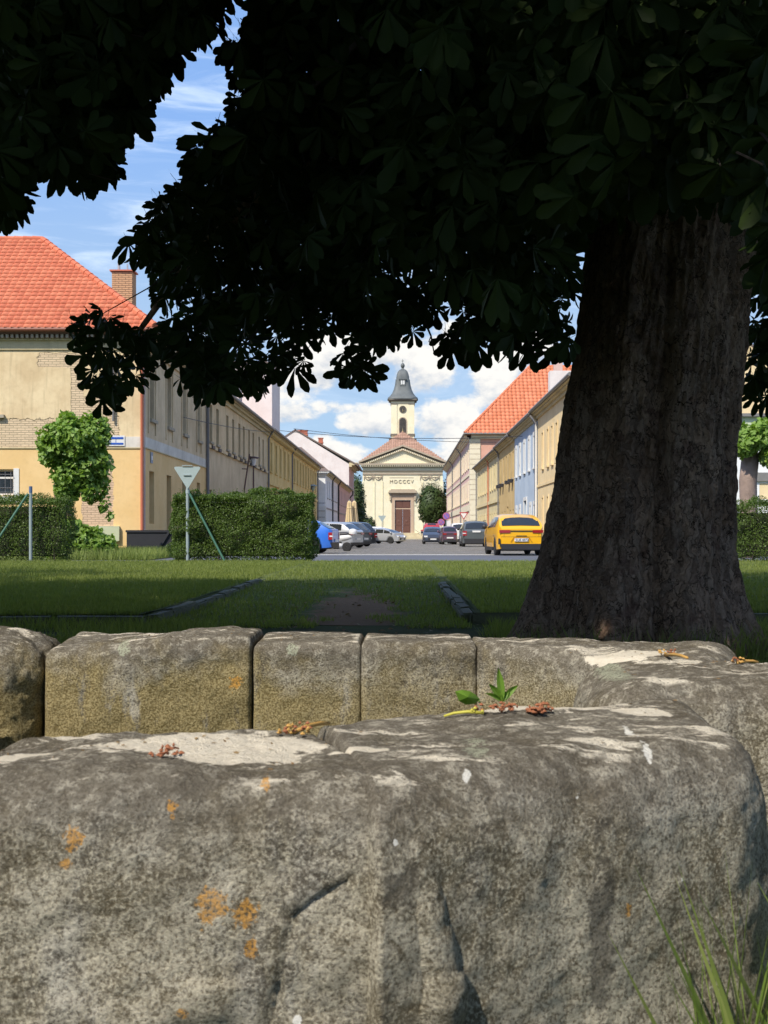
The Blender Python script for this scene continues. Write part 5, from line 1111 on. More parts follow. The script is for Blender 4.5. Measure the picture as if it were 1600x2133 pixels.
# tower
TY = CY+10.5; tw = 2.52; ZT_ = lambda py: HC-(py-VY)/F*TY
tb = MB().box(-tw, tw, TY, TY+2*tw, 16, ZT_(838)); tb.build('tower', M_cc, Ch)
m_ = MB()
for s_ in (-1, 1): m_.box(min(s_*1.25, s_*(tw+.03)), max(s_*1.25, s_*(tw+.03)), TY-.12, TY+2*tw+.12, ZT_(909), ZT_(841))
m_.build('tower_pilasters', M_cc, Ch)
m_ = MB()
for s_ in (-1, 1):
    m_.box(min(s_*1.2, s_*(tw+.16)), max(s_*1.2, s_*(tw+.16)), TY-.22, TY+2*tw, ZT_(842), ZT_(840)); m_.box(min(s_*1.2, s_*(tw+.2)), max(s_*1.2, s_*(tw+.2)), TY-.26, TY+2*tw, ZT_(907), ZT_(903.5)); m_.box(min(s_*1.6, s_*(tw+.5)), max(s_*1.6, s_*(tw+.5)), TY-.5, TY+2*tw, ZT_(916), ZT_(913))
m_.build('tower_moulding', M_ct, Ch)
MB().box(-tw-.05, tw+.05, TY-.13, TY+2*tw, ZT_(840), ZT_(836)).build('tower_frieze', M_cc, Ch)
MB().box(-tw-.3, tw+.3, TY-.35, TY+2*tw+.3, ZT_(836), ZT_(834)).box(-tw-.6, tw+.6, TY-.65, TY+2*tw+.6, ZT_(834), ZT_(831)).build('tower_cornice', M_ct, Ch)
M_cop = simple('weathered lead roof', (.115, .125, .12), .6, var=.35, scale=1.1)
prof = [(32, 831), (31.5, 828), (27, 824), (22.5, 818), (19, 810), (16.6, 801), (15.4, 793), (15.0, 789), (13.8, 788), (13.4, 783), (12.2, 777), (10, 771.5), (7, 768), (3.2, 766.2), (2.4, 764)]
MB().lathe((0, TY+tw, 0), [(r_/F*TY*1.0, ZT_(py)) for r_, py in prof], 32, sq=5).build('belfry_roof', M_cop, Ch, smooth=40)
m_ = MB().box(-.62, .62, TY+.62, TY+1.5, ZT_(803), ZT_(790)).box(-.85, .85, TY+.5, TY+1.5, ZT_(790), ZT_(788)); m_.build('dormer', M_cop, Ch)
m_ = MB().box(-.40, -.06, TY+.58, TY+.62, ZT_(800), ZT_(792)).box(.06, .40, TY+.58, TY+.62, ZT_(800), ZT_(792)); m_.build('dormer_window', M_wfr, Ch)
MB().lathe((0, TY+tw, ZT_(758.5)), [(.02, -.62), (.3, -.5), (.46, -.15), (.44, .15), (.28, .45), (.06, .62)], 16).build('finial_ball', M_cop, Ch, smooth=60)
MB().box(-.05, .05, TY+tw-.05, TY+tw+.05, ZT_(753), ZT_(745)).box(-.26, .26, TY+tw-.05, TY+tw+.05, ZT_(749.5), ZT_(748.4)).build('cross', M_cop, Ch)
cz = ZT_(852.5)
MB().lathe((0, TY-.02, cz), [(.78, 0), (.78, -.14), (.66, -.16), (.66, -.06)], 28, 'Y').build('clock_rim', M_ct, Ch); ck = MB().lathe((0, TY-.02, cz), [(.65, 0), (.65, -.08)], 28, 'Y').build('clock_face', simple('dark dial', (.05, .045, .04), .5), Ch)
MB().box(-.04, .04, TY-.16, TY-.12, cz-.5, cz+.08).box(-.03, .2, TY-.16, TY-.12, cz-.35, cz-.29).build('clock_hands', simple('gilded', (.45, .36, .16), .4), ck)
m_ = MB()
for k in range(12): a = k*math.pi/6; m_.box(math.sin(a)*.54-.03, math.sin(a)*.54+.03, TY-.13, TY-.105, cz+math.cos(a)*.54-.04, cz+math.cos(a)*.54+.04)
m_.build('clock_marks', bpy.data.materials['gilded'], ck)
def arch(w2, z0, z1, y0, y1, nm, mt):
    pts = [(-w2, z0), (w2, z0), (w2, z1-w2)]+[(w2*math.cos(a), z1-w2+w2*math.sin(a)) for a in np.linspace(.2, math.pi-.2, 9)]+[(-w2, z1-w2)]
    k = len(pts); return MB().add([(x_, y0, z_) for x_, z_ in pts]+[(x_, y1, z_) for x_, z_ in pts], [tuple(range(k)), tuple(range(2*k-1, k-1, -1))]+[(i, (i+1) % k, k+(i+1) % k, k+i) for i in range(k)]).build(nm, mt, Ch)
arch(.92, ZT_(909), ZT_(868.5), TY-.13, TY-.002, 'window_surround', M_cst); arch(.72, ZT_(909), ZT_(870.5), TY-.16, TY-.131, 'belfry_window', simple('belfry dark', (.035, .032, .03), .7))
m_ = MB()
for k in range(12): z_ = ZT_(905)+k*.28; m_.box(-.66, .66, TY-.22, TY-.17, z_, z_+.07)
m_.build('louvre', M_ct, Ch)
for nm, x_ in (('finial', 0),): MB().tube([(0, yr-.2, zra-.1), (0, yr-.2, zra+.8)], [.09, .02], 6).build('roof_finial', bpy.data.materials['gilded'], Ch)
# ------------------------------------------------------------------ hedges, small trees, plants
DIA = (np.array([(0, -.5, 0), (.28, .0, .06), (0, .5, 0), (-.28, .0, .06)], float), np.array([[0, 1, 2, 3]]))
HEART = (np.array([(0, -.1, 0), (.42, -.18, .05), (.46, .2, .03), (0, .75, -.08), (-.46, .2, .03), (-.42, -.18, .05)], float), np.array([[0, 1, 2, 3], [0, 3, 4, 5]]))
def leaves(root, name, P, out, S, mat, seed, templ=DIA, jit=.8, down=.0):
    rr = np.random.default_rng(seed); n = len(P); Nn = out+rr.normal(0, jit, (n, 3)); Nn /= np.linalg.norm(Nn, axis=1, keepdims=True)
    D = rr.normal(0, 1, (n, 3)); D[:, 2] -= down; D -= Nn*np.sum(D*Nn, 1, keepdims=True)
    V, Fc = place(P, D, Nn, S, [templ], np.zeros(n, int)); return np_mesh(name, V, Fc, mat, parent=root, kind='stuff')
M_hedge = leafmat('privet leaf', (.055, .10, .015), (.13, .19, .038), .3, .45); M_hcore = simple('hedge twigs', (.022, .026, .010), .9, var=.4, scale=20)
M_lime = leafmat('lime leaf', (.15, .26, .04), (.25, .36, .08), .35, .45); M_treeg = leafmat('tree leaf', (.035, .062, .015), (.065, .10, .026), .2, .5)
def hedge(label, x0, x1, y0, y1, z1, n, seed, core=True):
    t = thing('hedge', ((x0+x1)/2, (y0+y1)/2, 0), label, 'hedge', 'clipped hedges along the lawn edge')
    rr = np.random.default_rng(seed); lx, ly, lz = x1-x0, y1-y0, z1; ar = np.array([lx*lz, lx*lz*.4, ly*lz, ly*lz, lx*ly*1.3]); f = rr.choice(5, n, p=ar/ar.sum()); a, b, d = rr.uniform(0, 1, n), rr.uniform(0, 1, n), rr.exponential(.045, n)
    P = np.zeros((n, 3)); O = np.zeros((n, 3))
    for k, (fx, fy, fz, o) in enumerate([(lambda: x0+a*lx, lambda: y0+d, lambda: b*lz, (0,-1,0)), (lambda: x0+a*lx, lambda: y1-d, lambda: b*lz, (0,1,0)), (lambda: x0+d, lambda: y0+a*ly, lambda: b*lz, (-1,0,0)), (lambda: x1-d, lambda: y0+a*ly, lambda: b*lz, (1,0,0)), (lambda: x0+a*lx, lambda: y0+b*ly, lambda: lz-d, (0,0,1))]):
        m_ = f == k; P[m_] = np.stack([fx(), fy(), fz()], 1)[m_]; O[m_] = o
    nz = np.array([noise.fractal(Vector((p[0]*1.6, p[1]*1.6, p[2]*1.6+seed)), 1, 2, 4) for p in P]); P += O*(np.maximum(nz, -.25)*.30)[:, None]; P[:, 2] = np.maximum(P[:, 2], .03)
    hx = (P[:, 2] < .25); P[hx] -= O[hx]*.08
    leaves(t, 'leaves', P, O, rr.uniform(.035, .062, n), M_hedge, seed)
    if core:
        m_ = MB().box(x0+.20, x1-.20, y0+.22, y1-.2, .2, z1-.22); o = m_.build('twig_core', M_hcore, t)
    m_ = MB(); k = int(lx*26); sp = []
    for i in range(k):
        x, y = rr.uniform(x0, x1), rr.uniform(y0, y1); h = rr.uniform(.04, .22); m_.tube([(x, y, z1-.08), (x+rr.uniform(-.03, .03), y, z1+h)], [.004, .002], 4)
        for q in range(7): sp.append((x+rr.uniform(-.03, .03), y+rr.uniform(-.03, .03), z1-.02+h*q/6))
    m_.build('shoots', M_hedge, t, kind='stuff'); sp = np.array(sp); leaves(t, 'shoot_leaves', sp, np.tile([0, 0, 1.], (len(sp), 1)), rr.uniform(.03, .055, len(sp)), M_hedge, seed+1)
    for i in range(int(lx*3)):
        x = rr.uniform(x0+.1, x1-.1)
        if i < 8: MB().tube([(x, y0+.12, 0), (x+rr.uniform(-.1, .1), y0+.1, .35)], [.02, .012], 5).build('stem', M_twig, t)
    return t
hedge('wide clipped privet hedge between the back of the yield sign and the blue car', -6.35, -2.50, 37.0, 38.3, 1.90, 62000, 3)
hedge('clipped privet hedge at the left edge behind the plain grey post', -14.0, -9.35, 37.2, 38.4, 1.80, 40000, 4)
hedge('clipped hedge seen to the right of the big trunk', 9.05, 14.5, 36.8, 38.0, 1.62, 42000, 5)
def ball_leaves(n, c, r, seed, zmin=None, fill=.35):
    rr = np.random.default_rng(seed); u = rr.normal(0, 1, (n, 3)); u /= np.linalg.norm(u, axis=1, keepdims=True); rad = 1-np.abs(rr.normal(0, fill*.45, n)); rad = np.maximum(rad, .15)
    lump = np.array([noise.fractal(Vector((a*2.0+seed*3, b*2.0, cc_*2.0)), 1, 2, 3) for a, b, cc_ in u]); rad *= .88+.30*lump
    P = np.array(c)+u*rad[:, None]*np.array(r); return P, u
V_ = thing('vine_covered_tree', (-11.2, 44.6, 0), 'pollarded lime tree with a ball of bright green leaves before the ochre house', 'tree')
MB().tube([(-11.0, 44.6, -.1), (-11.05, 44.6, .6), (-11.2, 44.6, 1.4), (-11.35, 44.6, 2.3), (-11.3, 44.6, 3.2), (-11.1, 44.6, 4.0)], [.36, .30, .27, .25, .24, .18], 14).build('trunk', M_bark, V_, smooth=180)
MB().tube([(-10.95, 44.5, 1.2), (-10.75, 44.4, .6), (-10.4, 44.3, .0)], [.15, .17, .2], 8).build('branch', M_bark, V_, smooth=180)
def at45(px, py, Y=44.5): v = wpx(px, py, Y); return (v.x, v.y, v.z)
PP = []; OO = []
for (px, py, rw_, rh_, n) in [(155, 915, 78, 55, 2600), (115, 935, 42, 45, 900), (185, 970, 52, 50, 1300), (150, 985, 45, 50, 1000), (195, 1015, 32, 35, 500), (140, 1020, 28, 30, 400), (190, 900, 48, 42, 900), (215, 1050, 16, 16, 60), (228, 1075, 9, 12, 22)]:
    p, u = ball_leaves(n, at45(px, py, 44.3), (rw_/F*44.5, .9*rw_/F*44.5, rh_/F*44.5), px); PP.append(p); OO.append(u*.6+np.array([0, 0, .5]))
P_ = np.concatenate(PP); leaves(V_, 'foliage', P_, np.concatenate(OO), np.random.default_rng(1).uniform(.10, .21, len(P_)), M_lime, 5, HEART, .55, .8)
V2 = thing('bush', (-10.6, 43.4, 0), 'low leafy bush at the foot of the pollarded lime tree', 'bush'); PP = []; OO = []
for (px, py, rw_, rh_, n) in [(175, 1130, 60, 42, 1700), (150, 1105, 35, 30, 500), (215, 1140, 35, 26, 600), (120, 1140, 25, 30, 300)]:
    p, u = ball_leaves(n, at45(px, py, 43.4), (rw_/F*43.4, .7, rh_/F*43.4), px); PP.append(p); OO.append(u*.6+np.array([0, 0, .5]))
P_ = np.concatenate(PP); k = P_[:, 2] > .02; leaves(V2, 'foliage', P_[k], np.concatenate(OO)[k], np.random.default_rng(2).uniform(.09, .19, k.sum()), M_lime, 6, HEART, .55, .6)
# weeds by the house
rr = np.random.default_rng(14); n = 9000; x = rr.uniform(-10.9, -8.0, n); y = rr.uniform(42.0, 48.0, n); M_weed = leafmat('pale weeds', (.16, .22, .05), (.30, .34, .11), .35, .6)
blades('weeds', np.stack([x, y, np.zeros(n)], 1), .33, .018, .5, M_weed, 15, 'pale tall grass and weeds in front of the ochre house')
n = 5000; x = rr.uniform(-30, -10.9, n); y = rr.uniform(42.5, 49.5, n); blades('weeds', np.stack([x, y, np.zeros(n)], 1), .30, .016, .5, M_weed, 16, 'weeds along the house wall on the far left')
sheet('verge', [-60, -11, -7.9], [42.0, 46, 49.9], lambda x, y: .012, M_ground)
# background trees
def round_tree(label, x, y, z0, r, h, n, seed, S, mat=None, name='street_tree', cat='tree', trunk=True, grp=None):
    t = thing(name, (x, y, gz(y)), label, cat, grp); c = (x, y, z0+h/2)
    p1, u1 = ball_leaves(int(n*.65), c, (r, r, h/2), seed, fill=.5); p2, u2 = ball_leaves(int(n*.35), (x, y, z0+h*.36), (r*.9, r*.9, h*.40), seed+1, fill=.6)
    P_ = np.concatenate([p1, p2]); O_ = np.concatenate([u1, u2])+np.array([0, 0, .3]); leaves(t, 'crown', P_, O_, np.random.default_rng(seed).uniform(S*.7, S*1.3, len(P_)), mat or M_treeg, seed, DIA, .7, .8)
    if trunk: MB().tube([(x, y, gz(y)-.1), (x, y, z0+h*.5)], [.28, .15], 10).build('trunk', M_bark, t, smooth=180)
    return t
xt = lambda px, Y: (px-VX)/F*Y
round_tree('dense round street tree in front of the right side of the church', xt(900, 225), 225, HC-(1096-VY)/F*225, 34/F*225*1.0, 96/F*225, 9000, 21, .42)
round_tree('dark tall tree between the tall pink house and the church', xt(741, 268), 268, -.3, 2.4, 14.5, 5000, 23, .5)
round_tree('leafy small tree left of the church wall behind the parked cars', xt(748, 245), 245, -.4, 2.0, 6.0, 2500, 25, .42)
round_tree('round bush at the left foot of the church front', xt(765, 240), 240, -.6, 2.0, 4.6, 3000, 27, .40, name='bush', cat='bush', trunk=False)
round_tree('dark tree behind the right corner of the church', xt(930, 297), 297, -.3, 3.2, 14.5, 4000, 29, .5)
# far right: white building, lime and hedge
WB = thing('modern_building', (14, 62, 0), 'white building with a pale green upper band to the right of the big trunk', 'building')
M_pg = simple('pale green cladding', (.55, .62, .42), .7, var=.06); M_wm = simple('white render', (.76, .76, .74), .8, var=.05)
bY = 62; bx0 = xt(1500, bY)-1; P0b = (bx0, bY)
bo = [(xt(1582, bY)-bx0, xt(1582, bY)-bx0+1.6, HC-(1040-VY)/F*bY, HC-(1007-VY)/F*bY, 0), (xt(1582, bY)-bx0+2.2, xt(1582, bY)-bx0+3.8, HC-(1040-VY)/F*bY, HC-(1007-VY)/F*bY, 0)]
wall(WB, 'wall', M_wm, P0b, *FR, 20, 0, HC-(895-VY)/F*bY, bo, .2); wall(WB, 'upper_band', M_pg, P0b, *FR, 20, HC-(895-VY)/F*bY, HC-(868-VY)/F*bY)
for o_ in bo: window(WB, P0b, *FR, o_, M_wfr, .15)
bar(WB, 'window_sill', M_wfr, P0b, *FR, bo[0][0]-.1, bo[1][1]+.1, 0, .15, bo[0][2]-.12, bo[0][2]-.02); bar(WB, 'string_course', M_gut, P0b, *FR, bo[0][0]-.4, 20, 0, .12, bo[0][3]+.1, bo[0][3]+.5)
MB().box(bx0, bx0+20, bY+.3, bY+9, 0, HC-(868-VY)/F*bY).build('block', M_wm, WB); MB().box(bx0-.2, bx0+20.2, bY-.2, bY+9.2, HC-(868-VY)/F*bY+.002, HC-(866-VY)/F*bY+.1).build('roof_edge', M_gut, WB)
LT = thing('pollarded_lime', (xt(1560, 46), 46, 0), 'pollarded lime with a thick mottled trunk and bright leaves right of the big trunk', 'tree')
tx = xt(1561, 46); MB().tube([(tx-.05, 46, -.1), (tx, 46, 1), (tx-.05, 46, 2.6), (tx+.05, 46, 3.6)], [.36, .29, .30, .30], 14).build('trunk', simple('mottled lime bark', (.26, .19, .15), .9, var=.5, scale=4, bmp=.02), LT, smooth=180)
PP = []; OO = []
for (px, py, rw_, rh_, n) in [(1560, 915, 36, 32, 900), (1590, 905, 34, 36, 900), (1610, 950, 30, 30, 500), (1545, 930, 22, 26, 350)]:
    p, u = ball_leaves(n, wpx(px, py, 45.6), (rw_/F*46, .6, rh_/F*46), px); PP.append(p); OO.append(u*.6+np.array([0, 0, .5]))
P_ = np.concatenate(PP); leaves(LT, 'foliage', P_, np.concatenate(OO), np.random.default_rng(3).uniform(.11, .22, len(P_)), M_lime, 8, HEART, .6, .6)

# ------------------------------------------------------------------ cars
M_tyre = simple('tyre rubber', (.018, .018, .018), .85); M_rim = simple('alloy rim', (.45, .45, .46), .3, .8, var=.05); M_plastic = simple('black plastic', (.025, .025, .028), .55); M_red = simple('tail light red', (.32, .01, .012), .15, var=.05, coat=1); M_lamp = simple('lamp glass', (.75, .75, .75), .12, var=.03, coat=1); M_plate = simple('plate white', (.72, .72, .70), .4, var=.03); M_ink = simple('plate ink', (.03, .03, .05), .5)
M_cg = glass('car glass', (.02, .024, .026), .04)
tmesh = MB().lathe((0, 0, 0), [(.20, -.10), (.30, -.105), (.325, -.085), (.33, 0), (.325, .085), (.30, .105), (.20, .10)], 28, 'X').build('tyre', M_tyre, smooth=50); TY_ME = tmesh.data; bpy.data.objects.remove(tmesh)
m_ = MB().lathe((0, 0, 0), [(.215, -.09), (.225, -.085), (.225, -.06), (.20, -.05), (.20, .09)], 24, 'X').lathe((0, 0, 0), [(.055, -.10), (.055, .0)], 12, 'X')
for k in range(10):
    a = k*math.pi/5; c_, s_ = math.cos(a), math.sin(a); p = lambda r, t, x: (x, c_*r-s_*t, s_*r+c_*t)
    m_.add([p(.04, -.018, -.098), p(.04, .018, -.098), p(.215, .026, -.092), p(.215, -.026, -.092), p(.04, -.018, -.07), p(.04, .018, -.07), p(.215, .026, -.07), p(.215, -.026, -.07)], [(0,1,2,3),(7,6,5,4),(0,3,7,4),(1,5,6,2)])
rmesh = m_.build('rim', M_rim, smooth=40); RIM_ME = rmesh.data; bpy.data.objects.remove(rmesh)
dmesh = MB().lathe((0, 0, 0), [(.20, -.045), (.20, .05)], 20, 'X').build('brake', M_plastic); DK_ME = dmesh.data; bpy.data.objects.remove(dmesh)
def car(name, label, cat, x, y, head, pm, L=4.4, W=1.8, H=1.5, top=None, belt=.95, wr=.33, wb=(.85, .85), side=None, rear=None, lights='low', clad=.30, plate='', rails=False, roofm=None, front=False, group=None, plate_z=None, seed=0, stance=.24, mir=True):
    """length runs along +Y from the tail (y=0) to the nose (y=L); head turns the nose"""
    t = thing(name, (0, 0, 0), label, cat, group); top = top or [(0, .98), (.06, 1.02), (.5, H-.05), (1.1, H), (2.1, H-.01), (2.6, H-.12), (3.35, 1.02), (3.6, .98), (L-.25, .80), (L-.03, .62), (L, .55)]
    ty, tz = zip(*top); ys = sorted(set(np.round(np.concatenate([np.linspace(0, L, 46), [p[0] for p in top], np.linspace(wb[0]-wr*1.2, wb[0]+wr*1.2, 13), np.linspace(L-wb[1]-wr*1.2, L-wb[1]+wr*1.2, 13)]), 3)))
    ys = [q for q in ys if 0 <= q <= L]; ws = (wb[0], L-wb[1])
    def ring(q):
        zt = float(np.interp(q, ty, tz)); e = min(q, L-q); w2 = W/2*(1-.14*math.exp(-e/.13)-(.05*math.exp(-e/.5)))
        zb = .20+.05*math.exp(-e/.25); ar = 0
        for cw in ws:
            d = abs(q-cw); Ra = wr*1.16
            if d < Ra: ar = max(ar, wr+math.sqrt(Ra*Ra-d*d))
        bl = belt-.03+.05*(1-q/L); bl = min(bl, zt-.03); f = max(0, min(1, (zt-bl-.03)/(H-belt))); wtop = w2*(1-.25*f**.8); z1 = max(zb+.10, ar); z2 = max(.50, ar+.015); z2 = min(z2, bl-.02)
        z1 = min(z1, z2-.01)
        return [(0, q, zb), (w2*.78, q, zb), (w2*.80 if ar > .35 else w2*.97, q, zb+.02 if ar <= .35 else zb), (w2*(.985), q, z1), (w2, q, z2), (w2*.985, q, bl), (wtop+(w2*.985-wtop)*.12, q, bl+(zt-bl)*.84), (wtop*.86, q, zt-.012), (0, q, zt+.022*f)]
    rings = [ring(q) for q in ys]; V = []; Fs = []; nr = 9; full = []
    for rg in rings:
        pts = rg+[(-a, b, c_) for (a, b, c_) in rg[-2:0:-1]]; full.append(pts); V += pts
    k = len(full[0])
    for i in range(len(rings)-1):
        for j in range(k): Fs.append((i*k+j, i*k+(j+1) % k, (i+1)*k+(j+1) % k, (i+1)*k+j))
    Fs.append(tuple(range(k))[::-1]); Fs.append(tuple((len(rings)-1)*k+j for j in range(k)))
    b = MB(); b.add(V, Fs); body = b.build('body', pm, t, smooth=38)
    R_ = lambda q: ring(q)
    # lower cladding at tail and nose
    if clad: 
        m_ = MB(); m_.add([(-W*.40, -.015, .22), (W*.40, -.015, .22), (W*.43, -.012, clad+.1), (-W*.43, -.012, clad+.1), (-W*.45, .35, .2), (W*.45, .35, .2), (W*.47, .30, clad+.08), (-W*.47, .30, clad+.08)], [(0,1,2,3),(0,3,7,4),(1,5,6,2),(3,2,6,7),(0,4,5,1),(4,7,6,5)]); m_.build('bumper_cladding', M_plastic, t)
        m_ = MB()
        for s_ in (-1, 1): m_.box(min(s_*W*.46, s_*W*.505), max(s_*W*.46, s_*W*.505), ws[0]+wr*1.15, ws[1]-wr*1.15, .18, .18+clad*.4)
        m_.build('sill', M_plastic, t)
    # glass
    side = side or [(.62, 1.35), (1.42, 2.25), (2.32, 3.0)]; off = .007
    for s_ in (-1, 1):
        for (a, c_) in side:
            m_ = MB(); n_ = 6; vs = []
            for i in range(n_+1):
                q = a+(c_-a)*i/n_; rg = ring(q); p5, p6 = Vector(rg[5]), Vector(rg[6])
                for tt in (.10, .97):
                    p = p5.lerp(p6, tt); p.x += off; vs.append((s_*p.x, p.y, p.z))
            m_.add(vs, [(2*i, 2*i+1, 2*i+3, 2*i+2) for i in range(n_)]); m_.build('side_window', M_cg, t)
    def slopeglass(a, c_, nm, wf=.93):
        m_ = MB(); n_ = 5; vs = []
        for i in range(n_+1):
            q = a+(c_-a)*i/n_; rg = ring(q); p6, p7, p8 = Vector(rg[6]), Vector(rg[7]), Vector(rg[8]); d = .012
            for (s_, pp, f_) in ((-1, p6.lerp(p7, .35), wf), (-1, p8.lerp(p7, .5), 1), (1, p8, 0), (1, p8.lerp(p7, .5), 1), (1, p6.lerp(p7, .35), wf)):
                nx = (-1 if a < L/2 else 1); vs.append((s_*pp.x*f_, pp.y+nx*d, pp.z+d))
        m_.add(vs, [(5*i+j, 5*i+j+1, 5*i+j+6, 5*i+j+5) for i in range(n_) for j in range(4)]); m_.build(nm, M_cg, t, smooth=60)
    r0, r1 = rear or (.10, .46); slopeglass(r0, r1, 'rear_window'); ty_, tz_ = zip(*top)
    ws0 = [p for p in top if p[1] > H-.2][-1][0]; ws1 = [p for p in top if p[0] > ws0+.2][0][0]; slopeglass(ws0+.05, ws1-.05, 'windscreen')
    # lights, plates
    rz = (belt-.02); hw_ = W*.5
    if lights == 'low':
        for s_ in (-1, 1): MB().box(min(s_*hw_*.46, s_*hw_*.90), max(s_*hw_*.46, s_*hw_*.90), -.03, .06, rz-.15, rz-.04).build('tail_light', M_red, t)
        MB().box(-hw_*.46, hw_*.46, -.022, .03, rz-.10, rz-.06).build('light_bar', M_plastic, t)
    elif lights == 'tall':
        for s_ in (-1, 1):
            l_ = MB(); l_.box(min(s_*hw_*.68, s_*hw_*.97), max(s_*hw_*.68, s_*hw_*.97), -.012, .15, rz-.34, rz-.04); l_ = l_.build('tail_light', M_red, t)
            MB().box(min(s_*hw_*.74, s_*hw_*.975), max(s_*hw_*.74, s_*hw_*.975), -.02, .10, rz-.22, rz-.17).build('lamp', M_lamp, l_)
    for s_ in (-1, 1): MB().box(min(s_*hw_*.55, s_*hw_*.88), max(s_*hw_*.55, s_*hw_*.88), L-.17, L+.02, .60, .74).build('headlight', M_lamp, t)
    MB().box(-hw_*.5, hw_*.5, L-.02, L+.025, .36, .56).build('grille', M_plastic, t)
    pz = plate_z or .48; pl_ = MB().box(-.26, .26, -.045, -.012, pz, pz+.115).build('number_plate', M_plate, t); MB().box(-.26, .26, L+.025, L+.04, .38, .49).build('number_plate', M_plate, t)
    if plate:
        fc = bpy.data.curves.new('txt', 'FONT'); fc.body = plate; fc.size = .125; fc.align_x = 'CENTER'; fc.extrude = .002
        fo = bpy.data.objects.new('txt', fc); col.objects.link(fo); me = bpy.data.meshes.new_from_object(fo.evaluated_get(bpy.context.evaluated_depsgraph_get())); bpy.data.objects.remove(fo)
        o = bpy.data.objects.new('plate_characters', me); col.objects.link(o); me.materials.clear(); me.materials.append(M_ink); o.parent = pl_; o.location = (.015, -.049, pz+.015); o.rotation_euler = (R(90), 0, 0)
    if mir:
        for s_ in (-1, 1): MB().lathe((s_*(hw_+.07), ws0+.55, belt+.08), [(.02, -.08), (.09, -.05), (.10, .03), (.03, .09)], 12, 'Y').build('wing_mirror', M_plastic if seed % 2 else pm, t, smooth=60)
    if rails:
        for s_ in (-1, 1): MB().tube([(s_*hw_*.68, .6, H-.02), (s_*hw_*.68, .75, H+.05), (s_*hw_*.68, 2.0, H+.05), (s_*hw_*.68, 2.2, H-.02)], .02, 6).build('roof_rail', M_plastic, t)
    for cw in ws:
        for s_ in (-1, 1):
            o = bpy.data.objects.new('wheel', TY_ME); col.objects.link(o); o.parent = t; o.location = (s_*(hw_-.13), cw, wr); o.scale = (1, wr/.33, wr/.33); o.rotation_euler = (0, 0, 0 if s_ < 0 else math.pi)
            for nm, me_ in (('rim', RIM_ME), ('brake_disc', DK_ME)): q = bpy.data.objects.new(nm, me_); col.objects.link(q); q.parent = o
    m_ = MB(); m_.box(-hw_*.78, hw_*.78, .3, L-.3, .17, .40); m_.build('underbody', M_plastic, t)
    t.location = (x, y, gz(y)+.0); t.rotation_euler = (0, 0, head); return t
gl, gr = 'cars parked on the left side of the street', 'cars parked on the right side of the street'
P_yel = paint('yellow car paint', (.86, .43, .006)); P_blu = paint('blue car paint', (.035, .16, .60)); P_sil = paint('silver car paint', (.46, .47, .48), .35); P_blk = paint('black car paint', (.02, .02, .023)); P_gry = paint('grey car paint', (.10, .115, .12), .2); P_wht = paint('white car paint', (.74, .74, .73)); P_tau = paint('taupe car paint', (.26, .22, .19), .3); P_red = paint('red car paint', (.42, .03, .03)); P_dk = paint('dark car paint', (.035, .04, .055))
def hatch(H, L, e=.46): return [(0, .92), (.05, 1.0), (.10, 1.04), (e, H-.10), (e+.22, H-.03), (1.4, H), (2.1, H-.02), (2.6, H-.14), (3.3, 1.04), (3.5, .99), (L-.3, .82), (L-.04, .62), (L, .55)]
yc = car('parked_car', 'yellow coupe SUV seen from behind, half hidden by the big trunk', 'car', 4.45, 50.4, R(3.5), P_yel, 4.55, 1.84, 1.57, [(0, 1.0), (.04, 1.06), (.10, 1.10), (.62, 1.43), (.95, 1.53), (1.5, 1.57), (2.2, 1.56), (2.7, 1.42), (3.4, 1.10), (3.6, 1.04), (4.2, .88), (4.51, .66), (4.55, .58)], 1.02, .355, (.92, .88), [(.85, 1.35), (1.42, 2.25), (2.32, 3.0)], (.13, .60), 'low', .34, '5U8 4873', group=gr, plate_z=.53, seed=1)
m_ = MB()
for s_ in (-1, 1): m_.add([(s_*.42, -.03, .80), (s_*.86, .0, .80), (s_*.86, .0, .70), (s_*.62, -.03, .70)], [(0,1,2,3)])
for s_ in (-1, 1): MB().box(min(s_*.80, s_*.87), max(s_*.80, s_*.87), -.022, .03, .42, .64).build('bumper_vent', M_plastic, yc)
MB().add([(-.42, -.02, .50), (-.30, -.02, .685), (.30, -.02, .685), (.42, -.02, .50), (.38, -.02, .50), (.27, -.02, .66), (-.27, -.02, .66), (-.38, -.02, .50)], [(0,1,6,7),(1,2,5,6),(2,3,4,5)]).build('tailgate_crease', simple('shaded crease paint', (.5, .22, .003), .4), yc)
MB().box(-.80, .80, -.006, .0, .70, .708).box(-.66, -.652, -.006, .0, .708, .95).box(.652, .66, -.006, .0, .708, .95).build('panel_gap', M_plastic, yc); MB().box(-.20, .20, -.024, -.0, .735, .75).build('badge_strip', M_plastic, yc); MB().add([(0, 1.25, 1.55), (.03, 1.42, 1.56), (-.03, 1.42, 1.56), (0, 1.40, 1.66)], [(0,1,3),(0,3,2),(1,2,3)]).build('aerial_fin', M_plastic, yc)
gc = car('parked_car', 'dark grey SUV with roof rails parked ahead of the yellow one', 'car', 4.72, 86, R(1), P_gry, 4.3, 1.82, 1.66, [(0, 1.0), (.05, 1.10), (.12, 1.14), (.38, 1.54), (.6, 1.63), (1.4, 1.66), (2.1, 1.65), (2.6, 1.52), (3.2, 1.16), (3.4, 1.10), (4.0, .95), (4.26, .72), (4.3, .6)], 1.08, .36, (.85, .85), None, (.13, .37), 'tall', .42, rails=True, group=gr, plate_z=.93, seed=1)
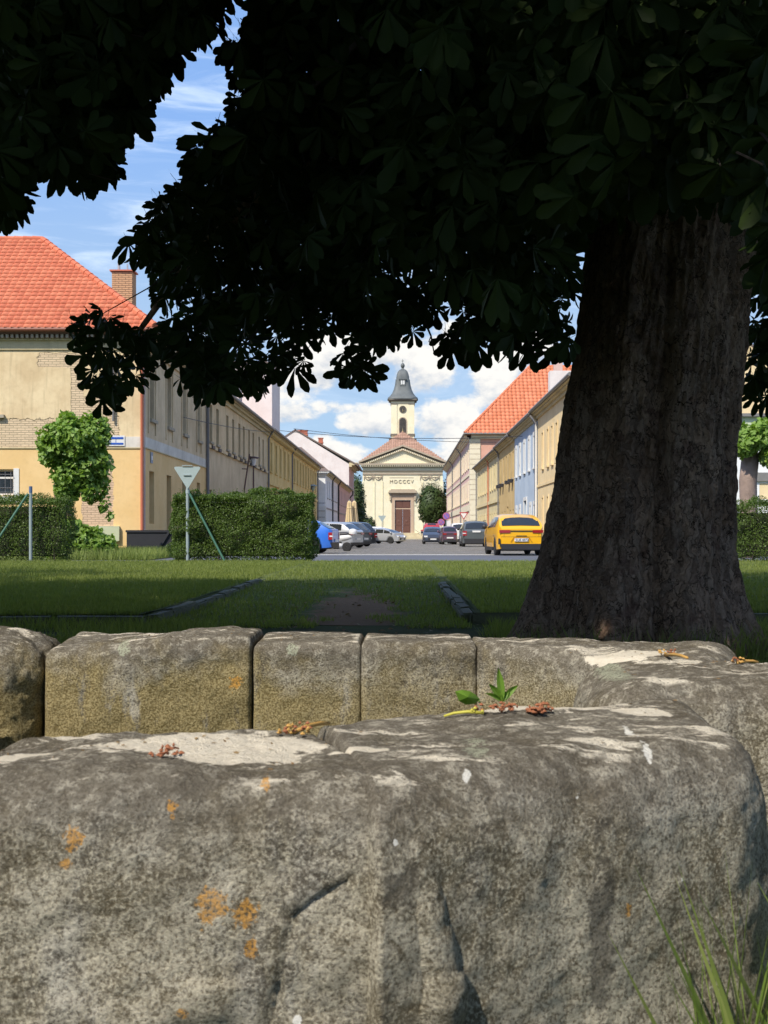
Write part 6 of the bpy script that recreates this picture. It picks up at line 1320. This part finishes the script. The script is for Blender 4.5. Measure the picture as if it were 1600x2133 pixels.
wc = car('parked_van', 'white delivery hatchback van behind the grey SUV', 'van', 5.05, 118, R(2), P_wht, 4.3, 1.80, 1.82, [(0, 1.2), (.04, 1.26), (.08, 1.3), (.22, 1.72), (.4, 1.80), (1.4, 1.82), (2.3, 1.80), (2.8, 1.62), (3.4, 1.16), (3.6, 1.10), (4.1, .92), (4.27, .7), (4.3, .6)], 1.15, .33, group=gr, rear=(.085, .215), lights='tall', clad=.34, plate_z=.62)
car('parked_car', 'small dark car squeezed against the left side of the white delivery van', 'car', 3.85, 113.5+2.4, R(180-4), P_dk, 4.1, 1.60, 1.45, hatch(1.45, 4.1), group=gr, lights='low') if False else None
car('parked_car', 'dark car facing the camera with white front plate in the right lane', 'car', 2.62, 119.2, R(180), P_dk, 4.3, 1.80, 1.50, hatch(1.50, 4.3), group=gr)
car('parked_car', 'narrow view of a dark car left of the white delivery van, pinkish reflection in its colour', 'car', 3.75, 106.5, R(3), paint('dark paint with pinkish reflection', (.10, .05, .08)), 4.0, 1.25, 1.45, hatch(1.45, 4.0), group=gr)  # pinkish reflection on the dark side is put into the paint colour
car('parked_van', 'red van parked behind the dark car near the round tree', 'van', 2.9, 137, R(180), P_red, 4.6, 1.9, 2.0, [(0, 1.2), (.05, 1.5), (.2, 1.9), (.5, 2.0), (2.6, 2.0), (3.0, 1.8), (3.6, 1.25), (4.2, 1.05), (4.55, .8), (4.6, .6)], 1.2, group=gr, rear=(.06, .18), lights='tall')
HL = R(80)
bc = car('parked_car', 'bright blue hatchback sticking out from behind the hedge', 'car', -2.80, 56.2, R(82), P_blu, 4.2, 1.75, 1.45, [(0, .92), (.05, 1.0), (.12, 1.02), (.62, 1.30), (1.0, 1.41), (1.5, 1.45), (2.2, 1.44), (2.6, 1.30), (3.2, 1.02), (3.4, .98), (3.9, .82), (4.16, .62), (4.2, .55)], .93, .32, (.80, .85), [(.78, 1.2), (1.28, 2.05), (2.12, 2.8)], (.15, .6), 'tall', .36, group=gl, seed=1)
sc2 = car('parked_car', 'silver estate car with bright alloy wheels beside the white scooter', 'car', -2.45, 73.4, R(68), P_sil, 4.65, 1.80, 1.47, [(0, .95), (.05, 1.0), (.12, 1.04), (.55, 1.38), (.75, 1.44), (1.5, 1.47), (2.3, 1.46), (2.8, 1.30), (3.5, 1.02), (3.7, .98), (4.3, .82), (4.6, .62), (4.65, .55)], .95, .34, (.95, .9), [(.62, 1.35), (1.42, 2.3), (2.38, 3.1)], (.14, .5), 'low', .26, group=gl)
car('parked_car', 'black estate car next to the silver one', 'car', -2.20, 80.0, R(64), P_blk, 4.6, 1.80, 1.52, hatch(1.52, 4.6), group=gl, lights='low')
car('parked_car', 'black hatchback with a chrome bumper line in the middle of the left row', 'car', -2.25, 88.5, R(50), P_blk, 4.3, 1.80, 1.62, hatch(1.62, 4.3), group=gl, lights='tall')
car('parked_car', 'taupe hatchback between the black cars and the white van', 'car', -2.35, 99.5, R(60), P_tau, 4.2, 1.76, 1.50, hatch(1.50, 4.2), group=gl)
car('parked_car', 'small silver hatchback in front of the white van', 'car', -3.4, 128, R(240), P_sil, 3.9, 1.70, 1.45, hatch(1.45, 3.9), group=gl)
car('parked_van', 'long white passenger van standing crosswise before the church', 'van', -5.7, 168, R(-78), P_wht, 5.0, 1.95, 1.95, [(0, 1.2), (.05, 1.6), (.15, 1.85), (.5, 1.95), (3.1, 1.95), (3.5, 1.80), (4.2, 1.22), (4.6, 1.05), (4.95, .8), (5.0, .6)], 1.2, .34, (.9, .95), [(.3, 1.3), (1.4, 2.4), (2.5, 3.5)], (.06, .14), 'tall', group=gl)
# scooter
sct = thing('scooter', (0, 0, 0), 'white motor scooter parked between the blue and the silver car', 'scooter')
M_sw = paint('white scooter plastic', (.72, .71, .68))
m_ = MB().tube([(0, .22, .62), (0, .0, .60), (0, -.25, .64), (0, -.55, .70), (0, -.80, .74)], [.10, .15, .17, .14, .05], 12).build('body', M_sw, sct, smooth=180)
MB().tube([(0, .20, .60), (0, .35, .32), (0, .05, .26), (0, -.3, .28)], [.12, .14, .13, .10], 10).build('footboard', M_sw, sct, smooth=180); MB().tube([(0, .15, .84), (0, -.1, .80), (0, -.45, .83), (0, -.65, .86)], [.09, .12, .12, .05], 10).build('seat', M_blk, sct, smooth=180)
MB().tube([(0, .62, .30), (0, .50, .62), (0, .42, .95), (0, .40, 1.02)], [.05, .13, .11, .06], 10).build('front_shield', M_sw, sct, smooth=180); MB().tube([(-.3, .36, 1.03), (0, .42, 1.04), (.3, .36, 1.03)], .018, 6).build('handlebar', M_blk, sct)
MB().lathe((0, -.78, .98), [(.02, -.13), (.19, -.12), (.21, 0), (.17, .10), (.04, .14)], 16).build('top_box', M_sw, sct, smooth=60)
for yy in (-.52, .66):
    o = bpy.data.objects.new('wheel', TY_ME); col.objects.link(o); o.parent = sct; o.location = (0, yy, .23); o.scale = (.55, .7, .7); q = bpy.data.objects.new('rim', RIM_ME); col.objects.link(q); q.parent = o
sct.location = (-3.15, 64.0, gz(64)); sct.rotation_euler = (R(4), 0, R(70))

# ------------------------------------------------------------------ signs, posts, parasols, wires
M_galv = simple('galvanised steel', (.34, .40, .40), .5, .3, var=.15, scale=5); M_grn = simple('green strut paint', (.055, .15, .10), .55, var=.2); M_bstrap = simple('blue sleeve', (.08, .13, .24), .5); M_signback = simple('aluminium sign back', (.36, .43, .42), .5, .1, var=.06)
def tri_sign(t, x, y, z, w_, mat, rim=None, th=.02, nm='panel'):
    h = w_*.88; m_ = MB(); rr_ = w_*.05; pts = []
    for (cx_, cz_, a0) in ((x-w_/2+rr_, z+h/2-rr_, 60), (x, z-h/2+rr_*1.5, 180+60), (x+w_/2-rr_, z+h/2-rr_, -60)):
        for k in range(5): a = R(a0+30+k*30); pts.append((cx_+rr_*math.cos(a), cz_+rr_*math.sin(a)))
    pts = sorted(pts, key=lambda p: math.atan2(p[1]-z, p[0]-x)); k = len(pts)
    return m_.add([(a, y-th/2, b) for a, b in pts]+[(a, y+th/2, b) for a, b in pts], [tuple(range(k)), tuple(range(2*k-1, k-1, -1))]+[(i, (i+1) % k, k+(i+1) % k, k+i) for i in range(k)]).build(nm, mat, t)
s1 = thing('yield_sign', (xt(391, 36.9), 36.9, 0), 'yield sign seen from behind on a grey post with a green diagonal strut', 'road sign')
sx_ = xt(391, 36.9); MB().tube([(sx_, 36.9, 0), (sx_, 36.9, HC-(985-VY)/F*36.9)], .045, 12).build('post', M_galv, s1, smooth=60)
tri_sign(s1, sx_, 36.84, HC-(996-VY)/F*36.9, 54/F*36.9, M_signback)
MB().box(sx_-.14, sx_+.14, 36.80, 36.828, 2.68, 2.705).box(sx_-.10, sx_+.10, 36.80, 36.828, 2.42, 2.445).build('bracket', M_galv, s1); MB().lathe((sx_, 36.9, 1.98), [(.055, -.05), (.055, .05)], 12).build('clamp', M_signback, s1)
MB().tube([(sx_+.06, 36.86, 1.92), (xt(471, 36.6), 36.6, 0)], .03, 10).build('strut', M_grn, s1, smooth=60)
s2 = thing('post', (xt(64, 36.95), 36.95, 0), 'plain grey post with blue sleeve and green diagonal strut at the far left', 'post'); px_ = xt(64, 36.95)
MB().tube([(px_, 36.95, 0), (px_, 36.95, 1.95)], .045, 12).build('post', M_galv, s2, smooth=60); MB().tube([(px_, 36.95, 1.95), (px_, 36.95, 2.13)], .047, 12).build('sleeve', M_bstrap, s2, smooth=60)
MB().tube([(px_-.06, 36.9, 1.93), (xt(-38, 36.6), 36.6, .0)], .032, 10).build('strut', M_grn, s2, smooth=60)
M_sred = simple('sign red', (.42, .04, .05), .4); M_swh = simple('sign white', (.72, .71, .69), .4, var=.04); M_spu = simple('faded sign blue', (.20, .13, .42), .4); M_spk = simple('faded sign red', (.46, .14, .22), .4)
yS = 140; s3 = thing('yield_sign', (xt(966, yS), yS, gz(yS)), 'yield sign with red border facing the camera in front of the pink building', 'road sign'); zz = HC-(1075-VY)/F*yS
MB().tube([(xt(966, yS), yS, -.3), (xt(966, yS), yS, zz)], .04, 8).build('post', M_galv, s3); p_ = tri_sign(s3, xt(966, yS), yS-.06, zz, .92, M_sred); tri_sign(s3, xt(966, yS), yS-.08, zz+.02, .62, M_swh, nm='field')
for (px, py, yS, lab, d_) in ((930, 1075, 112, 'no stopping sign on a grey pole, the higher of the two purple round signs', .62), (919, 1088, 116, 'lower of the two purple round signs, above the dark car', .60)):
    s = thing('no_stopping_sign', (xt(px, yS), yS, gz(yS)), lab, 'road sign'); zz = HC-(py-VY)/F*yS; x_ = xt(px, yS)
    MB().tube([(x_+(.0), yS, gz(yS)-.1), (x_, yS, zz+.2)], .035, 8).build('pole', M_galv, s); MB().lathe((x_, yS-.05, zz), [(d_/2, 0), (d_/2, -.02)], 24, 'Y').build('rim', M_spk, s); MB().lathe((x_, yS-.075, zz), [(d_*.38, 0), (d_*.38, -.012)], 24, 'Y').build('disc', M_spu, s)
    q = d_*.27; m_ = MB(); m_.add([(x_-q, yS-.10, zz+q+.02), (x_-q+.05, yS-.10, zz+q+.05), (x_+q, yS-.10, zz-q+.0), (x_+q-.05, yS-.10, zz-q-.03)], [(0,1,2,3)]); 
    if px == 919: m_.add([(x_+q, yS-.102, zz+q+.02), (x_+q-.05, yS-.102, zz+q+.05), (x_-q, yS-.102, zz-q), (x_-q+.05, yS-.102, zz-q-.03)], [(0,1,2,3)])
    m_.build('slash', M_spk, s)
MB().box(xt(934, 112)-.2, xt(934, 112)+.2, 112, 112.04, HC-(1100-VY)/F*112, HC-(1084-VY)/F*112).build('supplementary_panel', M_swh, bpy.data.objects['no_stopping_sign'])
yS = 150; s = thing('yield_sign', (xt(796, yS), yS, gz(yS)), 'back of a yield sign on a thin pole before the white van', 'road sign'); zz = HC-(1081-VY)/F*yS
MB().tube([(xt(796, yS), yS, gz(yS)-.1), (xt(796, yS), yS, zz)], .04, 8).build('pole', M_galv, s); tri_sign(s, xt(796, yS), yS-.06, zz, .85, M_signback)
M_par = simple('beige parasol cloth', (.62, .48, .27), .85, var=.08, scale=3)
for (px, lab) in ((728, 'left one of the two closed beige parasols'), (738, 'right one of the two closed beige parasols')):
    Y = 112+ (px-728)*.05; s = thing('parasol', (xt(px, Y), Y, gz(Y)), lab, 'parasol', 'closed parasols'); x_ = xt(px, Y)
    zt = HC-(1043-VY)/F*Y; m_ = MB(); prof = [(r_*.62, zt-h_*.62) for r_, h_ in ((.10, 0), (.26, .25), (.33, .9), (.40, 1.7), (.52, 2.9), (.50, 2.95))]; n = 20; b = []
    for (r_, h) in prof:
        for k in range(n): a = 2*math.pi*k/n; q = r_*(1+.16*(1 if k % 2 else -1)); b.append((x_+q*math.cos(a), Y+q*math.sin(a), h))
    m_.add(b, [(i*n+k, i*n+(k+1) % n, (i+1)*n+(k+1) % n, (i+1)*n+k) for i in range(len(prof)-1) for k in range(n)]); m_.build('canopy', M_par, s)
    MB().lathe((x_, Y, zt-.62), [(.21, -.04), (.24, 0), (.21, .04)], 16).build('strap', M_par, s); MB().tube([(x_, Y, gz(Y)), (x_, Y, zt+.1)], .04, 8).build('pole', M_galv, s)
yS = 84; s = thing('street_lamp', (xt(528, yS), yS, gz(yS)), 'slender street lamp with a flat glass lantern before the worn beige house', 'street lamp'); x_ = xt(528, yS); zz = HC-(970-VY)/F*yS
M_lp = simple('lamp iron', (.10, .05, .045), .6); MB().tube([(x_, yS, 0), (x_, yS, 1.2), (x_, yS, zz)], [.09, .06, .045], 10).build('post', M_lp, s); MB().lathe((x_, yS, zz), [(.10, 0), (.22, .42), (.24, .46)], 16).build('lantern', M_lamp, s); MB().lathe((x_, yS, zz+.46), [(.38, 0), (.36, .05), (.1, .12)], 18).build('lantern_hood', M_lp, s)
s = thing('leaning_pole', (xt(510, 80), 80, 0), 'thin dark leaning pole with side arms left of the street lamp', 'pole'); MB().tube([(xt(507, 80), 80, 0), (xt(509, 80), 80, HC-(1020-VY)/F*80), (xt(520, 80), 80, HC-(946-VY)/F*80)], .045, 8).build('pole', M_lp, s)
MB().tube([(xt(494, 80), 80, HC-(976-VY)/F*80), (xt(515, 80), 80, HC-(977-VY)/F*80)], .03, 6).tube([(xt(520, 80), 80, HC-(951-VY)/F*80), (xt(537, 80), 80, HC-(955-VY)/F*80)], .03, 6).build('arm', M_lp, s)
yS = 140; s = thing('street_lamp', (xt(652, yS), yS, gz(yS)), 'distant street lamp before the end of the ochre yellow house', 'street lamp'); x_ = xt(652, yS); zz = HC-(1022-VY)/F*yS
MB().tube([(x_, yS, -.3), (x_, yS, zz)], .06, 8).build('post', M_lp, s); MB().lathe((x_, yS, zz), [(.12, 0), (.25, .45), (.5, .5), (.1, .65)], 14).build('lantern', M_signback, s)
M_wire = simple('black cable', (.03, .03, .035), .6)
def wire(label, a, b, sag, r_=.018, n=14):
    a, b = Vector(a), Vector(b); pts = [a.lerp(b, i/n)-Vector((0, 0, sag*4*(i/n)*(1-i/n))) for i in range(n+1)]
    o = MB().tube(pts, r_, 5).build('overhead_cable', M_wire, origin=a); tag(o, label, 'cable', 'cables over the street')
wire('upper overhead cable crossing the street before the church tower', (XA, 118, HC+(VY-893)/F*118), (XR, 118, HC+(VY-932)/F*118+.45), .3, .022)
wire('lower overhead cable crossing the street above the church pediment', (XA, 105, HC+(VY-897)/F*105), (XR, 92, HC+(VY-930)/F*92+.7), .35, .022)
wire('thin cable running along the upper windows of the left row', (XA+.15, 57.8, HC+(VY-870)/F*58), (XA+.3, 96, HC+(VY-900)/F*96), .12, .016)
# ------------------------------------------------------------------ small things lying on the basin
M_stalk = simple('fresh yellow stalk', (.50, .46, .06), .6); M_dry = simple('dry orange stalk', (.52, .30, .08), .7); M_rusty = simple('withered flower', (.30, .11, .05), .8, var=.4, scale=40); M_fresh = leafmat('young leaf', (.14, .27, .03), (.20, .34, .05), .35)
def top_z(x, y, z=.562): return z
bpy.context.view_layer.update()
def hitpx(px, py, d):
    o_ = Vector((0, 0, HC)); v_ = (wpx(px, py, 1.0)-o_).normalized(); h_, loc, *_ = sc.ray_cast(bpy.context.evaluated_depsgraph_get(), o_, v_)
    return loc if h_ and loc.y < 4.2 else d
def stalk(label, px0, py0, px1, py1, Y0, Y1, mat, z=.563, r_=.0028, flowers=6, seed=0, name='fallen_flower_stalk'):
    a = hitpx(px0, py0, Vector(((px0-VX)/F*Y0, Y0, z)))+Vector((0, 0, .003)); b = hitpx(px1, py1, Vector(((px1-VX)/F*Y1, Y1, z)))+Vector((0, 0, .004)); t = thing(name, tuple(a), label, 'flower stalk', 'fallen blossom on the basin rim'); rr = random.Random(seed)
    MB().tube([a, a.lerp(b, .4)+Vector((0, 0, .004)), a.lerp(b, .75)+Vector((0, .003, .003)), b], [r_, r_*1.05, r_*.9, r_*.7], 7).build('stem', mat, t, smooth=180)
    for i in range(flowers):
        c = a+Vector((rr.uniform(-.012, .018), rr.uniform(-.012, .012), rr.uniform(0, .008))); m_ = MB()
        for k in range(4): q = c+Vector((rr.uniform(-.009, .009), rr.uniform(-.009, .009), rr.uniform(-.002, .007))); m_.lathe(tuple(q), [(.0005, -.002), (rr.uniform(.002, .005), 0), (.0006, .003)], 6)
        m_.build('blossom', mat if i % 2 else M_rusty, t)
stalk('yellow green fallen stalk on the right hand near block', 1008, 1489, 925, 1497, 2.18, 2.17, M_stalk, .562, .0026, 3, 1)
stalk('rusty withered blossom cluster on the pale crust of the near block', 1120, 1488, 1150, 1486, 2.26, 2.27, M_rusty, .563, .002, 14, 2); stalk('small brown withered blossom beside the yellow green stalk', 1045, 1486, 1060, 1478, 2.24, 2.3, M_rusty, .563, .002, 6, 3)
stalk('dry orange twig where the two near blocks meet', 612, 1530, 685, 1512, 2.02, 2.07, M_dry, .565, .0035, 8, 4); stalk('tiny rusty stalk on the pale patch of the left near block', 335, 1580, 372, 1565, 1.83, 1.87, M_rusty, .562, .0018, 4, 5)
stalk('orange fallen stalk on the far right rim', 1385, 1367, 1432, 1374, 3.30, 3.26, M_dry, .563, .004, 6, 6); stalk('pale dry stalk near the right edge of the rim', 1535, 1384, 1580, 1383, 3.0, 3.0, M_dry, .572, .003, 4, 7)
t = thing('seedling', (.165, 2.46, .54), 'little green seedling growing from the joint behind the near block', 'plant')
def blade_leaf(m_, base, tip, w_, n=6):
    base, tip = Vector(base), Vector(tip); d = tip-base; s_ = d.cross(Vector((0, 1, .2))).normalized(); vs = []
    for i in range(n+1):
        u = i/n; p = base+d*u+Vector((0, 0, .004*math.sin(u*3))); q = w_*math.sin(math.pi*min(1, u**.8*.97+.02)); vs += [tuple(p-s_*q), tuple(p+Vector((0, .003, -.001))), tuple(p+s_*q)]
    m_.add(vs, [(3*i+j, 3*i+j+1, 3*i+j+4, 3*i+j+3) for i in range(n) for j in (0, 1)])
bs_ = Vector(wpx(1047, 1462, 2.46))
MB().tube([bs_-Vector((0, 0, .03)), bs_], .002, 6).build('stem', M_fresh, t)
for (px, py, w_) in ((1038, 1392, .007), (1018, 1425, .006), (1080, 1428, .006), (1060, 1440, .005), (1010, 1445, .004)):
    m_ = MB(); blade_leaf(m_, bs_, wpx(px, py, 2.46+(px-1047)*.0004), w_); m_.build('leaf', M_fresh, t)
t = thing('fallen_leaf', tuple(wpx(975, 1455, 2.42)), 'single green heart shaped leaf standing behind the near block', 'leaf'); m_ = MB()
c = [wpx(px, py, 2.42+.0006*(px-975)) for px, py in ((948, 1440), (962, 1437), (980, 1440), (992, 1448), (1000, 1457), (990, 1466), (970, 1468), (956, 1460))]; ce = wpx(975, 1452, 2.40)
m_.add([tuple(ce)]+[tuple(p) for p in c], [(0, i+1, (i+1) % 8+1) for i in range(8)]); m_.build('blade', M_fresh, t)
MB().tube([wpx(998, 1460, 2.43), wpx(1006, 1470, 2.44)], .0015, 5).build('leaf_stalk', M_fresh, t)
rr = np.random.default_rng(3); n = 480; x = rr.uniform(.40, .80, n); y = 1.86-.0*x+rr.uniform(-.10, .10, n)+(x > .53)*rr.uniform(0, .5, n)
P_ = np.stack([x, np.where(x < .52, np.minimum(y, 1.80), y), np.full(n, -.02)], 1); k = P_[:, 1] > 1.6
blades('grass', P_[k], .34, .0028, .70, leafmat('tall grass', (.12, .20, .03), (.28, .33, .10), .35), 33, 'tall grass growing against the right end of the basin')
n = 2500; x = rr.uniform(.55, 1.3, n); y = rr.uniform(1.5, 2.55, n); blades('grass', np.stack([x, y, np.full(n, -.01)], 1), .09, .004, .9, M_grass, 34, 'short grass on the ground right of the basin')

# ------------------------------------------------------------------ litter
M_litter = leafmat('dry litter', (.16, .09, .04), (.34, .24, .12), .1, .8)
rr = np.random.default_rng(41); n = 1500; x = rr.uniform(-3.5, 2.2, n); y = rr.uniform(5.0, 22, n); k = (np.abs(x+.5) < 1.3) | (rr.uniform(0, 1, n) < .35); k &= ~((y > 12.2) & (x < -2.2)) & ~((y > 12.5) & (x > .5))
P_ = np.stack([x, y, np.full(n, .03)+.085*np.clip((y-17)/7, 0, 1)], 1)[k]
Nn = rr.normal(0, .35, (len(P_), 3)); Nn[:, 2] += 1; D = rr.normal(0, 1, (len(P_), 3)); D[:, 2] *= .2
V, Fc = place(P_, D, Nn, rr.uniform(.02, .07, len(P_)), [DIA], np.zeros(len(P_), int)); np_mesh('leaf_litter', V, Fc, M_litter, kind='stuff', label='dry leaf bits scattered on the worn path and the ground by the trunk')
def onstone(x, y):
    dg_ = bpy.context.evaluated_depsgraph_get(); hit, loc, nrm_, *_ = sc.ray_cast(dg_, Vector((x, y, 1.2)), Vector((0, 0, -1))); return loc if hit and .5 < loc.z < .62 and nrm_.z > .6 else None
bpy.context.view_layer.update(); PP = []; tries = 0
while len(PP) < 260 and tries < 1500:
    tries += 1; c_ = rr.choice(5); cx_, cy_, s_ = [(-.25, 1.88, .16), (.22, 2.3, .13), (.55, 3.35, .15), (-.5, 3.75, .25), (.8, 2.85, .2)][c_]; q = onstone(cx_+rr.normal(0, s_), cy_+rr.normal(0, s_*.5))
    if q is not None: PP.append((q.x, q.y, q.z+.0015))
PP = np.array(PP); Nn = rr.normal(0, .3, (len(PP), 3)); Nn[:, 2] += 1; D = rr.normal(0, 1, (len(PP), 3)); D[:, 2] *= .15
V, Fc = place(PP, D, Nn, rr.uniform(.003, .010, len(PP))*np.array([1.0]), [DIA], np.zeros(len(PP), int)); np_mesh('litter_crumbs', V, Fc, M_litter, kind='stuff', label='tiny brown crumbs of blossom and bark strewn on the basin rim')
